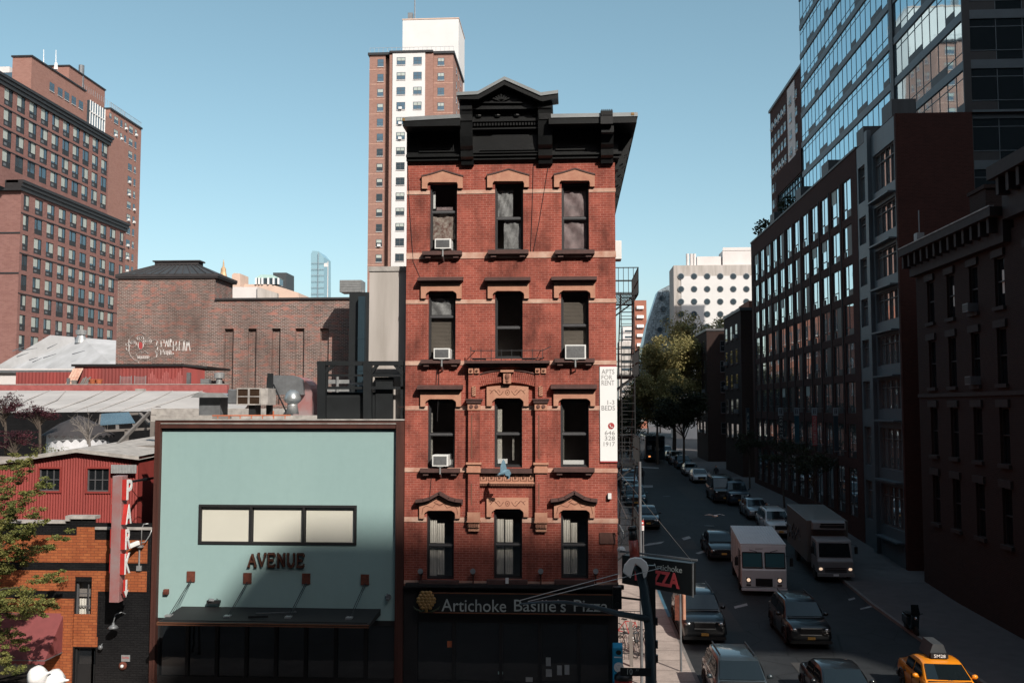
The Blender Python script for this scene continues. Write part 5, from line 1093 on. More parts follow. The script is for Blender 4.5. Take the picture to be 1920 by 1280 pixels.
# ============================================================ far buildings, left and centre
def place_windows(root, items, name='window', lim=100):
    """items: (mesh key, MB template, mats, matrix) nearest first; past 100 the rest become one part"""
    cache = {}; rest = None
    for i,(key,tmp,mats,Mx) in enumerate(items):
        if i < lim:
            if key not in cache: cache[key] = tmp.data(name, mats)
            o = inst(name, cache[key], root, Mx.to_translation(), Mx.to_euler().z)
        else:
            if rest is None: rest = MB(); rm = list(mats)
            k = len(rest.m); rest.add(tmp, Mx)
            for q in range(k, len(rest.m)):
                mm_ = mats[rest.m[q]]
                if mm_ not in rm: rm.append(mm_)
                rest.m[q] = rm.index(mm_)
    if rest: o = rest.build(name, rm, root); o['kind'] = 'stuff'
def hotel_window(w, h, var=0, dep=.12):
    m = MB(); t = .06; zs = h*.32
    m.poly([(0,dep,0),(w,dep,0),(w,dep,h),(0,dep,h)], 1)
    m.box(0,dep-.08,0,t,dep-.01,h); m.box(w-t,dep-.08,0,w,dep-.01,h); m.box(t,dep-.08,h-t,w-t,dep-.01,h); m.box(t,dep-.08,zs,w-t,dep-.01,zs+t)
    x = w*(.60 if var%2 == 0 else .40); m.box(x-.03,dep-.07,zs+t,x+.04,dep-.011,h-t)
    m.box(t,dep-.06,.0,w-t,dep-.012,zs,0)
    if var != 3: m.box(w*.18,dep-.065,.25,w*.5,dep-.0605,zs-.2,2)
    a,b = ((x+.04,w-t) if var%2 == 0 else (t,x-.04)); a2,b2 = ((t,x-.04) if var%2 == 0 else (x+.04,w-t))
    if var in (0,1,2): m.poly([(a2,dep-.013,zs+t+(0 if var else h*.1)),(b2,dep-.013,zs+t+(0 if var else h*.1)),(b2,dep-.013,h-t),(a2,dep-.013,h-t)],3)
    return m
HM = ['frame_black','glass_far','dull_metal','blind_pale']
rr = random.Random(4)
X1 = -80.0; hp = thing('terraced_hotel', 'tall stepped red brick building with grids of tall dark windows and black cornices', 'building', (X1-10,155,0))
items = []; HW = [hotel_window(2.15,2.35,v) for v in range(4)]; HW2 = [hotel_window(2.15,2.6,v) for v in range(4)]; HN = [hotel_window(1.5,2.35,v) for v in range(4)]
holes = []; y0 = 133.9; y1 = 166.9
for c in range(10):
    yc = 135.3+c*3.35; w_ = 1.5 if c in (0,9) else 2.15
    for r in range(8):
        z = 39.3-r*2.95; holes.append((yc-y0-w_/2,z,yc-y0+w_/2,z+2.35)); v = rr.randrange(4); items.append((('n' if w_<1.6 else 'l',v),(HN if w_<1.6 else HW)[v],HM,T(X1,yc-w_/2,z,rad(90))))
a = MB().holes(0,0,y1-y0,42.4,holes,.13); m = MB(); m.add(a, T(X1,y0,0,rad(90)))
m.add(MB().holes(0,0,60,42.4,[],.3), T(X1-60,y0,0)); m.box(X1-60,y0+.3,0,X1-1,y1,.5)
m.poly([(X1-60,y0,42.4),(X1,y0,42.4),(X1,y1,42.4),(X1-60,y1,42.4)])
X2 = -82.2; y2 = 122; y3 = 164.2; holes = []; it2 = []
for c in range(-1,10):
    yc = 133.5+c*3.24; w_ = 2.15
    for r in range(4):
        z = 54.5-r*3.05; holes.append((yc-y2-w_/2,z,yc-y2+w_/2,z+2.6)); v = rr.randrange(4)
        if c >= 0: it2.append((('u',v),HW2[v],HM,T(X2,yc-w_/2,z,rad(90))))
        else: items.append((('u',v),HW2[v],HM,T(X2,yc-w_/2,z,rad(90))))
a = MB().holes(0,42.4,y3-y2,57.5,holes,.13); m.add(a, T(X2,y2,0,rad(90)))
m.poly([(X2,y3,42.4),(X2,y3,57.5),(X2-40,y3,57.5),(X2-40,y3,42.4)]); m.poly([(X2,y2,57.5),(X2,y3,57.5),(X2-40,y3,57.5),(X2-40,y2,57.5)])
m.build('wall', 'hotel_brick', hp)
def cornice_x(x, ya, yb, z, h, d, back=True):
    m = MB(); m.box(x-.2,ya-d,z-h,x+d*.4,yb+d*.4,z-h*.6); m.box(x-.2,ya-d,z-h*.6+.002,x+d*.7,yb+d*.7,z-h*.25); m.box(x-2,ya-d,z-h*.25+.002,x+d,yb+d,z+.05); return m
cornice_x(X2,y2,y3,58.6,1.5,.6).build('cornice', 'frame_black', hp)
m = cornice_x(X1,y0,y1,43.5,1.5,.6); m.box(X1-60,y0-.6,42.0,X1-.2,y0+.2,43.5); m.build('cornice', 'frame_black', hp)
m = MB()
for z in (35.7,29.8): m.box(X1-60,y0-.05,z,X1+.02,y0-.001,z+.25)
for r in (0,1,2): z = 54.1-r*3.05; m.box(X2+.001,y2,z-.15,X2+.06,y3-9,z-.02)
for r in (0,2,4): z = 38.9-r*2.95; m.box(X1+.001,y0,z-.15,X1+.06,y1,z-.02)
m.build('band_course', 'frame_black', hp)
items = it2+[i for i in items]
items.sort(key=lambda i: (i[3].to_translation().y if i[3].to_translation().z > 21 else 999))
place_windows(hp, items)
# ---- project housing behind the hotel
def flat_window(w, h, ac=0, lite=0):
    m = MB(); m.box(-.06,-.05,-.1,w+.06,-.002,h+.06,0); m.poly([(0,-.052,0),(w,-.052,0),(w,-.052,h),(0,-.052,h)],1)
    m.box(0,-.07,h*.5-.03,w,-.054,h*.5+.03,0); 
    if w > 1.2: m.box(w/2-.04,-.07,0,w/2+.04,-.0545,h*.5-.031,0); m.box(w/2-.04,-.07,h*.5+.031,w/2+.04,-.0545,h,0)
    if lite: m.poly([(.06,-.054,h*.55),(w-.06,-.054,h*.55),(w-.06,-.054,h-.06),(.06,-.054,h-.06)],3)
    if ac: m.box(w*.25,-.42,-.05,w*.25+.65,-.053,.42,2)
    m.box(-.1,-.12,-.2,w+.1,-.003,-.101,4)
    return m
FM = ['frame_grey','glass_far','white_plastic','blind_pale','pale_wall']
pj = thing('housing_block', 'brown brick tower block with many small windows behind the stepped red building', 'building', (-120,215,0))
m = MB(); X3 = -105.0
m.box(-135,209.8,0,X3,225.8,78.5); m.box(-103.7,169.2,0,-100,189,75.6); m.box(-125,189.01,0,X3+.4,209.7,76.2); m.box(-103.69,189.02,0,-100.6,209.6,70.3)
m.box(-120,197,76.2,-108,213,84.0)
m.build('wall', 'project_brick', pj)
m = MB(); m.box(-135.2,209.7,78.501,X3+.25,226,78.9); m.box(-103.9,169,75.601,-99.8,189.2,75.9); m.box(-120.2,196.8,84.001,-107.8,213.2,84.3); build_split(m, 'coping', 'frame_black', pj)
m = MB(); 
for i in range(26): y = 209.8+i*.63; m.box(X3-.05,y,78.9,X3,y+.05,80.1)
m.box(X3-.05,209.8,80.1,X3,225.8,80.18)
for i in range(22): y = 189+i*.9; m.box(-100.7,y,76.2,-100.65,y+.05,77.4)
m.build('roof_railing', 'galvanised', pj)
m = MB(); m.box(-100.59,191,60,-100.0,197.5,74.5,0)
for i in range(7): m.box(-100.0,191+i*1.05,60,-99.85,191.15+i*1.05,74.5,1)
for z in (64,68,72): m.box(-100.0,191,z,-99.84,197.5,z+.25,1)
m.build('stair_glazing', ['glass_far','white_paint'], pj)
items = []
for r in range(12):
    for k,(yy,w_) in enumerate(((209.9,.9),(212.7,1.8),(215.3,.85),(217.4,.85),(220.2,1.8),(222.8,.9))):
        ac = rr.random() < .3; lt = rr.random() < .5; items.append(((w_,ac,lt),flat_window(w_,1.45,ac,lt),FM,T(X3,yy-w_/2,76.1-r*3.05,rad(90))))
for yy in (175.5,178.5,181,183.7,186.5): items.append(((1.6,0,0),flat_window(1.6,1.5),FM,T(-100,yy,71.5,rad(90))))
place_windows(pj, items)
for i,(px,yt) in enumerate(((82,93),(105,94))):
    p = PY(px,yt,187); q = PY(px,122,187); o = MB().cyl((q.x,187,q.z-1),p,.12,.05,6).cyl((q.x,187,q.z-1),(q.x,187,q.z+.4),.4,.3,8).build('antenna', 'white_paint'); tag(o, ('left' if i == 0 else 'right')+' of two thin white antennas on the housing block roof', 'antenna', 'antennas on the housing block')
p = PY(153,123,203); MB().cyl((p.x,203,p.z-5),(p.x,203,p.z),.6,.6,10).cyl((p.x-2,203,p.z-5),(p.x-2,203,p.z-2.5),.3,.3,8).build('roof_flue', 'dull_metal', pj)
wb = thing('white_block', 'sliver of a white building with one dark window at the far left edge', 'building', (-125,200,0)); a = PY(18,125,200); MB().box(-150,200,0,a.x,215,a.z).build('wall', 'pale_wall', wb); inst('window', flat_window(3.2,1.6).data('window',FM), wb, (PY(2,140,200).x,200,a.z-3))
# ---- central tower
cy = 190.0; ct2 = thing('central_tower', 'slender brown brick apartment tower with a white centre strip and tall white rooftop block', 'building', (-32,cy,0))
def CX(px, y=cy): return PY(px,300,y).x
zt = PY(760,103,cy).z; m = MB()
m.box(CX(691),cy,0,CX(721),cy+16,zt); m.box(CX(721)+.002,cy+1.4,0,CX(730)-.002,cy+16,zt-.01,0); m.box(CX(730),cy-.6,0,CX(736),cy+16,zt); m.box(CX(797)+.002,cy-.6,0,CX(812),cy+16,zt); m.box(CX(812)+.002,cy,0,CX(849),cy+17.5,zt)
m.build('brick_wall', 'tower_brick', ct2)
MB().box(CX(736)+.002,cy-.8,0,CX(797),cy+16,zt+.15).build('white_wall', 'white_brick', ct2)
m = MB(); m.box(CX(691)-.3,cy-.35,zt+.001,CX(730)-.01,cy+16,zt+.5); m.box(CX(730),cy-1.0,zt+.151,CX(812),cy+16,zt+.55); m.box(CX(812)+.01,cy-.35,zt+.001,CX(849)+.3,cy+17.8,zt+.5); build_split(m, 'coping', 'frame_black', ct2)
m = MB()
for r in range(16): z = zt-2.9-r*3.095; m.box(CX(691)-.01,cy-.03,z-.12,CX(721),cy-.001,z); m.box(CX(812)+.01,cy-.03,z-.12,CX(849),cy-.001,z)
build_split(m, 'floor_line', 'band_stone', ct2)
y_ = 207.5; a = PY(755,38,y_); b = PY(860,38,y_); m = MB().box(a.x,y_,zt-15,b.x,y_+12,a.z); m.build('rooftop_block', 'white_brick', ct2); MB().box(a.x-.1,y_-.1,a.z+.001,b.x+.1,y_+12.1,a.z+.25).build('coping', 'tan_wall', ct2)
m = MB(); 
for i in range(20): x = CX(691)+i*(CX(849)-CX(691))/19; m.box(x,cy+.2,zt+.5,x+.06,cy+.26,zt+1.6)
m.box(CX(691),cy+.2,zt+1.6,CX(849),cy+.26,zt+1.66); m.build('roof_railing', 'galvanised', ct2)
p = PY(772,24,y_+3); m = MB().box(p.x-.9,y_+3,a.z,p.x+.2,y_+4,p.z-.0); q = PY(778,-20,y_+3); m.cyl((q.x,y_+3,a.z),(q.x,y_+3,q.z),.18,.10,6); m.build('roof_mast', 'dull_metal', ct2)
items = []
for r in range(14):
    zz = PY(760,123.5,cy).z-r*3.095
    for px,w_,wy_,n_ in ((712,1.15,cy,14),(752,1.65,cy-.8,14),(783,1.6,cy-.8,6),(826,1.25,cy,6)):
        if r < n_:
            ac = rr.random() < .25; lt = rr.random() < .55; items.append(((w_,ac,lt),flat_window(w_,1.4,ac,lt),FM,T(CX(px)-w_/2,wy_,zz)))
    if r < 6:
        for yy in (195,199,203): items.append(((.8,0,1),flat_window(.8,1.3,0,1),FM,T(CX(849),yy,zz,rad(90))))
place_windows(ct2, items)
# ---- skyline
def sky_thing(name, label, cat, parts, y, base=0):
    """parts: (part name, material, polygon in pixels, depth)"""
    cx_ = sum(p[0] for p in parts[0][2])/len(parts[0][2]); t = thing(name, label, cat, (PY(cx_,700,y).x,y,base))
    for nm,mt,pl,d in parts: MB().prism([(PY(px,py,y).x,PY(px,py,y).z) for px,py in pl],'y',y+(.0 if d > 0 else d),y+abs(d)).build(nm, mt, t, fix=True)
    return t
sk = sky_thing('glass_skyscraper', 'pale blue glass skyscraper with a slanted top alone on the skyline', 'skyscraper', [('glass_facade','glass_pale',[(583,760),(583,476),(586,470),(597,471),(607,482),(608,760)],30)], 1000)
y = 999.0; m = MB(); a = PY(583,476,y)
for i in range(30): z = 20+i*6.5; m.box(a.x+.3,y-.3,z,PY(607,600,y).x,y-.1,z+.45) if z < a.z-4 else None
for px in (596,): m.box(PY(px,500,y).x,y-.5,10,PY(px,500,y).x+.8,y-.31,PY(px,474,y).z)
m.build('floor_line', 'steel_perf', sk)
fp = PY(615,490,700); tag(MB().cyl((fp.x,700,10),fp,.5,.25,6).poly([(fp.x,700,fp.z-1),(fp.x-3,700,fp.z-1.5),(fp.x-3,700,fp.z-4),(fp.x,700,fp.z-4)]).build('flagpole', 'pale_wall'), 'thin pale flagpole on the skyline right of the glass skyscraper', 'flagpole')
gt = thing('gilded_tower', 'distant stone spire with a glinting gilded cap behind the hipped roof', 'tower', (PY(418,530,800).x,800,0)); c = PY(418.5,530,800)
MB().lathe([(6,-150),(6,-4),(4.5,-2),(4.5,4),(3.5,5)],c,10).build('shaft', 'band_stone', gt); MB().lathe([(3.4,5),(2.4,9),(2.2,12),(.8,14),(.5,18),(.1,20)],c,10).build('gilded_cap', 'gilt', gt)
sky_thing('dark_tower', 'small dark blue-grey tower block far behind the green-roofed pavilion', 'skyscraper', [('wall','slate',[(512,760),(512,511),(537,511),(537,760)],20)], 700)
pv = sky_thing('pavilion_building', 'pale stone building topped by a glazed pavilion with a green copper roof', 'building', [('lower_wall','tan_wall',[(458,760),(458,533),(508,533),(535,541),(560,549),(560,760)],12),('tower_block','tan_wall',[(443,760),(443,518),(447,515),(458,516),(459,760)],-4),('pavilion','glass_far',[(481,533),(480,521),(522,521),(522,533)],5),('pavilion_roof','green_copper',[(479,521),(488,515),(510,515),(523,521)],6)], 300)
m = MB(); 
for px in (480,486,492,503,513,522): a = PY(px,533,299.7); b = PY(px,521,299.7); m.bar(a,b,.5)
m.build('pavilion_mullion', 'white_paint', pv)
sky_thing('grey_penthouse', 'plain grey rooftop block just behind the old dark brick building', 'building', [('wall','pale_wall',[(436,760),(436,538),(484,538),(484,760)],8),('side_wall','concrete',[(484.2,760),(484.2,538),(521,550),(521,760)],-.5)], 150)
# ============================================================ right side of the side street
def L(px,py,y): return PY(px,py,y)
def yat(px, X, py=500): return PX(px, py, X).y
def TR(X, Y, z=0): return Matrix.Translation((X,Y,z))@Matrix.Rotation(rad(-90),4,'Z')    # facing -x; local x runs toward -y
# ---- brick and grey block with banners
X5 = 20.0; ya = 59.3; yb = 106.8; zt = 28.5; ym = 67.5
bk = thing('banner_block', 'long maroon brick block with tall reflecting windows and a grey bay at its near end', 'building', (X5+2,80,2))
def tall_window(w, h, var):
    m = MB(); d = .10; m.poly([(0,d,0),(w,d,0),(w,d,h),(0,d,h)],1); t = .05
    m.box(0,d-.04,0,t,d-.01,h); m.box(w-t,d-.04,0,w,d-.01,h); m.box(t,d-.04,h-t,w-t,d-.01,h); m.box(t,d-.04,0,w-t,d-.01,t)
    x = w*(.62 if var%2 else .42); m.box(x-.03,d-.035,t,x+.03,d-.011,h-t)
    if var < 1: m.box(x+.04,d-.03,t,w-t,d-.012,h-t)            # black side panel
    m.box(t,d-.03,h*.24,x-.04,d-.012,h*.27); m.box(x+.04 if var >= 2 else t,d-.05,t,(w-t if var >= 2 else x*.5),d-.0125,h*.20)
    if var == 3: m.poly([(t,d-.012,h*.62),(x-.04,d-.012,h*.62),(x-.04,d-.012,h-t),(t,d-.012,h-t)],2)
    return m
TM = ['frame_black','glass_mirror','blind_pale']
tops = [(24.1,2.8),(21.3,2.25),(18.45,2.25),(15.65,2.25),(12.85,2.25),(10.05,2.25)]; items = []; holes = []
rr = random.Random(9)
for r,(z0,h) in enumerate(tops):
    for c in range(12):
        yc = 70.05+c*3.09; w_ = 2.2; u0 = yb-(yc+w_/2); holes.append((u0,z0,u0+w_,z0+h)); v = rr.choice((0,1,2,2,3,2)); items.append(((h,v),tall_window(w_,h,v),TM,TR(X5,yc+w_/2,z0)))
for c in range(12):       # two tall shop storeys
    yc = 70.05+c*3.09; w_ = 2.05; u0 = yb-(yc+w_/2)
    for z0,h in ((6.9,2.4),(2.8,3.4)): holes.append((u0,z0,u0+w_,z0+h)); items.append(((h,2),tall_window(w_,h,2),TM,TR(X5,yc+w_/2,z0)))
m = MB().add(MB().holes(0,0,yb-ym,zt,holes,.11), TR(X5,yb)); m.poly([(X5,yb,0),(X5,yb,zt),(X5+14,yb,zt),(X5+14,yb,0)]); m.poly([(X5,ya,zt),(X5+14,ya,zt),(X5+14,yb,zt),(X5,yb,zt)]); m.box(X5,ya,0,X5+4.6,ya+.3,zt+.02)
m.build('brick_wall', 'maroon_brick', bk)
items.sort(key=lambda i: i[3].to_translation().y); place_windows(bk, items)
m = MB()
for c in range(12): yc = 70.05+1.545+c*3.09; m.box(X5-.05,yc-.06,8.6,X5-.001,yc+.06,zt-1.5)
m.build('pier_joint', 'black_paint', bk)
# grey bay
gy0 = ya+.31; holes = []; items = []
for k,(z0,h) in enumerate([(24.5,2.5),(21.6,1.9),(18.75,1.9),(15.95,1.9),(13.15,1.9),(10.35,1.9),(6.6,2.6),(3.0,2.6)]):
    for (a,b) in ((59.75,63.9),(65.1,67.2)): holes.append((ym-b,z0,ym-a,z0+h))
    items.append((z0,h))
m = MB().add(MB().holes(0,0,ym-gy0,zt-.02,holes,.3), TR(X5+.02,ym-.002)); m.box(X5-.25,64.2,0,X5+.019,64.8,zt+.4)
for z0,h in items: m.box(X5-.45,59.75,z0-.75,X5+.019,63.9,z0-.65)
m.build('grey_cladding', 'grey_clad', bk)
def bay_win(w, h, n):
    m = MB(); m.poly([(0,.28,0),(w,.28,0),(w,.28,h),(0,.28,h)],1)
    for i in range(n+1): x = i*(w-.06)/n; m.box(x,.16,0,x+.06,.27,h)
    m.box(0,.15,h-.08,w,.159,h); m.box(0,.15,0,w,.159,.08); m.box(.06,.17,h*.72,w-.06,.2799,h*.72+.05)
    return m
for z0,h in items:
    for (a,b,n) in ((59.75,63.9,4),(65.1,67.2,2)): inst('window', bay_win(b-a,h,n).data('window',['frame_grey','glass_mirror']), bk, (X5+.02,b,z0), rad(-90))
m = MB()
for y_,w_ in ((60.2,1.2),(66,1.0),(75,1.3),(84,1.2),(95,1.2)): m.box(X5+.1,y_,zt+.03,X5+1.6,y_+w_*1.6,zt+1.2)
m.box(X5-.06,ym,zt+.021,X5+.3,yb+.1,zt+.18); m.build('roof_housing', 'slate', bk)
for i,(px,cm_,tx,tm,lab) in enumerate(((1464,'banner_white','212 633','leaf_green','pale banner with green digits, farthest of the four vertical banners'),(1493.5,'steel_perf','','','plain light blue vertical banner, second farthest of the four'),(1527,'banner_red','LUXURY RENTALS','banner_white','dark red vertical banner lettered luxury rentals'),(1567,'paint_blue','','','teal vertical banner, nearest of the four'))):
    y_ = yat(px,19.55); s_ = 1800/y_; a = L(px-5,764,y_); b = L(px+5,779,y_); t = thing('vertical_banner', lab+', on the brick block', 'banner', (19.55,y_,b.z-3), 'vertical banners on the brick block')
    MB().box(a.x,y_,b.z,b.x,y_+.06,a.z).build('logo_panel', 'steel_perf', t)
    mm_ = MB(); h = (a.z-b.z); 
    for k in (0,1): mm_.box(a.x+(b.x-a.x)*(.25+k*.3),y_-.01,b.z+h*.25,a.x+(b.x-a.x)*(.42+k*.3),y_-.001,b.z+h*.72)
    mm_.box(a.x+(b.x-a.x)*.2,y_-.01,b.z+h*.78,a.x+(b.x-a.x)*.8,y_-.001,b.z+h*.84); mm_.build('logo', 'frame_black', t)
    bot = L(px,(822,832,835,848)[i],y_).z; MB().box(a.x+.03,y_+.01,bot,b.x-.03,y_+.05,b.z-.02).build('banner_cloth', ('canvas_dark','paint_blue','banner_red','pole_teal')[i], t)
    MB().bar((a.x,y_+.03,a.z-.05),(X5,y_+.03,a.z-.05),.05).bar((a.x,y_+.03,bot+.1),(X5,y_+.03,bot+.1),.05).build('bracket', 'dull_metal', t)
    if tx:
        tt = text_mb(tx,1,.01); fit(tt,0,(b.z-bot)*.9,0,0,(b.x-a.x)*.55); R_ = Matrix.Rotation(rad(-90),4,'Y'); g2 = MB().add(tt, Matrix.Translation((a.x+(b.x-a.x)*.78,y_-.001,bot+.15))@R_); g2.build('lettering', 'sign_letter', t)
# rooftop shrubs
def leaf_cloud(m, c, r, n, rnd_, size, sc=(1,1,.7), mi=0):
    for _ in range(n):
        d = Vector((rnd_.gauss(0,1),rnd_.gauss(0,1),rnd_.gauss(0,1))).normalized()*(r*rnd_.random()**.45)
        p = Vector(c)+Vector((d.x*sc[0],d.y*sc[1],d.z*sc[2])); a = Vector((rnd_.uniform(-1,1),rnd_.uniform(-1,1),rnd_.uniform(-.6,.6))).normalized()*size*rnd_.uniform(.6,1.3); b = a.cross(Vector((rnd_.uniform(-1,1),rnd_.uniform(-1,1),rnd_.uniform(-1,1))).normalized())*.8
        m.poly([p-a*.5-b*.2,p+b*.5,p+a*.6+b*.1,p-b*.4], mi)
for px,lab in ((1435,'dark shrub on the far roof corner of the maroon brick block'),(1482,'dark shrub on the roof edge below the glass tower')):
    y_ = yat(px,X5+.8); s = thing('roof_shrub', lab, 'shrub', (X5+.8,y_,zt)); m = MB(); rd = random.Random(px); leaf_cloud(m,(X5+.8,y_,zt+1.1),1.3,260,rd,.35); m.build('foliage', 'leaf_dark', s); MB().tube([(X5+.8,y_,zt),(X5+.8,y_,zt+1)],.06).build('stem', 'bark', s)
# ---- glass tower
X6 = 24.38; y6 = 59.62; gt_ = thing('glass_tower', 'blue glass curtain wall tower with grey floor bands rising out of the frame', 'skyscraper', (X6+8,80,2))
def tower_bay(w, h, var, big=False):
    m = MB(); n = 3 if not big else 2; m.poly([(0,.03,0),(w,.03,0),(w,.03,h),(0,.03,h)],1)
    for i in range(n+1):
        x = i*w/n; m.box(max(x-.025,0),.005,0,min(x+.025,w),.029,h)
    k = var%n; q0 = k*w/n+.03; q1 = (k+1)*w/n-.03
    zt_ = h*(.22 if var%2 else .80); m.box(.0,.008,zt_,w,.028,zt_+.05)
    m.box(q0,.0,0,q1,.0285,h*.21,2)
    if big: m.box(0,-.02,h*.22,w,.046,h*.22+.05)
    return m
KT = ['grey_clad','glass_wall','frame_black']; items = []; FH = 3.15; base = 28.45-FH*8; 
nb = 10; yE = 100.9; bw = (yE-y6)/nb; skin = MB(); bands = MB()
for f in range(0,20):
    z = base+f*FH
    if z < 0: continue
    bands.box(X6-.06,y6,z-.28,X6+.3,yE,z+.28) ; bands.box(X6-.06,y6-.06,z-.28,X6+18,y6-.001,z+.28)
    if f >= 8:
        for b in range(nb):
            yy = y6+(b+1)*bw; items.append((('s',(b*2+f)%6),tower_bay(bw,FH-.56,(b*2+f)%6),KT,TR(X6,yy,z+.28)))
    for b in range(3): items.append((('a',0),tower_bay(3.2,FH-.56,b,True),['grey_clad','glass_dark','frame_black'],T(X6+.35+b*3.2,y6,z+.28)))  # avenue side gets darker glass, its dim reflection put into colour
bands.build('floor_band', 'grey_clad', gt_)
m = MB(); m.box(X6+.31,y6+.06,0,X6+18,yE,base+20*FH); m.box(X6-.10,y6-.10,0,X6+.35,y6+.02,base+20*FH); m.build('core', 'frame_black', gt_)
m = MB(); m.box(X6-.12,72.1,28.5,X6+.1,72.8,base+20*FH); m.build('reveal_strip', 'slate', gt_)
items = [i for i in items if i[3].to_translation().z < 54 and not (i[3].to_translation().z < 24 and i[0][0] == 'a' and i[3].to_translation().x > 30)]
def vis(i): p = i[3].to_translation(); return p.y+(30 if p.z > 10.5+763*p.y/1800+1 else 0)
items.sort(key=vis); place_windows(gt_, items, lim=100)
# brown framed wing between tower and street end
bwg = thing('brick_wing', 'dark brick wing framing two storeys of blue glass beyond the glass tower', 'building', (X6+4,107,2))
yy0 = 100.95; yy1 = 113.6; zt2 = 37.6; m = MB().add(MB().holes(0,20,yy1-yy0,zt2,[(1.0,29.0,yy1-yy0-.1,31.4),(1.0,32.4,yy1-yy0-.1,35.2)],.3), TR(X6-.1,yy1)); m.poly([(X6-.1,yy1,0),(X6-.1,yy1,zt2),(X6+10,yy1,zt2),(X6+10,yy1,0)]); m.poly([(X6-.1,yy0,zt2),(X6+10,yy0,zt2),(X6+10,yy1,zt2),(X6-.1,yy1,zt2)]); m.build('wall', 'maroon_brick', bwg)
for z0,h in ((29.0,2.4),(32.4,2.8)): inst('window', bay_win(yy1-yy0-1.1,h,9).data('window',['grey_clad','glass_wall']), bwg, (X6-.12,yy1-1.0,z0), rad(-90))
# far project block on the right
X7 = 40.0; pb = thing('housing_block', 'dark red brick block with a pale vertical strip seen left of the glass tower', 'building', (X7+5,180,2)); z7 = 69.0
MB().box(X7,150,0,X7+16,191,z7).build('wall', 'maroon_brick', pb); MB().box(X7-.1,yat(1497,X7),0,X7-.001,yat(1483,X7),z7-.5).build('pale_strip', 'pale_wall', pb); MB().box(X7-.3,149.8,z7+.001,X7+16,191.3,z7+.5).build('coping', 'frame_grey', pb)
items = []
for r in range(7):
    for px in (1453,1459,1465,1471,1477,1489,1499): yv = yat(px,X7); w_ = 1.4; items.append(((w_,r%3==0,px%2),flat_window(w_,1.4,r%3==0,px%2),FM,TR(X7-(.11 if px==1489 else 0),yv+w_/2,z7-4-r*3.1)))
place_windows(pb, items)
# ---- brownstone corner with heavy cornice
bs = thing('brownstone_row', 'dark corner house of shaded brick with a bracketed cornice at the right edge', 'building', (X5+4,46,0)); yA = 30.6; yB = 56.6; zt3 = 18.6
holes = []; wins_ = []
for yc in (54.4,51.6,48.7,45.8,42.6,39.6):
    for z0,h in ((15.2,2.3),(11.6,2.6),(7.9,2.6),(4.2,2.6)): holes.append((yB-yc-.5,z0,yB-yc+.5,z0+h)); wins_.append((yc+.5,z0,h))
m = MB().add(MB().holes(0,0,yB-yA,zt3,holes,.25), TR(X5,yB)); m.poly([(X5,yB,0),(X5,yB,zt3),(X5+10,yB,zt3),(X5+10,yB,0)]); m.poly([(X5,yA,0),(X5+10,yA,0),(X5+10,yA,zt3),(X5,yA,zt3)]); m.poly([(X5,yA,zt3),(X5+10,yA,zt3),(X5+10,yB,zt3),(X5,yB,zt3)]); m.box(X5+.05,yA,zt3,X5+9,44.3,zt3+2.2)
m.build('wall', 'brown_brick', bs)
for y_,z0,h in wins_:
    w_ = MB(); w_.poly([(0,.22,0),(1,.22,0),(1,.22,h),(0,.22,h)],1); w_.box(0,.12,0,.06,.21,h); w_.box(.94,.12,0,1,.21,h); w_.box(.06,.12,h-.08,.94,.21,h); w_.box(.06,.12,h/2-.03,.94,.21,h/2+.03)
    if abs(y_-46.3) < .3 and z0 > 15 or abs(y_-52.1) < .2 and z0 > 15: w_.poly([(.3,.215,.6),(.7,.215,.6),(.7,.215,1.7),(.3,.215,1.7)],2)
    inst('window', w_.data('window',['frame_black','glass_dark','curtain']), bs, (X5,y_,z0), rad(-90))
m = MB()
for y_,z0,h in wins_: m.box(X5-.12,y_-1.15,z0+h,X5-.002,y_+.15,z0+h+.35); m.box(X5-.14,y_-1.1,z0-.2,X5-.002,y_+.1,z0-.02)
m.box(X5-.08,yA,11.05,X5-.001,yB,11.25); m.build('stone_trim', 'brownstone_shade', bs)
m = MB(); m.box(X5-.9,44.5,19.2,X5+.5,yB+.1,19.62); m.box(X5-.35,44.5,18.0,X5+.4,yB,19.19); m.box(X5-1.0,yA,20.8,X5+.5,44.49,21.4); m.box(X5-.35,yA,19.0,X5+.4,44.49,20.79)
for i in range(13):
    y_ = 45+i*.95; m.box(X5-.75,y_,18.5,X5-.351,y_+.25,19.19)
for i in range(14): y_ = yA+.3+i*.98; m.box(X5-.85,y_,20.0,X5-.351,y_+.28,20.79)
m.build('cornice', 'brownstone_shade', bs)
MB().box(X5-.93,44.5,19.63,X5-.7,yB+.12,19.69).build('flashing_and_lit_edge', 'coping', bs)  # pale strip, sunlight on the cornice edge put in as colour
m = MB(); m.box(X5+1.5,50.5,zt3,X5+3.5,52.5,zt3+3.2); m.box(X5+1.4,50.4,zt3+3.2,X5+3.6,52.6,zt3+3.4); m.build('chimney', 'brown_brick', bs)
m = MB(); m.box(X5-.5,54.8,19.63,X5-.1,55.3,20.3).cyl((X5-.3,55,20.3),(X5-.3,55,21.6),.03); tag(m.build('roof_box', 'dull_metal'), 'small pale box with a thin aerial on the edge of the dark bracketed cornice', 'box')
for i,(yc,z0,lab) in enumerate(((49.2,15.2,'air conditioner in an upper window of the dark corner house'),(49.2,11.6,'air conditioner in the window one floor lower on the dark corner house'))):
    t = thing('air_conditioner', lab, 'air conditioner', (X5-.3,yc-.5,z0), 'air conditioners of the dark corner house'); MB().box(X5-.45,yc-.85,z0,X5+.1,yc-.2,z0+.42).build('casing', 'dull_metal', t); MB().box(X5-.46,yc-.8,z0+.05,X5-.4501,yc-.25,z0+.37).build('grille', 'frame_black', t)
FD = ['frame_grey','glass_dark','dull_metal','blind_pale','brown_trim']
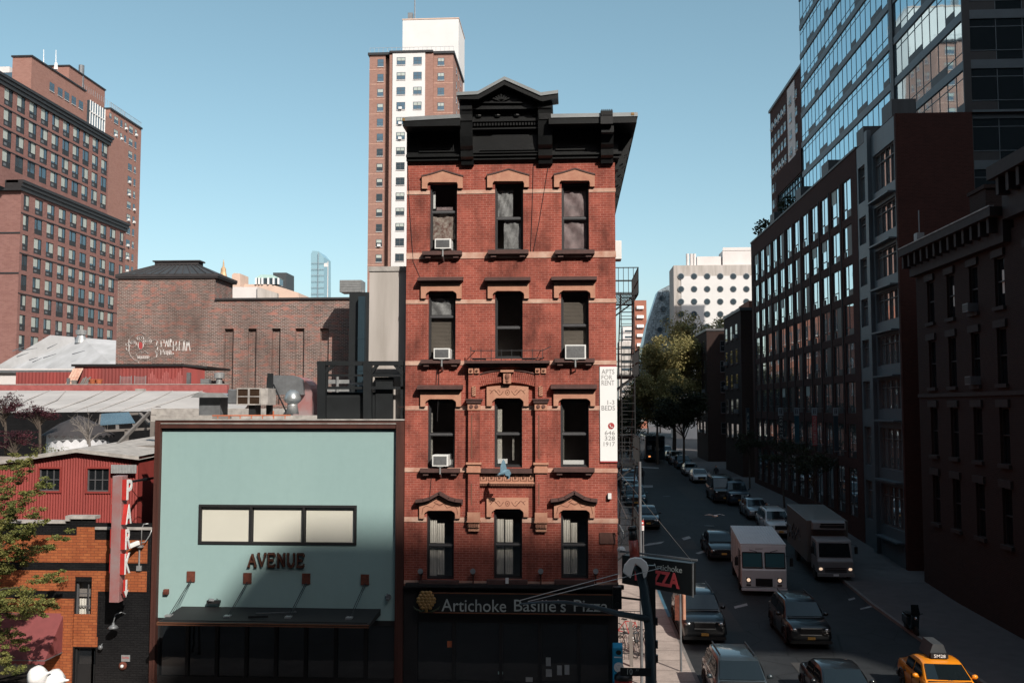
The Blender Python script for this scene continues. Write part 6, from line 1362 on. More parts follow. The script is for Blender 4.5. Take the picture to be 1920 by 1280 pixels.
# ---- plain brick apartment houses farther along
def walkup(name, label, px0, px1, top_y, xr, mat='brown_brick', seed=1):
    ya_ = yat(px1,X5); yb_ = yat(px0,X5); z = L(px1,top_y,ya_).z; t = thing(name, label, 'building', (X5+4,(ya_+yb_)/2,2)); fl = int((z-5)//3.0)
    MB().box(X5,ya_,0,xr,yb_,z).build('wall', mat, t); MB().box(X5-.12,ya_-.12,z+.001,xr,yb_+.1,z+.35).build('coping', 'frame_grey', t)
    rd = random.Random(seed); items = []; n = max(2,int((yb_-ya_)/3.2))
    for r in range(fl):
        for c in range(n):
            yy = ya_+(c+.75)*(yb_-ya_)/(n+.3); ac = rd.random() < .3; items.append(((ac,0),flat_window(1.2,1.6,ac,0),FD,TR(X5,yy+.6,z-3-r*3.0)))
        for c in range(2): items.append((('f',0),flat_window(1.1,1.5,0,0),FD,T(X5+2.0+c*3.2,ya_,z-3-r*3.0)))
    place_windows(t, items); return t, ya_, z
t,ya_,z_ = walkup('apartment_house', 'dark brick apartment house next to the maroon block, with a penthouse box on its roof', 1356, 1387, 582, X5+14, seed=3)
MB().box(32,ya_+.3,0,58,ya_+12,36).build('shade_block', 'brown_brick', t); MB().box(X5+1.2,ya_+1,z_,X5+6,ya_+8,L(1390,562,ya_).z).build('rooftop_block', 'street_brick', t); MB().box(X5+2.5,ya_+3,L(1390,562,ya_).z,X5+4.2,ya_+5,L(1390,549,ya_).z).build('chimney', 'street_brick', t)  # first box is a hidden mass added to keep sun off the next house
walkup('apartment_house', 'lower dark brick apartment house half hidden behind the street trees', 1303, 1323, 620, X5+14, seed=5)
pk = thing('parking_sign', 'small teal vertical sign with stacked letters spelling PARK between the dark houses', 'sign', (19.2,yat(1402,19.3),8)); y_ = yat(1402,19.3); a = L(1399,764,y_); b = L(1406,815,y_)
MB().box(a.x,y_,b.z,b.x,y_+.2,a.z).build('board', 'pole_teal', pk)
for i,ch in enumerate('PARK'): z0 = a.z-(a.z-b.z)*(.14+.2*(i+1)); fit(text_mb(ch,1,.02),a.x+.1,b.x-.08,y_-.01,z0,z0+(a.z-b.z)*.14).build('letter', 'sign_letter', pk)
# ---- white hotel with round windows
yw = 230.0; wh = thing('porthole_hotel', 'white faced building with rows of round porthole windows', 'building', (34,yw,3)); xa = L(1264,600,yw).x; zt4 = L(1330,497,yw).z; xb = L(1450,600,yw).x
MB().box(xa,yw,0,xb,yw+10,zt4).build('wall', 'concrete', wh); a = L(1277,518,yw); MB().box(a.x,yw-.15,0,xb,yw-.001,a.z).build('white_facing', 'white_brick', wh)
pm = MB(); pm.lathe([(.78,0),(.78,.06),(.66,.08)],(0,-.001,0),20,0,(0,-1,0)); pm.cyl((0,-.10,0),(0,-.082,0),.64,n=20,mi=1); pd = pm.data('porthole',['dull_metal','glass_far'])
for r,py in enumerate((518,542,565.5,589,612,635)):
    for c,px in enumerate((1276.8,1301.3,1325.8,1350.3,1374.8,1399.3)): p = L(px,py,yw); inst('porthole', pd, wh, (p.x,yw-.15,p.z))
m = MB(); a = L(1286,478,yw+2); m.box(L(1307,488,yw+2).x,yw+2,zt4,L(1352,488,yw+2).x,yw+6,L(1307,481,yw+2).z); m.box(L(1355,480,yw+2).x,yw+2,zt4,xb,yw+8,L(1355,470,yw+2).z)
for px in (1289,1296,1302): p = L(px,476,yw+2); m.cyl((p.x,yw+2,zt4),p,.38,.38,10)
m.box(L(1355,470,yw+2).x,yw+1.9,L(1355,470,yw+2).z,xb,yw+2,L(1355,468,yw+2).z+.5); m.build('roof_plant', 'pale_wall', wh)
# ---- slanted perforated building
ys = 245.0; sl = thing('slanted_facade', 'leaning steel clad facade with scattered round windows beside the white hotel', 'building', (22,ys,3))
P_ = [(1263,530),(1263,720),(1192,720),(1198,690),(1213,610),(1234,545)]; m = MB(); q = [L(a,b,ys) for a,b in P_]; m.prism([(v.x,v.z) for v in q],'y',ys,ys+8); m.build('wall', 'steel_perf', sl, fix=True)
m = MB(); rd = random.Random(6); 
for r in range(40):
    py = 545+r*3.6; x0 = 1236-(py-545)*.27
    for c in range(13):
        px = x0+2+c*2.4
        if px < 1262 and rd.random() < .62: a = L(px,py,ys-.2); m.box(a.x,ys-.12,a.z-.12,a.x+rd.uniform(.12,.28),ys-.001,a.z+.08)
m.build('perforation', 'slate', sl)
for px,py in ((1241,559),(1243.5,579),(1247.5,599),(1237,618),(1229.5,637)): p = L(px,py,ys); inst('porthole', pd, sl, (p.x,ys-.13,p.z))
# pale end face of the slanted building
m = MB(); a = [L(a_,b_,ys) for a_,b_ in ((1234,545),(1213,610),(1198,690),(1192,720))]; b = [L(a_,b_,ys+60) for a_,b_ in ((1232,560),(1207,620),(1190,690),(1184,720))]
for i in range(3): m.poly([a[i],a[i+1],b[i+1],b[i]]) 
m.build('pale_side', 'flashing', sl)
for px0,px1,pt,mt,lab,y_ in ((1188,1212,563,'street_brick','slim brick tower with pale balconies at the end of the street',330),(1160,1189,640,'concrete','low pale building at the end of the street seen through the fire escape',420),(1168,1200,612,'pale_wall','pale grey building at the end of the street behind the fire escape',520)):
    a = L(px0,pt,y_); b = L(px1,pt,y_); t = thing('distant_building', lab, 'building', ((a.x+b.x)/2,y_,3)); MB().box(a.x,y_,0,b.x,y_+12,a.z).build('wall', mt, t); m = MB()
    k = int((a.z-4)/3.2)
    for i in range(k): m.box(a.x+1,y_-(.8 if y_==330 else .1),a.z-3-i*3.2,b.x-1,y_-.001,a.z-2-i*3.2)
    m.build('balcony' if y_ == 330 else 'window_band', 'white_paint' if y_ == 330 else 'glass_far', t)
# ---- row houses on the sunny side, seen only in reflections and past the corner
for i,(y0_,y1_,h,mt) in enumerate(((52.2,60,15,'street_brick'),(60.1,68,19,'tan_wall'),(68.1,80,16,'street_brick'),(80.1,92,22,'street_brick'),(92.1,110,17,'pale_wall'),(110.1,140,20,'street_brick'),(140.1,190,24,'street_brick'))):
    t = thing('row_house', ('brick','tan','squat brick','tall brick','pale','long brick','longest brick')[i]+' row house hidden behind the corner building', 'building', (SX-5,(y0_+y1_)/2,1))
    MB().box(SX-12,y0_,0,SX,y1_,h+1).build('wall', mt, t); me_ = flat_window(1.1,1.8,0,0).data('window',FM)
    for fz in range(int(h//3.2)):
        for c in range(int((y1_-y0_)//2.8)): inst('window', me_, t, (SX,y0_+1+c*2.8,2.6+fz*3.2), rad(90))
# ---- unseen masses added behind the viewer to shape shade and cut sky light
def sh(xp, zp, Y): k = (35-Y)/1.0; return (xp-SUND.x/SUND.y*k, zp-SUND.z/SUND.y*k)
Y0 = -60.0; pl = [(-17.5,-2),(-15.0,.8),(-13.4,2.4),(-12.6,3.55),(-11.7,4.7),(-10.8,5.5),(-9.6,6.05),(2.7,6.05),(2.7,-2)]  # outline set from the shade edge wanted on the mint wall
pl = [sh(a,b,Y0) for a,b in pl]; pl = [(pl[0][0],0)]+pl[:-1]+[(pl[-2][0],0)]
o = MB().prism(pl,'y',Y0-12,Y0).build('shade_slab', 'street_brick', fix=True); tag(o, 'unseen brick slab added behind the viewer, outline cut to shape the shade on the mint wall', 'building')
Y0 = -4.0; Y0 = -18.0; pl = [(21,-60),(21,6.6),(9.4,6.6),(12,11),(17.5,19),(18.5,75),(75,75),(75,-60)]  # outline made up to leave the sunlit road patch open
pl = [sh(a,b,Y0) for a,b in pl]; pl[0] = (pl[0][0],0); pl[-1] = (pl[-1][0],0)
o = MB().prism(pl,'y',Y0,Y0+6).build('shade_tower', 'grey_clad', fix=True); tag(o, 'unseen grey mass added behind the viewer to the right, shaped to shade the side street', 'building')

for i,(x0,x1,h,mt,d) in enumerate(((-150,-96,86,'brown_brick',20),(-95.5,-52,96,'maroon_brick',24),(-51.5,-16,88,'brown_brick',20),(-15.5,18,41,'maroon_brick',22),(18.5,60,39,'brown_brick',20),(62,120,84,'maroon_brick',20),(120.5,200,88,'brown_brick',20))):  # dark blocks added out of view to hold down sky fill
    rear_ = MB() if x0 > 60 else MB().box(x0+.5,-24-d,0,x1-.5,-33,h+15).box(x0+1,-60-d,0,x1-1,-60,h+38)
    tag(MB().box(x0,-19-d,0,x1,-19,h+3).box(x0,-19-d,h+3,x1,-18.8,h+3.6).add(rear_).build('sky_blocker', mt), ('farthest left','second from left','third from left','middle','third from right','second from right','farthest right')[i]+' of seven unseen dark masses added behind the viewer to block sky light', 'building')
# ============================================================ vehicles (front faces -y)
def car_proto(kind, paint_, gl='glass_car'):
    P = {'sedan': dict(L=4.7,W=1.82,H=1.45,hood=.92,belt=.95,deck=1.0,c0=1.15,c1=1.95,c2=3.25,c3=4.1),
         'suv': dict(L=4.75,W=1.9,H=1.72,hood=1.08,belt=1.08,deck=1.1,c0=1.1,c1=1.85,c2=4.1,c3=4.6),
         'truckish': dict(L=5.0,W=1.98,H=1.88,hood=1.18,belt=1.18,deck=1.2,c0=1.35,c1=2.0,c2=4.45,c3=4.9),
         'van': dict(L=5.4,W=2.0,H=2.2,hood=1.25,belt=1.25,deck=1.3,c0=.75,c1=1.5,c2=5.15,c3=5.35)}[kind]
    L_,W,H = P['L'],P['W'],P['H']; t = thing(kind, 'x', 'car', (0,0,0)); y0 = -L_/2; hw = W/2
    hood,belt,deck = P['hood'],P['belt'],P['deck']
    st = [(0,.80,.42,.62),(.05,.90,.30,hood-.18),(.22,.96,.24,hood-.08),(.7,1.0,.22,hood-.02),(P['c0'],1.0,.22,belt),(P['c1'],1.0,.22,belt),(P['c2'],1.0,.22,belt+.02),(P['c3'],.98,.22,deck),(L_-.25,.95,.24,deck-.04),(L_-.06,.90,.30,deck-.16),(L_,.84,.42,.75)]
    def ring(s, wk, zb, zt):
        w_ = hw*wk; y = y0+s; zs = zb+(zt-zb)*.55
        r = [(w_*.86,y,zb),(w_*.97,y,zb+.07),(w_,y,zs),(w_*.965,y,zt-.10),(w_*.90,y,zt-.02),(w_*.45,y,zt+.015)]
        return [Vector(p) for p in r]+[Vector((-p[0],p[1],p[2])) for p in r[::-1]]
    m = MB(); rs = [ring(*s) for s in st]; n = 12; vs = [v for r in rs for v in r]
    fs = [(i*n+k,(i+1)*n+k,(i+1)*n+(k+1)%n,i*n+(k+1)%n) for i in range(len(rs)-1) for k in range(n)]+[tuple(range(n)),tuple(range(len(vs)-1,len(vs)-n-1,-1))]
    m.mesh(vs, fs); 
    # cabin
    tw = .74 if kind != 'van' else .86
    cs = [(P['c0'],.90,.88,belt-.05,belt+.0),(P['c1'],.93,tw,belt-.05,H-.06),(P['c1']+.35,.94,tw,belt-.05,H),(P['c2']-.3,.94,tw,belt-.05,H-.01),(P['c2'],.93,tw*.97,belt-.05,H-.07),(P['c3'],.88,.80,deck-.05,deck+.0)]
    cv = []
    for s,wb,wt,zb,zt in cs:
        y = y0+s; r = [(hw*wb,y,zb),(hw*(wb*.4+wt*.6),y,zb+(zt-zb)*.6),(hw*wt,y,zt-.02),(hw*wt*.8,y,zt+.015)]; cv += [Vector(p) for p in r]+[Vector((-p[0],p[1],p[2])) for p in r[::-1]]
    n = 8; cf = [(i*n+k,(i+1)*n+k,(i+1)*n+(k+1)%n,i*n+(k+1)%n) for i in range(len(cs)-1) for k in range(n)]+[tuple(range(n)),tuple(range(len(cv)-1,len(cv)-n-1,-1))]
    m.mesh(cv, cf)
    m.build('body', paint_, t, local=True, smooth=True, fix=True, bevel=.02)
    def lerp(a,b,k): return a+(b-a)*k
    # windscreen and rear window, slightly proud
    def screen(sa, sb, za, zb, wa, wb, off, name):
        a = Vector((0,y0+sa,za)); b = Vector((0,y0+sb,zb)); d = (b-a); nrm = Vector((0,-d.z,d.y)).normalized()*(1 if sb > sa else -1)*off; m = MB()
        p = []
        for k in (.10,.5,.93):
            q = a+d*k+nrm; w_ = hw*lerp(wa,wb,k)-.05; p.append([q+Vector((-w_,.0,0)),q+Vector((-w_*.5,-off*.8 if sb>sa else off*.8,0)),q+Vector((w_*.5,-off*.8 if sb>sa else off*.8,0)),q+Vector((w_,0,0))])
        for i in range(2):
            for j in range(3): m.poly([p[i][j],p[i][j+1],p[i+1][j+1],p[i+1][j]])
        return m.build(name, gl, t, local=True, smooth=True)
    screen(P['c0'],P['c1'],belt,H-.06,.88,tw,.03,'windscreen'); screen(P['c3'],P['c2'],deck,H-.07,.80,tw*.97,.03,'rear_window')
    # side windows
    bounds = [P['c0']+.42, (P['c1']+P['c2'])/2-.05, P['c2']+ (P['c3']-P['c2'])*.25]
    for sgn in (-1,1):
        for k in range(2):
            sa,sb = bounds[k]+.05, bounds[k+1]-.05; m = MB(); zb_ = belt+.03; zt_ = H-.15
            def sx(z): kk = (z-belt+.05)/(H-belt); return sgn*(hw*lerp(.94,tw,min(1,max(0,kk))**1.0)+.022)
            def top(s): 
                if s < P['c1']: return lerp(belt+.05, H-.15, max(0,(s-P['c0']-.1)/(P['c1']-P['c0'])))
                if s > P['c2']: return lerp(H-.15, deck+.1, (s-P['c2'])/(P['c3']-P['c2']))
                return zt_
            ss = [sa+(sb-sa)*i/5 for i in range(6)]
            for i in range(5):
                q = [(ss[i],zb_),(ss[i+1],zb_),(ss[i+1],top(ss[i+1])),(ss[i],top(ss[i]))]
                m.poly([(sx(z),y0+s,z) for s,z in q])
            m.build('side_window', gl, t, local=True)
    # wheels with dark arches
    R = .33 if kind == 'sedan' else .37
    for s in (.88, L_-.92):
        for sgn in (-1,1):
            x = sgn*(hw-.11); w_ = MB(); w_.lathe([(R*.62,-.11),(R*.95,-.11),(R,-.07),(R,.07),(R*.95,.11),(R*.62,.11)],(x,y0+s,R),20,0,(1,0,0)); 
            wo_ = w_.build('wheel', 'tyre', t, local=True, smooth=True); r_ = MB().lathe([(R*.62,.075*sgn),(R*.5,.112*sgn),(R*.15,.10*sgn),(.01,.115*sgn)],(x,y0+s,R),12,0,(1,0,0))
            for q in range(5): an = q*2*math.pi/5; r_.bar((x+sgn*.118,y0+s,R),(x+sgn*.118,y0+s+R*.6*math.cos(an),R+R*.6*math.sin(an)),.05,.02)
            rim = r_.build('rim', 'rim', wo_, local=True)
    m = MB()
    for s in (.88, L_-.92):
        for sgn in (-1,1):
            xx = sgn*(hw+.004); m.tube([(xx,y0+s+(R+.05)*math.cos(a),R+(R+.05)*math.sin(a)) for a in [math.pi*i/10 for i in range(11)]],.035,5)
    m.box(-hw*.93,y0-.03,.24,hw*.93,y0+.25,.38); m.box(-hw*.93,y0+L_-.2,.26,hw*.93,y0+L_+.02,.42); m.box(-hw*.985,y0+1.2,.2,hw*.985,y0+L_-1.2,.28)
    for sgn in (-1,1):
        for s in bounds: m.box(sgn*(hw*.992)-.012,y0+s,.30,sgn*(hw*.992)+.012,y0+s+.014,belt-.08)
        for s in bounds[1:]: m.box(sgn*(hw*.985)-.03,y0+s-.22,belt-.20,sgn*(hw*.985)+.03,y0+s-.05,belt-.17)
    m.box(-hw*.80,y0+P['c0']-.03,belt-.02,hw*.80,y0+P['c0'],belt+.032)
    m.build('trim', 'trim_black', t, local=True)
    g = MB(); gzz = hood-.30; g.box(-hw*.45,y0-.02,gzz-.14,hw*.45,y0+.06,gzz+.10); g.build('grille', 'trim_black', t, local=True)
    g = MB(); g.box(-hw*.47,y0-.03,gzz+.10,hw*.47,y0+.05,gzz+.13); g.box(-hw*.47,y0-.03,gzz-.17,hw*.47,y0+.05,gzz-.14); g.build('grille_surround', 'chrome', t, local=True)
    for sgn in (-1,1):
        m = MB().ball((sgn*hw*.72,y0+.11,gzz+.02),.16,0,10,(1.15,.65,.62)); m.build('headlight', 'chrome', t, local=True, smooth=True)
        m = MB().ball((sgn*(hw+.10),y0+P['c0']+.55,belt+.06),.11,0,8,(1.1,.7,.8)); m.bar((sgn*(hw-.02),y0+P['c0']+.55,belt),(sgn*(hw+.06),y0+P['c0']+.55,belt+.04),.05); m.build('mirror', paint_, t, local=True, smooth=True)
    MB().box(-.16,y0-.045,.42,.16,y0-.03,.54).build('licence_plate', 'plate', t, local=True)
    if kind in ('suv','truckish','van'):
        m = MB(); 
        for sgn in (-1,1): m.bar((sgn*hw*tw*.86,y0+P['c1']+.2,H+.05),(sgn*hw*tw*.86,y0+P['c2']-.1,H+.05),.035)
        build_split(m, 'roof_rail', 'trim_black', t, local=True)
    m = MB()
    for sgn in (-1,1): m.tube([(sgn*hw*.05,y0+P['c0']+.05,belt+.04),(sgn*hw*.05+.45,y0+P['c0']+.14,belt+.08)],.012,4)
    m.build('wiper', 'trim_black', t, local=True)
    return t
protos = {}
def car(kind, paint_, px, py, lab, hdg=0, group=None, dx=0, gl='glass_car', cat='car', name='parked_car', Y=None, X=None):
    """front-bottom centre seen at pixel px,py"""
    key = (kind,paint_)
    if key in protos: t = copy_tree(protos[key])
    else: t = car_proto(kind, paint_, gl); protos[key] = t
    L_ = {'sedan':4.7,'suv':4.75,'truckish':5.0,'van':5.4}[kind]
    if Y is None: g_ = G(px,py); x,y = g_.x+dx,g_.y
    else: x,y = X,Y
    c_ = Vector((x,y,0))+Matrix.Rotation(hdg,3,'Z')@Vector((0,L_/2,0)); t.location = (c_.x,c_.y,gz(c_.y)); t.rotation_euler = (math.atan2(gz(c_.y+2)-gz(c_.y-2),4),0,hdg); t['_org'] = tuple(t.location)
    t.name = name; t['label'] = lab; t['category'] = cat
    if group: t['group'] = group
    elif 'group' in t: del t['group']
    return t
GPK = 'cars parked along the side street'
car('suv','paint_grey',0,0,'dark grey hatchback with a ribbed roof stopped at the kerb corner',group=GPK,X=5.85,Y=33.0)
car('truckish','paint_black',0,0,'black sport utility vehicle with a chrome framed grille parked behind the grey hatchback',group=GPK,X=5.85,Y=43.4)
car('sedan','paint_black',0,0,'glossy black sedan waiting at the junction between the grey hatchback and the taxi',X=9.4,Y=33.0,name='black_sedan')
car('suv','paint_black',0,0,'black sport utility vehicle driving up in front of the white step van',X=10.35,Y=43.0,name='black_suv')
tx = car('sedan','paint_taxi',0,0,'yellow taxi with a rooftop advertising box in the lower right corner',X=13.1,Y=33.9,hdg=rad(-3),name='taxi',cat='taxi')
m = MB(); m.prism([(-.34,1.50),(.34,1.50),(.18,1.95),(-.18,1.95)],'y',.0,1.15); m.build('advert_box', 'slate', tx, local=True, fix=True); MB().box(-.30,-.15,1.49,.30,-.01,1.66).build('roof_light', 'trim_black', tx, local=True); fit(text_mb('5M28',1,.006),-.2,.2,-.156,1.52,1.63).build('lettering', 'banner_white', tx, local=True)
car('sedan','paint_darkteal',1216,993,'teal saloon nearest in the left kerb row, behind the red parking sign',group=GPK)
car('suv','paint_blue',1193,952,'dark blue car second in the left kerb row',group=GPK); car('sedan','paint_blue',1186,932,'blue saloon third in the left kerb row',group=GPK); car('suv','paint_silver',1180,914,'silver car farthest in the left kerb row',group=GPK)
car('sedan','paint_black',1358,1052,'small black car with one bright headlight behind the white step van',name='black_sedan')
car('sedan','paint_silver',1425,975,'silver saloon in the right kerb row behind the small square sign',group=GPK); car('suv','paint_white',1465,1009,'white sport utility vehicle squeezed between the step van and the box truck',group=GPK)
car('van','paint_black',1360,944,'black van in the right kerb row beside the small square sign',group=GPK); car('truckish','paint_navy',1388,948,'dark navy vehicle double parked next to the black van',group=GPK)
car('sedan','paint_white',1316,906,'white saloon with bright bonnet in the far right kerb row',group=GPK)
car('sedan','paint_silver',1299,893,'silver saloon directly behind the white saloon',group=GPK); car('suv','paint_blue',1284,880,'blue car third from the front of the far right row',group=GPK); car('truckish','paint_silver',1272,872,'boxy silver vehicle fourth from the front of the far right row',group=GPK); car('sedan','paint_navy',1262,864,'navy saloon fifth from the front of the far right row',group=GPK); car('suv','paint_silver',1252,857,'silver vehicle farthest back in the right row',group=GPK)
# dark bus far down the street
g_ = G(1229,867); bus = thing('bus', 'dark bus with one amber light driving far down the street', 'bus', (g_.x,g_.y,gz(g_.y))); x,y,z = g_.x,g_.y,gz(g_.y)
MB().box(x-1.4,y,z+.4,x+1.4,y+11,z+3.9).build('body', 'paint_darkteal', bus, bevel=.15); MB().box(x-1.25,y-.03,z+1.6,x+1.25,y-.002,z+3.2).build('windscreen', 'glass_car', bus); MB().box(x-1.0,y-.05,z+.8,x-.7,y-.002,z+1.0).build('headlight', 'lamp_amber', bus)
m = MB(); [m.cyl((x+s,y+a,z+.5),(x+s+.02,y+a,z+.5),.5,n=14) for s in (-1.42,1.4) for a in (2,9)]; m.build('wheels', 'tyre', bus)
# white step van
def stepvan():
    t = thing('step_van', 'white step van with a ribbed roof, flat front and two big windscreen panes', 'van', (0,0,0)); W=1.2; L_=5.9
    m = MB(); pr = [(0,.42),(0,1.35),(.06,1.45),(.28,2.38),(.33,2.66),(L_,2.66),(L_,.55)]; m.prism(pr,'x',-W,W); m.build('body', 'truck_white', t, local=True, fix=True, bevel=.05)
    m = MB(); m.box(-W-.02,.34,2.60,W+.02,L_,2.72)
    for i in range(15): x = -W+.1+i*(2*W-.2)/14; m.box(x-.015,.45,2.72,x+.015,L_-.1,2.74)
    m.build('roof', 'truck_white', t, local=True); m = MB()
    for s in (-1,1):
        for yy in (1.9,2.9,3.9,4.9): m.box(s*W-.008 if s > 0 else -W-.008,yy,.7,s*W+.008,yy+.015,2.55)
        m.box(s*W-.01,.4,1.0,s*W+.01,L_-.05,1.03)
    m.build('panel_seam', 'frame_grey', t, local=True)
    for s in (-1,1):
        a = .08*s; b = (W-.08)*s; m = MB(); yy = lambda z: .06+(z-1.45)*.24-.012
        m.poly([(a,yy(1.52),1.52),(b,yy(1.52),1.52),(b,yy(2.25),2.25),(a,yy(2.25),2.25)]); m.build('windscreen', 'glass_van', t, local=True)
        m = MB()
        for z in (1.48,2.27): m.bar((a,yy(z)-.005,z),(b,yy(z)-.005,z),.05)
        for x in (a,b): m.bar((x,yy(1.48)-.005,1.48),(x,yy(2.27)-.005,2.27),.05)
        m.build('windscreen_frame', 'trim_black', t, local=True)
        MB().cyl((s*.82,-.05,.84),(s*.82,.0,.84),.10,n=14).build('headlight', 'lamp_warm', t, local=True)
        MB().box(s*.82-.13,-.045,.70-.05+.07,s*.82+.13,-.004,.97).build('headlight_surround', 'rim', t, local=True)
        MB().box(s*.82-.12,-.03,.52,s*.82+.12,-.003,.60).build('marker_lamp', 'trim_black', t, local=True)
        MB().tube([(s*.35,.16,2.32),(s*.75,.22,2.42)],.018,5).build('wiper', 'trim_black', t, local=True)
        m = MB(); m.tube([(s*W,.25,2.1),(s*(W+.25),.05,2.1),(s*(W+.25),.05,1.6)],.02,5); m.box(s*(W+.25)-.09,.02,1.6,s*(W+.25)+.09,.07,2.05); m.build('mirror', 'trim_black', t, local=True)
    MB().box(-.45,-.02,.50,.45,-.002,.92).build('grille', 'trim_black', t, local=True); MB().box(-W,-.14,.28,W,-.02,.42).build('bumper', 'truck_white', t, local=True)
    fit(text_mb('REDMONT',1,.01),-.42,-.02,.29,2.42,2.49).build('lettering', 'frame_grey', t, local=True)
    MB().box(-W-.03,.5,.6,-W-.002,1.3,2.3).build('side_door', 'frame_grey', t, local=True)
    for s in (-1,1):
        for yy_ in (1.3,5.0): MB().cyl((s*(W-.2),yy_,.40),(s*(W+.01),yy_,.40),.40,n=18).build('wheel', 'tyre', t, local=True)
    return t
sv = stepvan(); g_ = G(1433,1116); sv.location = (g_.x,g_.y,gz(g_.y)); sv.rotation_euler = (math.atan2(gz(g_.y+6)-gz(g_.y),6),0,rad(-4)); sv['_org'] = tuple(sv.location)
# box truck
def boxtruck():
    t = thing('box_truck', 'white cab box truck with a refrigeration unit and amber lamps, dark scribbled side', 'truck', (0,0,0))
    m = MB(); pr = [(0,.5),(-.02,1.2),(.12,1.35),(.45,2.25),(.55,2.35),(1.75,2.35),(1.75,.5)]; m.prism(pr,'x',-1.0,1.0); m.build('cab', 'truck_dim', t, local=True, fix=True, bevel=.06)
    yy = lambda z: .12+(z-1.35)*.367-.015; m = MB().poly([(-.88,yy(1.42),1.42),(.88,yy(1.42),1.42),(.84,yy(2.18),2.18),(-.84,yy(2.18),2.18)]); m.build('windscreen', 'glass_car', t, local=True)
    for s in (-1,1):
        MB().poly([(s*1.012,.35,1.4),(s*1.012,1.3,1.4),(s*1.012,1.3,2.15),(s*1.012,.6,2.15)]).build('side_window', 'glass_car', t, local=True)
        MB().ball((s*.82,.0,.78),.10,0,8,(1.2,.4,.9)).build('headlight', 'lamp_warm', t, local=True); MB().ball((s*.86,.02,1.0),.08,0,8,(1,.4,1.2)).build('turn_signal', 'lamp_amber', t, local=True)
        m = MB(); m.tube([(s*1.0,.5,2.1),(s*1.22,.3,2.1),(s*1.22,.3,1.6)],.02,5); m.box(s*1.22-.09,.27,1.6,s*1.22+.09,.32,2.0); m.build('mirror', 'trim_black', t, local=True)
        for yy_ in (.95,6.2): MB().cyl((s*.78,yy_,.42),(s*1.0,yy_,.42),.42,n=18).build('wheel', 'tyre', t, local=True)
    m = MB()
    for z in (.62,.72,.82): m.box(-.6,-.035,z,.6,-.021,z+.04)
    m.build('grille', 'trim_black', t, local=True); MB().box(-1.02,-.12,.36,1.02,.0,.55).build('bumper', 'truck_dim', t, local=True); MB().box(-.15,-.13,.4,.15,-.121,.52).build('licence_plate', 'banner_white', t, local=True)
    m = MB(); m.box(-1.18,1.95,.75,1.18,8.2,3.2); m.build('cargo_box', 'truck_grey', t, local=True, bevel=.03)
    m = MB(); m.prism([(1.45,2.75),(1.50,3.15),(1.94,3.25),(1.94,2.65)],'x',-.95,.95); m.build('refrigeration_unit', 'truck_dim', t, local=True, fix=True, bevel=.04); MB().box(-.55,1.44,2.86,.85,1.50,3.0).box(-.5,1.46,3.04,.85,1.51,3.12).build('vent_slot', 'trim_black', t, local=True)
    rd = random.Random(12); m = MB()
    for i in range(9):
        y0_ = 3+rd.random()*5; z0_ = 1.1+rd.random()*1.2; pts = [(-1.195,y0_+.35*k,z0_+rd.uniform(-.35,.35)) for k in range(5)]; m.tube(pts,.035,4)
    m.build('graffiti', 'slate', t, local=True); return t
bt = boxtruck(); g_ = G(1567,1092); bt.location = (g_.x,g_.y,gz(g_.y)); bt.rotation_euler = (math.atan2(gz(g_.y+6)-gz(g_.y),6),0,rad(-2)); bt['_org'] = tuple(bt.location)
# scooter
g_ = G(1718,1195); sc = thing('scooter', 'dark teal motor scooter with a curved windshield parked behind the taxi', 'scooter', (g_.x,g_.y,0)); x,y,z = g_.x,g_.y,gz(g_.y)
for dy in (0,1.2): w_ = MB().lathe([(.16,-.05),(.24,-.05),(.26,0),(.24,.05),(.16,.05)],(x,y+dy,z+.26),16,0,(1,0,0)).build('wheel', 'tyre', sc, smooth=True)
MB().prism([(y+.1,z+.35),(y-.02,z+.95),(y+.08,z+1.0),(y+.25,z+.45),(y+.65,z+.40),(y+.7,z+.8),(y+1.35,z+.85),(y+1.4,z+.5),(y+1.0,z+.3)],'x',x-.18,x+.18).build('body', 'paint_darkteal', sc, fix=True, bevel=.04)
MB().box(x-.16,y+.68,z+.86,x+.16,y+1.3,z+.94).build('seat', 'trim_black', sc, bevel=.03); MB().tube([(x-.35,y+.12,z+1.05),(x,y+.02,z+1.0),(x+.35,y+.12,z+1.05)],.02,6).build('handlebar', 'trim_black', sc)
MB().poly([(x-.2,y-.02,z+1.0),(x+.2,y-.02,z+1.0),(x+.17,y+.12,z+1.45),(x-.17,y+.12,z+1.45)]).build('windshield', 'glass_car', sc); MB().ball((x,y-.05,z+.85),.09,0,8).build('headlight', 'chrome', sc, smooth=True)
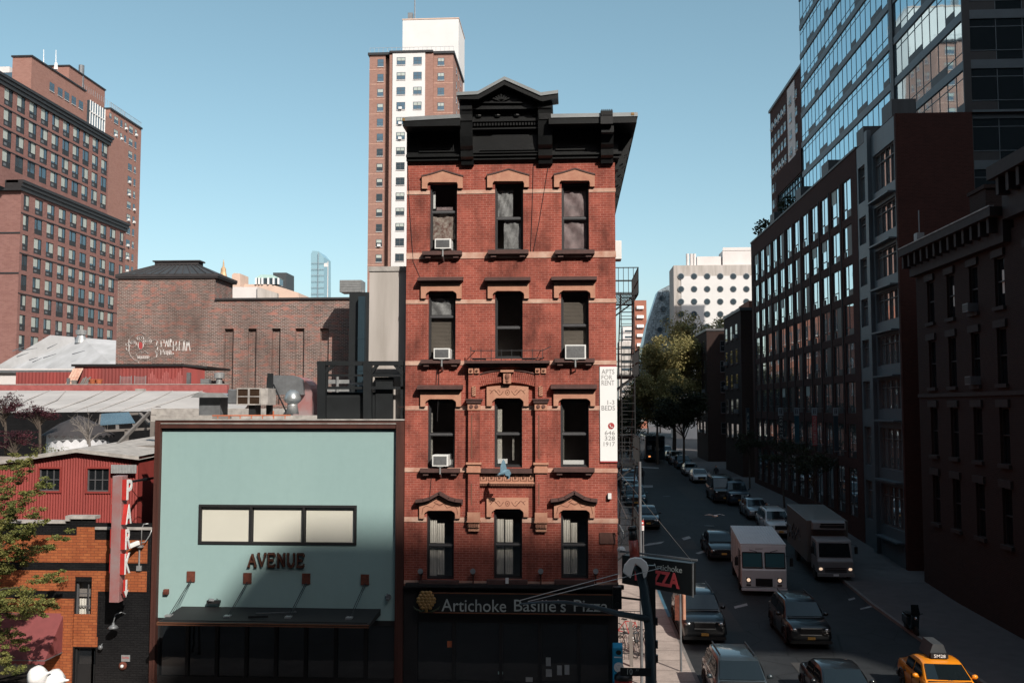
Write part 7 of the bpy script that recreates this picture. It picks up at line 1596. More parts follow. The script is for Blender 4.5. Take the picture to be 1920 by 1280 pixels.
# ============================================================ people and birds
def person(x, y, z, lab, top_, legs, stride=.18, face=0, arm=0.2, name='person'):
    me = bpy.data.meshes.new(name); H = 1.74
    V = [(0,0,.95),(0,0,1.15),(0,0,1.38),(0,0,1.52),(0,-.02,1.62),(0,-.02,1.72), (.20,0,1.42),(.25,.03,1.15),(.24,-arm,.95),(-.20,0,1.42),(-.25,-.03,1.15),(-.24,arm*.6,.95), (.10,0,.9),(.11,-stride*.6,.5),(.11,-stride*.5,.07),(.11,-stride*.5-.14,.04),(-.10,0,.9),(-.11,stride*.3,.5),(-.11,stride,.08),(-.11,stride-.12,.04),(.24,-arm-.03,.87),(-.24,arm*.6,.87)]
    E = [(0,1),(1,2),(2,3),(3,4),(4,5),(2,6),(6,7),(7,8),(8,20),(2,9),(9,10),(10,11),(11,21),(0,12),(12,13),(13,14),(14,15),(0,16),(16,17),(17,18),(18,19)]
    Rr_ = [.15,.14,.17,.06,.095,.08,.075,.055,.04,.075,.055,.04,.095,.07,.05,.04,.095,.07,.05,.04,.03,.03]
    me.from_pydata(V,E,[]); o = bpy.data.objects.new(name, me); COL.objects.link(o); s = o.modifiers.new('s','SKIN'); o.modifiers.new('u','SUBSURF').levels = 1; o.modifiers['u'].render_levels = 2
    for i,v in enumerate(me.skin_vertices[0].data): v.radius = (Rr_[i]*(1.15 if i in (1,2) else 1),Rr_[i]*.85); v.use_root = (i == 0)
    me.materials.append(M[legs]); o.location = (x,y,z); o.rotation_euler = (0,0,face); o['_org'] = (0,0,0); tag(o, lab, 'person')
    c = MB().lathe([(.155,.92),(.17,1.1),(.20,1.36),(.17,1.46),(.09,1.52)],(0,0,0),14); 
    for v in c.v: v.y *= .75
    c.build('jacket', top_, o, local=True, smooth=True)
    MB().ball((0,-.02,1.665),.118,0,12,(.9,1,1.05)).build('head', 'skin', o, local=True, smooth=True); MB().ball((0,.015,1.70),.122,0,12,(.95,1,.95)).build('hair', 'tyre', o, local=True, smooth=True)
    f = MB()
    for s_ in (-1,1): f.ball((s_*.04,-.125,1.675),.016,0,6)
    f.build('eyes', 'tyre', o, local=True); f = MB().ball((0,-.135,1.65),.02,0,6,(.8,1,1.4)); f.build('nose', 'skin', o, local=True); MB().box(-.03,-.128,1.605,.03,-.115,1.615).build('mouth', 'rust', o, local=True)
    return o
g_ = G(1204,907); person(g_.x,g_.y,gz(g_.y),'person in dark clothes walking in the roadway far down the left side','cloth_dark','cloth_dark',face=rad(180))
g_ = G(1437,986); person(g_.x,g_.y,gz(g_.y),'person in a pale pink top crossing beside the silver saloon','cloth_pink','cloth_dark',face=rad(60))
g_ = G(1343,905); person(g_.x,g_.y,gz(g_.y)+.14,'person in dark clothes standing on the right pavement by the black van','cloth_dark','cloth_dark',stride=.05)
# gull over the street
p = PY(1340,967,62); bd = thing('gull', 'white gull gliding with spread wings low over the roadway', 'bird', tuple(p))
m = MB(); m.lathe([(.005,-.26),(.05,-.16),(.085,.0),(.06,.12),(.05,.17),(.035,.2),(.004,.25)],p,10,0,(.55,-.8,.1))
for s in (-1,1):
    a = p+Vector((0,0,.04)); q = [a+Vector((s*.0,-.08,0)),a+Vector((s*.28,-.10,.10)),a+Vector((s*.62,.04,.02)),a+Vector((s*.30,.06,.09)),a+Vector((0,.10,0))]; m.mesh(q+[v-Vector((0,0,.02)) for v in q],[(0,1,2,3,4),(9,8,7,6,5),(0,5,6,1),(1,6,7,2),(2,7,8,3),(3,8,9,4)])
m.build('body', 'white_feather', bd, smooth=False, fix=True); MB().lathe([(.012,0),(.002,.04)],p+Vector((.14,-.20,.025)),6,0,(.55,-.8,.1)).build('beak', 'lamp_amber', bd)
# pigeon diving in front of the carved frieze
yp = 33.9; p = PY(945,885,yp); pg_ = thing('pigeon', 'blue grey pigeon in flight before the carved frieze, one wing raised', 'bird', tuple(p))
m = MB().lathe([(.004,-.22),(.05,-.16),(.085,-.05),(.09,.04),(.06,.12),(.05,.16),(.045,.20),(.01,.235)],p,12,0,(-.85,-.2,-.35)); m.build('body', 'pigeon_blue', pg_, smooth=True)
def wing(pts, nm): 
    q = [p+Vector(v) for v in pts]; n = len(q); MB().mesh(q+[v+Vector((0,.02,0)) for v in q],[tuple(range(n)),tuple(range(2*n-1,n-1,-1))]+[(i,i+n,(i+1)%n+n,(i+1)%n) for i in range(n)]).build(nm, 'pigeon_blue', pg_, fix=True)
wing([(-.13,-.03,.02),(-.12,-.03,.22),(-.06,-.03,.40),(-.02,-.03,.46),(.04,-.03,.36),(.09,-.03,.16),(.12,-.03,-.02)],'wing'); wing([(.0,-.08,.03),(.18,-.10,.10),(.26,-.12,-.02),(.20,-.12,-.14),(.06,-.09,-.10)],'wing'); wing([(.06,.0,.02),(.10,.0,-.20),(.16,.0,-.24),(.22,.0,-.18),(.14,.0,.0)],'tail')
MB().ball(p+Vector((-.20,-.06,-.10)),.055,0,10).build('head', 'slate', pg_, smooth=True); MB().lathe([(.014,0),(.002,.05)],p+Vector((-.24,-.07,-.11)),6,0,(-1,-.2,-.1)).build('beak', 'frame_black', pg_)
m = MB()
for s in (-.015,.03): m.tube([p+Vector((.02+s,-.03,-.08)),p+Vector((.04+s,-.03,-.24))],.010,5)
m.build('legs', 'sandstone', pg_)
# ============================================================ corner street furniture
def lp(px,py,y): return PY(px,py,y)
# lamp post / signal pole
yq = 30.9; sp_ = thing('signal_pole', 'dark steel signal pole with a curved arm, grey collar and red beacon at the corner', 'pole', (lp(1222,1280,yq).x,yq,.1))
b0 = lp(1222,1400,yq); b0.z = .1; a1 = lp(1218,1180,yq); a2 = lp(1207,1100,yq); a3 = lp(1199,1068,yq); a4 = lp(1194,1058,yq)
MB().tube([b0,a1,a2,a3,a4],[.17,.155,.15,.145,.14],16).build('pole', 'pole_teal', sp_, smooth=True)
c0 = lp(1191,1050,yq); c1 = lp(1185,986,yq); d = (c1-c0)
MB().tube([c0,c0+d*.25,c0+d*.6],[.155,.16,.15],14).build('beacon', 'beam_red', sp_, smooth=True); MB().tube([c0+d*.6,c0+d*.9],[.14,.125],14).tube([c0+d*.9,c1],[.15,.13],14).build('beacon_cap', 'pole_black', sp_, smooth=True)
cc = lp(1190,1060,yq-.05); m = MB(); pts = [(-.38,-.18),(-.33,.05),(-.17,.24),(.0,.29),(.20,.27),(.36,.14),(.42,-.02),(.34,-.32),(.26,-.36),(.20,-.05),(.0,.10),(-.10,-.20),(-.14,-.36)]
m.prism([(cc.x+a_,cc.z+b_) for a_,b_ in pts],'y',yq-.30,yq-.12); m.build('collar', 'white_plastic', sp_, fix=True, bevel=.03)
# mast arm reaching left, with guy rods
e0 = lp(1218,1160,yq); pth = [e0,lp(1160,1150,yq-1),lp(1110,1136,yq-2),lp(1060,1128,yq-3),lp(1010,1128,yq-4),lp(975,1132,yq-4.6)]
MB().tube(pth,[.11,.09,.06,.05,.035,.02],10).build('mast_arm', 'pole_teal', sp_, smooth=True)
MB().tube([lp(1240,1064,yq),lp(990,1127,yq-4.3)],.012,5).tube([lp(1160,1075,yq-1.0),lp(975,1125,yq-4.6)],.012,5).build('guy_rod', 'galvanised', sp_)
# black post with street name blade and signal head
bp = thing('sign_post', 'square black post behind the teal pole carrying the black street name blade', 'post', (lp(1222,1290,31.6).x,31.6,.1)); yb_ = 31.6; a = lp(1213,1090,yb_); b = lp(1229,1090,yb_)
MB().box(a.x,yb_,.1,b.x,yb_+.2,lp(1220,1060,yb_).z).build('post', 'pole_black', bp)
m = MB(); 
for py_ in (1165,1208,1235): p = lp(1231,py_,yb_); m.box(b.x+.001,yb_,p.z-.12,b.x+.06,yb_+.15,p.z+.12)
m.build('clamp', 'pole_black', bp)
st_ = thing('street_sign', 'black street name sign reading 10 AV in pale letters', 'sign', (lp(1185,1258,30.6).x,30.6,2)); a = lp(1163,1251,30.6); b = lp(1203,1267,30.6)
MB().box(a.x,30.6,b.z,b.x+.3,30.63,a.z).build('blade', 'pole_black', st_)
q0 = lp(1176,1253,30.59); q1 = lp(1186,1264,30.59); fit(text_mb('10',1,.006),q0.x,q1.x,30.595,q1.z,q0.z).build('numerals', 'sign_letter', st_); q0 = lp(1192,1253,30.59); q1 = lp(1198,1258,30.59); fit(text_mb('AV',1,.006),q0.x,q1.x,30.595,q1.z,q0.z).build('letters', 'sign_letter', st_)
th_ = thing('traffic_signal', 'black traffic signal head fixed to the corner of the brick building side of the pole', 'traffic light', (lp(1158,1120,32).x,32,2.6)); a = lp(1149,1100,32); b = lp(1166,1142,32)
MB().box(a.x,32,b.z,b.x,32.3,a.z).build('housing', 'pole_black', th_, bevel=.02)
for k in range(3): z = a.z-(a.z-b.z)*(.18+.31*k); MB().cyl(((a.x+b.x)/2,31.9,z),((a.x+b.x)/2,32.0,z),.10,.09,12).build('visor', 'pole_black', th_)
MB().bar((b.x,32.15,(a.z+b.z)/2),(lp(1213,1120,31.7).x,31.7,(a.z+b.z)/2),.06).build('bracket', 'pole_black', th_)
# projecting neon sign
yn = 33.2; zt_ = 0
ns = thing('neon_blade_sign', 'black projecting sign with red neon PIZZA and pale script lettering on the corner', 'sign', (lp(1232,1080,yn).x,yn,3.5))
A = lp(1166,1040,yn+.9); B = lp(1297,1056,yn-.4); C = lp(1297,1117,yn-.4); D = lp(1166,1093,yn+.9)
n_ = (B-A).cross(D-A).normalized(); n_ = n_ if n_.y > 0 else -n_
m = MB(); m.mesh([A,B,C,D]+[v+n_*.35 for v in (A,B,C,D)],[(0,1,2,3),(7,6,5,4),(0,4,5,1),(1,5,6,2),(2,6,7,3),(3,7,4,0)]); m.build('cabinet', 'pole_black', ns, fix=True, bevel=.01)
m = MB().bar(A+n_*.1-Vector((.1,0,-.12)),B+n_*.1+Vector((.15,0,.10)),.06).bar(B+n_*.1,C+n_*.1+Vector((0,0,-.05)),.05); m.build('frame', 'dull_metal', ns)
def onsign(mb, u0, u1, v0, v1, mat, nm):
    xs = [p.x for p in mb.v]; zs = [p.z for p in mb.v]
    for p in mb.v:
        u = u0+(p.x-min(xs))/(max(xs)-min(xs))*(u1-u0); v = v1-(p.z-min(zs))/(max(zs)-min(zs))*(v1-v0); k = p.y
        top_ = A.lerp(B,u); bot = D.lerp(C,u); q = top_.lerp(bot,v)-n_*(.03-k); p.x,p.y,p.z = q.x,q.y,q.z
    return mb.build(nm, mat, ns)
onsign(text_mb('PI',1,.03,.03),.20,.345,.38,.80,'neon_red','neon_lettering'); onsign(text_mb('ZZA',1,.03,.03),.45,.83,.36,.84,'neon_red','neon_lettering'); onsign(text_mb('Artichoke',1,.02),.45,.87,.14,.33,'sign_letter','script_lettering')
# no parking signs
def psign(px, pt, pb, y, w_, lab, red=True):
    a = lp(px-w_/2,pt,y); b = lp(px+w_/2,pb,y); t = thing('parking_regulation_sign', lab, 'sign', ((a.x+b.x)/2,y,gz(y)+.14)); x = (a.x+b.x)/2
    MB().cyl((x+.12,y+.04,gz(y)+.1),(x+.12,y+.04,a.z+.1),.03,n=8).build('post', 'dull_metal', t)
    MB().box(a.x,y,(a.z+b.z)/2+.01,b.x,y+.01,a.z).build('upper_plate', 'sign_red', t); o2 = MB().box(a.x,y,b.z,b.x,y+.01,(a.z+b.z)/2-.01).build('lower_plate', 'banner_white' if red else 'band_stone', t)
    m = MB(); 
    for k in range(3): z = b.z+((a.z-b.z)/2)*(.2+.25*k); m.box(a.x+.03,y-.006,z,b.x-.04,y-.001,z+.02)
    z = (a.z*.75+b.z*.25); m.box(a.x+.08,y-.006,z-.05,b.x-.03,y-.001,z+.04,1); m.build('lettering', ['sign_red','banner_white'], t); return t
psign(1202,975,994,52.0,11,'red and white parking regulation sign on a thin post near the teal saloon')
t = thing('sign_post', 'thin grey street post with a back-turned brown sign at the kerb beside the black vehicle', 'post', (lp(1277,1255,38.9).x,38.9,.14)); x = lp(1277,1255,38.9).x
MB().cyl((x,38.9,.1),(x,38.9,lp(1277,1112,38.9).z),.045,n=8).build('post', 'dull_metal', t); a = lp(1265,1115,38.9); b = lp(1273,1162,38.9); MB().box(a.x,38.88,b.z,b.x+.1,38.9,a.z).build('plate', 'rust', t); a = lp(1282,1114,39); MB().cyl((a.x,38.95,lp(1282,1160,39).z),(a.x,38.95,a.z),.07,n=8).build('cover', 'sandstone', t)
# square blue symbol sign
a = lp(1390,927,84); b = lp(1402,940,84); t = thing('square_sign', 'small square pale sign with a dark four part symbol above the right kerb', 'sign', ((a.x+b.x)/2,84,gz(84))); MB().box(a.x,84,b.z,b.x,84.03,a.z).build('board', 'steel_perf', t)
m = MB(); cx2 = (a.x+b.x)/2; cz2 = (a.z+b.z)/2
for dx,dz in ((0,.13),(0,-.13),(.13,0),(-.13,0)): m.box(cx2+dx-.06,83.98,cz2+dz-.06,cx2+dx+.06,83.999,cz2+dz+.06)
m.build('symbol', 'paint_navy', t); MB().cyl((cx2,84.05,gz(84)),(cx2,84.05,b.z+.1),.04,n=6).build('post', 'dull_metal', t)
# recycling bin
yr = 34.2; a = lp(1149,1207,yr); b = lp(1168,1260,yr); x0 = a.x; rb_ = thing('recycling_bin', 'bright blue recycling bin with a white arrows symbol at the building corner', 'bin', ((x0+b.x)/2,yr,.14)); x1 = b.x
MB().prism([(yr,.14),(yr,a.z-.12),(yr+.25,a.z),(yr+.6,a.z-.12),(yr+.6,.14)],'x',x0,x1).build('body', 'recycle_blue', rb_, fix=True, bevel=.02)
MB().ball((x0+.2,yr+.005,a.z-.28),.11,0,12,(1,.15,.8)).build('opening', 'pole_black', rb_); MB().box(x0+.04,yr-.008,a.z-.46,x1-.04,yr-.001,a.z-.42).build('stripe', 'banner_white', rb_)
cz3 = a.z-.78; m = MB().cyl((x0+.2,yr-.012,cz3),(x0+.2,yr-.001,cz3),.17,n=22)
m.build('symbol_disc', 'banner_white', rb_); m = MB()
for k in range(3):
    an = rad(90+120*k); p0 = Vector((x0+.2+.09*math.cos(an-.5),yr-.016,cz3+.09*math.sin(an-.5))); p1 = Vector((x0+.2+.09*math.cos(an+.6),yr-.016,cz3+.09*math.sin(an+.6))); m.bar(p0,p1,.035,.006)
m.build('arrows_symbol', 'recycle_blue', rb_)
yr2 = 33.6; a = lp(1155,1268,yr2); t = thing('trash_bin', 'red bin with a domed black lid below the street name sign', 'bin', (a.x+.25,yr2,.14)); z_ = lp(1167,1272,yr2).z; MB().lathe([(.26,.0),(.30,z_-.14)],(a.x+.25,yr2,.14),18).build('body', 'sign_red', t, smooth=False); MB().lathe([(.32,z_),(.30,z_+.12),(.18,z_+.22),(.05,z_+.26)],(a.x+.25,yr2,0),18).build('lid', 'pole_black', t, smooth=True)
# bicycles on a rack
def bike(x, y, rz, lab, mat_):
    t = thing('bicycle', lab, 'bicycle', (x,y,gz(y)+.14), 'bicycles chained along the side wall', rz)
    for dy in (-.52,.52):
        w_ = MB(); w_.tube([(0,dy+.33*math.cos(a),.34+.33*math.sin(a)) for a in [2*math.pi*i/20 for i in range(21)]],.018,5); wo_ = w_.build('wheel', 'tyre', t, local=True); s_ = MB(); [s_.bar((0,dy,.34),(0,dy+.32*math.cos(a),.34+.32*math.sin(a)),.006) for a in [2*math.pi*i/10 for i in range(10)]]; s_.build('spokes', 'chrome', wo_, local=True)
    f = MB(); P = {'b':(0,-.03,.30),'s':(0,.15,.80),'h':(0,-.38,.82),'r':(0,.52,.34),'f':(0,-.52,.34)}
    for u,v in ('bs','bh','sh','br','sr','hf'): f.tube([P[u],P[v]],.018,6)
    f.build('frame', mat_, t, local=True); MB().tube([(-.25,-.36,.98),(0,-.42,.96),(.25,-.36,.98)],.014,6).tube([P['h'],(0,-.42,.96)],.014,6).build('handlebar', 'chrome', t, local=True); MB().box(-.06,.08,.86,.06,.32,.90).tube([P['s'],(0,.18,.87)],.014,6).build('saddle', 'tyre', t, local=True, bevel=.01)
    MB().tube([(-.10,-.03,.24),(0,-.03,.30),(.10,-.03,.36)],.012,5).build('pedals', 'tyre', t, local=True); return t
bike(2.35,41.2,rad(30),'white framed bicycle nearest in the rack by the side wall','white_paint'); bike(2.75,42.0,rad(-20),'dark bicycle second in the rack by the side wall','paint_grey'); bike(2.5,43.6,rad(55),'reddish bicycle farthest in the rack by the side wall','sign_red')
m = MB(); x0,x1,y0_,y1_ = 2.0,3.35,40.5,44.5
for u,v in (((x0,y0_),(x1,y0_)),((x1,y0_),(x1,y1_)),((x0,y1_),(x1,y1_))):
    for h in (.25,1.05): m.bar((u[0],u[1],gz(u[1])+.14+h),(v[0],v[1],gz(v[1])+.14+h),.03)
    k = int(max(abs(v[0]-u[0]),abs(v[1]-u[1]))/.16)
    for i in range(k+1): x = u[0]+(v[0]-u[0])*i/k; y = u[1]+(v[1]-u[1])*i/k; m.bar((x,y,gz(y)+.14),(x,y,gz(y)+1.19),.014)
tag(m.build('iron_fence', 'fire_escape'), 'low black iron fence around the bicycles by the side wall', 'fence')
x = lp(1184,1240,39.5).x; t = thing('meter_post', 'leaning grey wooden post on the pavement in front of the bicycles', 'post', (x,39.5,.14)); MB().bar((x,39.5,.14),(x-.02,39.5,1.9),.14,.1).build('post', 'wood_grey', t)
# ============================================================ fire escape on the side wall
fe = thing('fire_escape', 'black iron fire escape zigzagging down the side wall of the brick building', 'fire escape', (SX+.5,43,4)); ys_,ye_ = 37.2,41.2
lv = [PY(1190,545,ys_).z, PY(1190,700,ys_).z, PY(1190,862,ys_).z, PY(1190,1010,ys_).z]; W_ = .98
lv = [14.9,11.75,8.35,5.3]
for i,z in enumerate(lv):
    m = MB(); m.box(SX+.02,ys_,z-.06,SX+W_,ys_+.05,z); m.box(SX+.02,ye_,z-.06,SX+W_,ye_+.05,z); m.box(SX+W_-.05,ys_,z-.06,SX+W_,ye_,z)
    for k in range(17): x = SX+.05+k*.055; m.box(x,ys_,z-.03,x+.025,ye_,z-.005)
    m.bar((SX,ys_+.1,z-.7),(SX+W_*.9,ys_+.1,z-.05),.06); m.bar((SX,ye_-.1,z-.7),(SX+W_*.9,ye_-.1,z-.05),.06); m.build('platform', 'fire_escape', fe)
    m = MB()
    for h in (.5,1.0):
        m.bar((SX+.02,ys_,z+h),(SX+W_,ys_,z+h),.035); m.bar((SX+W_,ys_,z+h),(SX+W_,ye_,z+h),.035); m.bar((SX+.02,ye_,z+h),(SX+W_,ye_,z+h),.035)
    for k in range(6): x = SX+.02+k*(W_-.02)/5; m.bar((x,ys_,z),(x,ys_,z+1),.022)
    for k in range(20): y = ys_+k*(ye_-ys_)/19; m.bar((SX+W_,y,z),(SX+W_,y,z+1),.022)
    m.build('railing', 'fire_escape', fe)
    if i < 3:
        zn = lv[i+1]; m = MB()
        for s in (.30,.82): m.bar((SX+s,ys_+.25,z),(SX+s,ye_-1.0,zn),.04,.12)
        for k in range(12): q = (k+.5)/12; m.box(SX+.30,ys_+.25+(ye_-1.25-ys_)*q,z+(zn-z)*q,SX+.82,ys_+.42+(ye_-1.25-ys_)*q,z+(zn-z)*q+.02)
        m.build('stair', 'fire_escape', fe)
m = MB(); 
for s in (.30,.80): m.bar((SX+s,ys_-.12,lv[0]),(SX+s,ys_-.12,lv[1]),.03)
for k in range(10): z = lv[1]+.3*k+.15; m.bar((SX+.30,ys_-.12,z),(SX+.80,ys_-.12,z),.022)
for s in (.30,.80): m.bar((SX+s,ys_-.12,lv[2]-.2),(SX+s,ys_-.12,lv[1]),.03)
for k in range(11): z = lv[2]+.3*k-.1; m.bar((SX+.30,ys_-.12,z),(SX+.80,ys_-.12,z),.022)
m.build('ladder', 'fire_escape', fe)
p = PF(1160,465,FY+1.2); tag(MB().box(SX+.002,FY+1.0,p.z-.45,SX+.28,FY+1.7,p.z+.25).build('air_conditioner', 'white_plastic', bevel=.02), 'white air conditioner poking from the top floor of the side wall', 'air conditioner')
x = SX+.95; tag(MB().cyl((x,36.9,.14),(x,36.9,lp(1183,865,36.9).z),.055,n=8).build('conduit_pole', 'dull_metal'), 'thin grey pole beside the side wall under the lowest fire escape', 'pole')
m = MB(); a = lp(1150,873,35); b = lp(1176,972,36.9); m.tube([(SX,FY+.1,PF(1150,930).z),lp(1176,972,36.5)],.012,5).tube([(SX,FY+.1,PF(1150,880).z),lp(1300,1055,50)],.010,5); tag(m.build('cable', 'galvanised'), 'pale cables strung from the building corner toward the street', 'cable')
p = PF(1143,928); tag(MB().box(p.x-.06,FY-.14,p.z-.12,p.x+.06,FY-.002,p.z+.08).build('cable_bracket', 'white_plastic'), 'small white cable bracket low on the right edge of the brick facade', 'bracket')
q = lp(1165,1030,34.5); dm = thing('security_camera', 'grey dome camera on a curved arm at the corner above the neon sign', 'camera', tuple(q)); MB().tube([(SX,34.9,q.z+.5),(q.x-.05,34.6,q.z+.85),(q.x+.08,34.5,q.z+.6),(q.x,34.5,q.z+.15)],.022,6).build('arm', 'galvanised', dm, smooth=True); MB().ball(q,.15,0,14,(1,1,.8)).build('dome', 'white_plastic', dm, smooth=True)
# loose wires on the facade
for wi_,pts in enumerate(([(764,300),(768,390),(775,490),(800,548)],[(1000,312),(998,390),(995,472)],[(1028,312),(1012,410),(1000,472)],[(824,680),(822,740),(820,790)],[(820,680),(818,720)],[(810,885),(806,930),(803,960)])): tag(MB().tube([(PF(*q).x,FY-.03,PF(*q).z) for q in pts],.009,4).build('loose_wire', 'frame_black'), ('thin black wire down the left edge of the brick facade from the cornice','straight thin wire right of the middle top floor window','slanting thin wire right of the middle top floor window','longer thin wire below the small left third floor air conditioner','shorter thin wire beside it below the same air conditioner','thin wire below the second floor left air conditioner')[wi_], 'wire')
# ============================================================ trees
def tree(name, label, base, th, crown, mat_, seed, nleaf, size, branches=9, tr=.16, group=None, cat='tree', blobs=None, curve=(0,0)):
    """base point, trunk height, crown = (centre offset z, rx, ry, rz)"""
    rd = random.Random(seed); t = thing(name, label, cat, tuple(base), group); b = Vector(base); top = b+Vector((curve[0],curve[1],th))
    cc = b+Vector((curve[0],curve[1],crown[0])); tk = MB(); tk.tube([b,b.lerp(top,.5)+Vector((rd.uniform(-.15,.15),rd.uniform(-.15,.15),0)),top,cc+Vector((0,0,crown[3]*.4))],[tr,tr*.8,tr*.6,tr*.15],9)
    tips = []
    for i in range(branches):
        an = 2*math.pi*i/branches+rd.uniform(-.3,.3); el = rd.uniform(-.35,.9); r = rd.uniform(.75,1.0)
        e = cc+Vector((crown[1]*r*math.cos(an)*math.cos(el),crown[2]*r*math.sin(an)*math.cos(el),crown[3]*r*math.sin(el))); s = top.lerp(cc,rd.random()*.6)
        mid = s.lerp(e,.5)+Vector((rd.uniform(-.2,.2),rd.uniform(-.2,.2),.25)); tk.tube([s,mid,e],[tr*.4,tr*.25,tr*.06],6); tips += [mid.lerp(e,k) for k in (.1,.4,.7,1)]
        for k in range(3):
            q = mid.lerp(e,rd.random()); w_ = q+Vector((rd.uniform(-1,1)*crown[1],rd.uniform(-1,1)*crown[2],rd.uniform(-.6,.8)*crown[3]))*.35; tk.tube([q,w_],[tr*.12,tr*.03],5); tips += [q.lerp(w_,.5),w_]
    tk.build('trunk', 'bark', t)
    m = MB(); per = max(4,nleaf//len(tips)); rs = min(crown[1],crown[3])*.34
    for p in tips: leaf_cloud(m, p, rs*rd.uniform(.6,1.25), int(per*rd.uniform(.5,1.5)), rd, size, (1,1,.6))
    m.build('crown', mat_, t); return t
# honey locust at the lower left, nearer than the orange house
def ltree():
    y = 31.6; bx = PY(-55,1100,y).x; t = thing('street_tree', 'yellow green street tree reaching in from the left edge before the orange house', 'tree', (bx,y,.14)); rd = random.Random(21)
    tk = MB(); tk.tube([(bx,y,.14),(bx+.1,y,3),(bx-.1,y,5),(bx,y,8)],[.16,.13,.09,.03],9); lf = MB()
    for (a,b,ex,ey,n_) in ((-30,1010,100,955,7),(-30,985,70,920,7),(-30,960,40,905,5),(-30,1080,150,1040,6),(-30,1060,90,1010,8),(-30,1120,130,1100,6),(-30,1110,60,1060,8),(-30,1160,110,1150,5),(-30,1170,60,1190,5),(-30,1200,40,1230,4),(-40,1130,90,1130,6),(-30,1040,50,985,6)):
        ex = -30+(ex+30)*.46; s = PY(a,b,y+rd.uniform(-.3,.3)); e = PY(ex,ey,y+rd.uniform(-.8,.6)); mid = s.lerp(e,.5)+Vector((0,0,.12)); tk.tube([s,mid,e],[.045,.03,.008],5)
        for k in range(n_*6):
            q = s.lerp(e,(k+rd.random())/(n_*3))+Vector((rd.uniform(-.12,.12),rd.uniform(-.35,.35),rd.uniform(-.22,.22))); leaf_cloud(lf, q, rd.uniform(.10,.22), 80, rd, .07, (1.2,1,.5))
    tk.build('trunk', 'bark', t); lf.build('crown', 'leaf_locust', t)
ltree()
# purple leaved trees in the courtyard
def spray(name, label, px, py, y, rx, rz_, mat_, seed, n, size, bare=False):
    p = PY(px,py,y); rd = random.Random(seed); t = thing(name, label, 'tree', (p.x,y,4.5)); tk = MB(); tk.tube([(p.x+.3,y,4.5),(p.x+.1,y,p.z-rz_),p],[.09,.06,.02],7); lf = MB()
    for i in range(n):
        an = rd.uniform(-.4,math.pi+.4); r = rd.uniform(.4,1); e = p+Vector((rx*r*math.cos(an),rd.uniform(-.6,.6),rz_*r*math.sin(an)-.2*rz_)); s = Vector((p.x,y,p.z-rz_*rd.uniform(.3,1))); mid = s.lerp(e,.5)+Vector((0,0,.15)); tk.tube([s,mid,e],[.03,.02,.006],5)
        if bare:
            for k in range(4): q = mid.lerp(e,rd.random()); tk.tube([q,q+Vector((rd.uniform(-.4,.4),rd.uniform(-.2,.2),rd.uniform(-.1,.45)))],[.010,.004],4)
        else:
            for k in range(7): leaf_cloud(lf, mid.lerp(e,rd.random()*1.1)+Vector((rd.uniform(-.15,.15),0,rd.uniform(-.08,.08))), .17, 16, rd, size, (1.5,1,.35))
    tk.build('trunk', 'wood_grey' if bare else 'bark', t)
    if not bare: lf.build('crown', mat_, t)
spray('purple_tree', 'dark purple leaved tree at the left edge above the red shed roof', 8, 760, 44, 1.0, 1.0, 'leaf_purple', 3, 26, .07)
spray('purple_tree', 'smaller dark purple leaved tree just left of the round tent', 72, 775, 44.5, .9, .75, 'leaf_purple', 4, 24, .07)
spray('purple_tree', 'low purple leaved bush below the two taller purple trees', 28, 825, 43.5, 1.0, .7, 'leaf_purple', 5, 22, .07)
spray('bare_tree', 'bare grey branches in front of the round tent', 165, 800, 43.0, .95, .8, 'bark', 6, 16, .05, True)
p = PY(110,842,42.5); t = thing('garden_shrub', 'dry yellowish shrub at the foot of the round tent', 'shrub', (p.x,42.5,4.5)); m = MB(); rd = random.Random(8)
for k in range(14): leaf_cloud(m, p+Vector((rd.uniform(-1.2,1.2),0,rd.uniform(-.3,.15))), .25, 30, rd, .06)
m.build('foliage', 'leaf_locust', t); MB().tube([(p.x,42.5,4.5),p],.04).build('stem', 'bark', t)
# street trees on the side street
y = 150.0; p = PY(1262,700,y)
tree('street_tree', 'large street tree with golden green sunlit crown over the right kerb', (p.x,y,gz(y)), 7, (13.2,5.6,5,7.2), 'leaf_gold', 2, 42000, .30, 22, .35)
y = 138.0; p = PY(1240,760,y); tree('street_tree', 'golden leaved street tree left of the largest tree', (p.x-.6,y,gz(y)), 5, (9.0,4.0,3.6,5.2), 'leaf_gold', 7, 22000, .28, 16, .25)
y = 196.0; p = PY(1316,650,y); tree('street_tree', 'tree crown rising just in front of the white building with round windows', (p.x,y,gz(y)), 12, (22.0,8,5,6.5), 'leaf_gold', 12, 16000, .42, 16, .3)
y = 120.0; p = PY(1282,800,y); tree('street_tree', 'shaded street tree in front of the dark brick apartment houses', (p.x,y,gz(y)), 4, (7.0,3.6,3,4.6), 'leaf_dark', 9, 14000, .24, 10, .2)
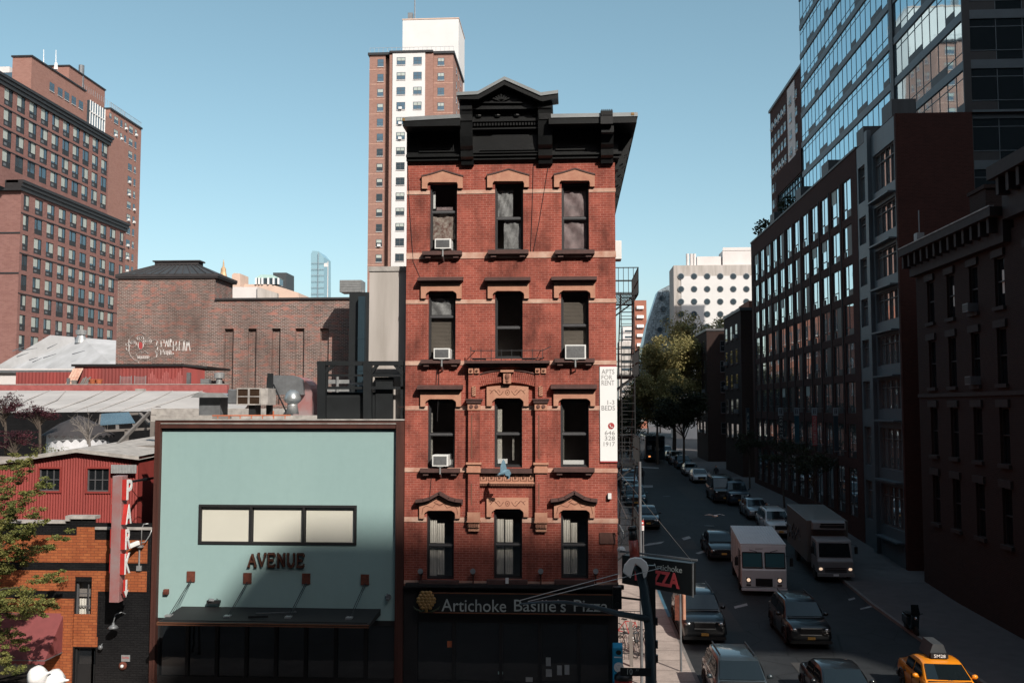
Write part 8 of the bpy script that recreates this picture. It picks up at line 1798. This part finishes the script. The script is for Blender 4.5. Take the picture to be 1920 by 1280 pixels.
for i,(px,y,h) in enumerate(((1176,95,7.0),(1186,120,8.5),(1192,160,10),(1200,210,12))):
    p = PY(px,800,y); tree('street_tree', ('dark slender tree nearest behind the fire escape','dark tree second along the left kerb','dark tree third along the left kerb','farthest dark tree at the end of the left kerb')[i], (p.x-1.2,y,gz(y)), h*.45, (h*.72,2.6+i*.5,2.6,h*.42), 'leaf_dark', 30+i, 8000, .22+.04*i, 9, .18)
for i,(px,y) in enumerate(((1214,255),(1238,275))):
    p = PY(px,790,y); tree('street_tree', ('dark tree closing the far end of the street on the left','dark tree closing the far end of the street on the right')[i], (p.x,y,gz(y)), 3, (8,5.5,4,6.5), 'leaf_dark', 70+i, 9000, .5, 9, .25)
for i,(px,y) in enumerate(((1415,100),(1480,84),(1540,74))):
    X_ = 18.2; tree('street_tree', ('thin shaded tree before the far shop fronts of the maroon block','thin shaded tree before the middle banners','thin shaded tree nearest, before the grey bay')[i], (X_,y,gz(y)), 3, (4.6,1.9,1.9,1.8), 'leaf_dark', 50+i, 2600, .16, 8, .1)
# white garlic shaped ornaments at the lower left
y = 29.0; 
for i,(px,py,r,lab) in enumerate(((72,1268,.36,'larger left of two white garlic shaped ornaments at the bottom left edge'),(103,1276,.38,'right of two white garlic shaped ornaments, its tip pointing right'))):
    p = PY(px,py,y+i*.3); t = thing('garlic_ornament', lab, 'ornament', (p.x,y+i*.3,0), 'white garlic ornaments'); m = MB(); n = 20; prof = [(.02,-.75),(.7,-.62),(1,-.2),(1.0,.15),(.7,.5),(.25,.72),(.12,.95),(.06,1.25)]
    vs = []
    for (pr_,pz) in prof:
        for k in range(n): a = 2*math.pi*k/n; rr_ = r*pr_*(1-.10*abs(math.cos(a*3))); vs.append(Vector((rr_*math.cos(a),rr_*math.sin(a),r*pz)))
    q = Vector((0,0,1)).rotation_difference(Vector((.9,-.1,.35 if i == 0 else .1))); vs = [p+q@v for v in vs]
    m.mesh(vs,[(a*n+k,a*n+(k+1)%n,(a+1)*n+(k+1)%n,(a+1)*n+k) for a in range(len(prof)-1) for k in range(n)]+[tuple(range(n)),tuple(range(len(vs)-n,len(vs)))]); m.build('bulb', 'white_paint', t, smooth=True, fix=True)
    MB().cyl((p.x,y+i*.3,0),(p.x,y+i*.3,p.z-.1),.05,n=8).build('stand', 'dark_steel', t)
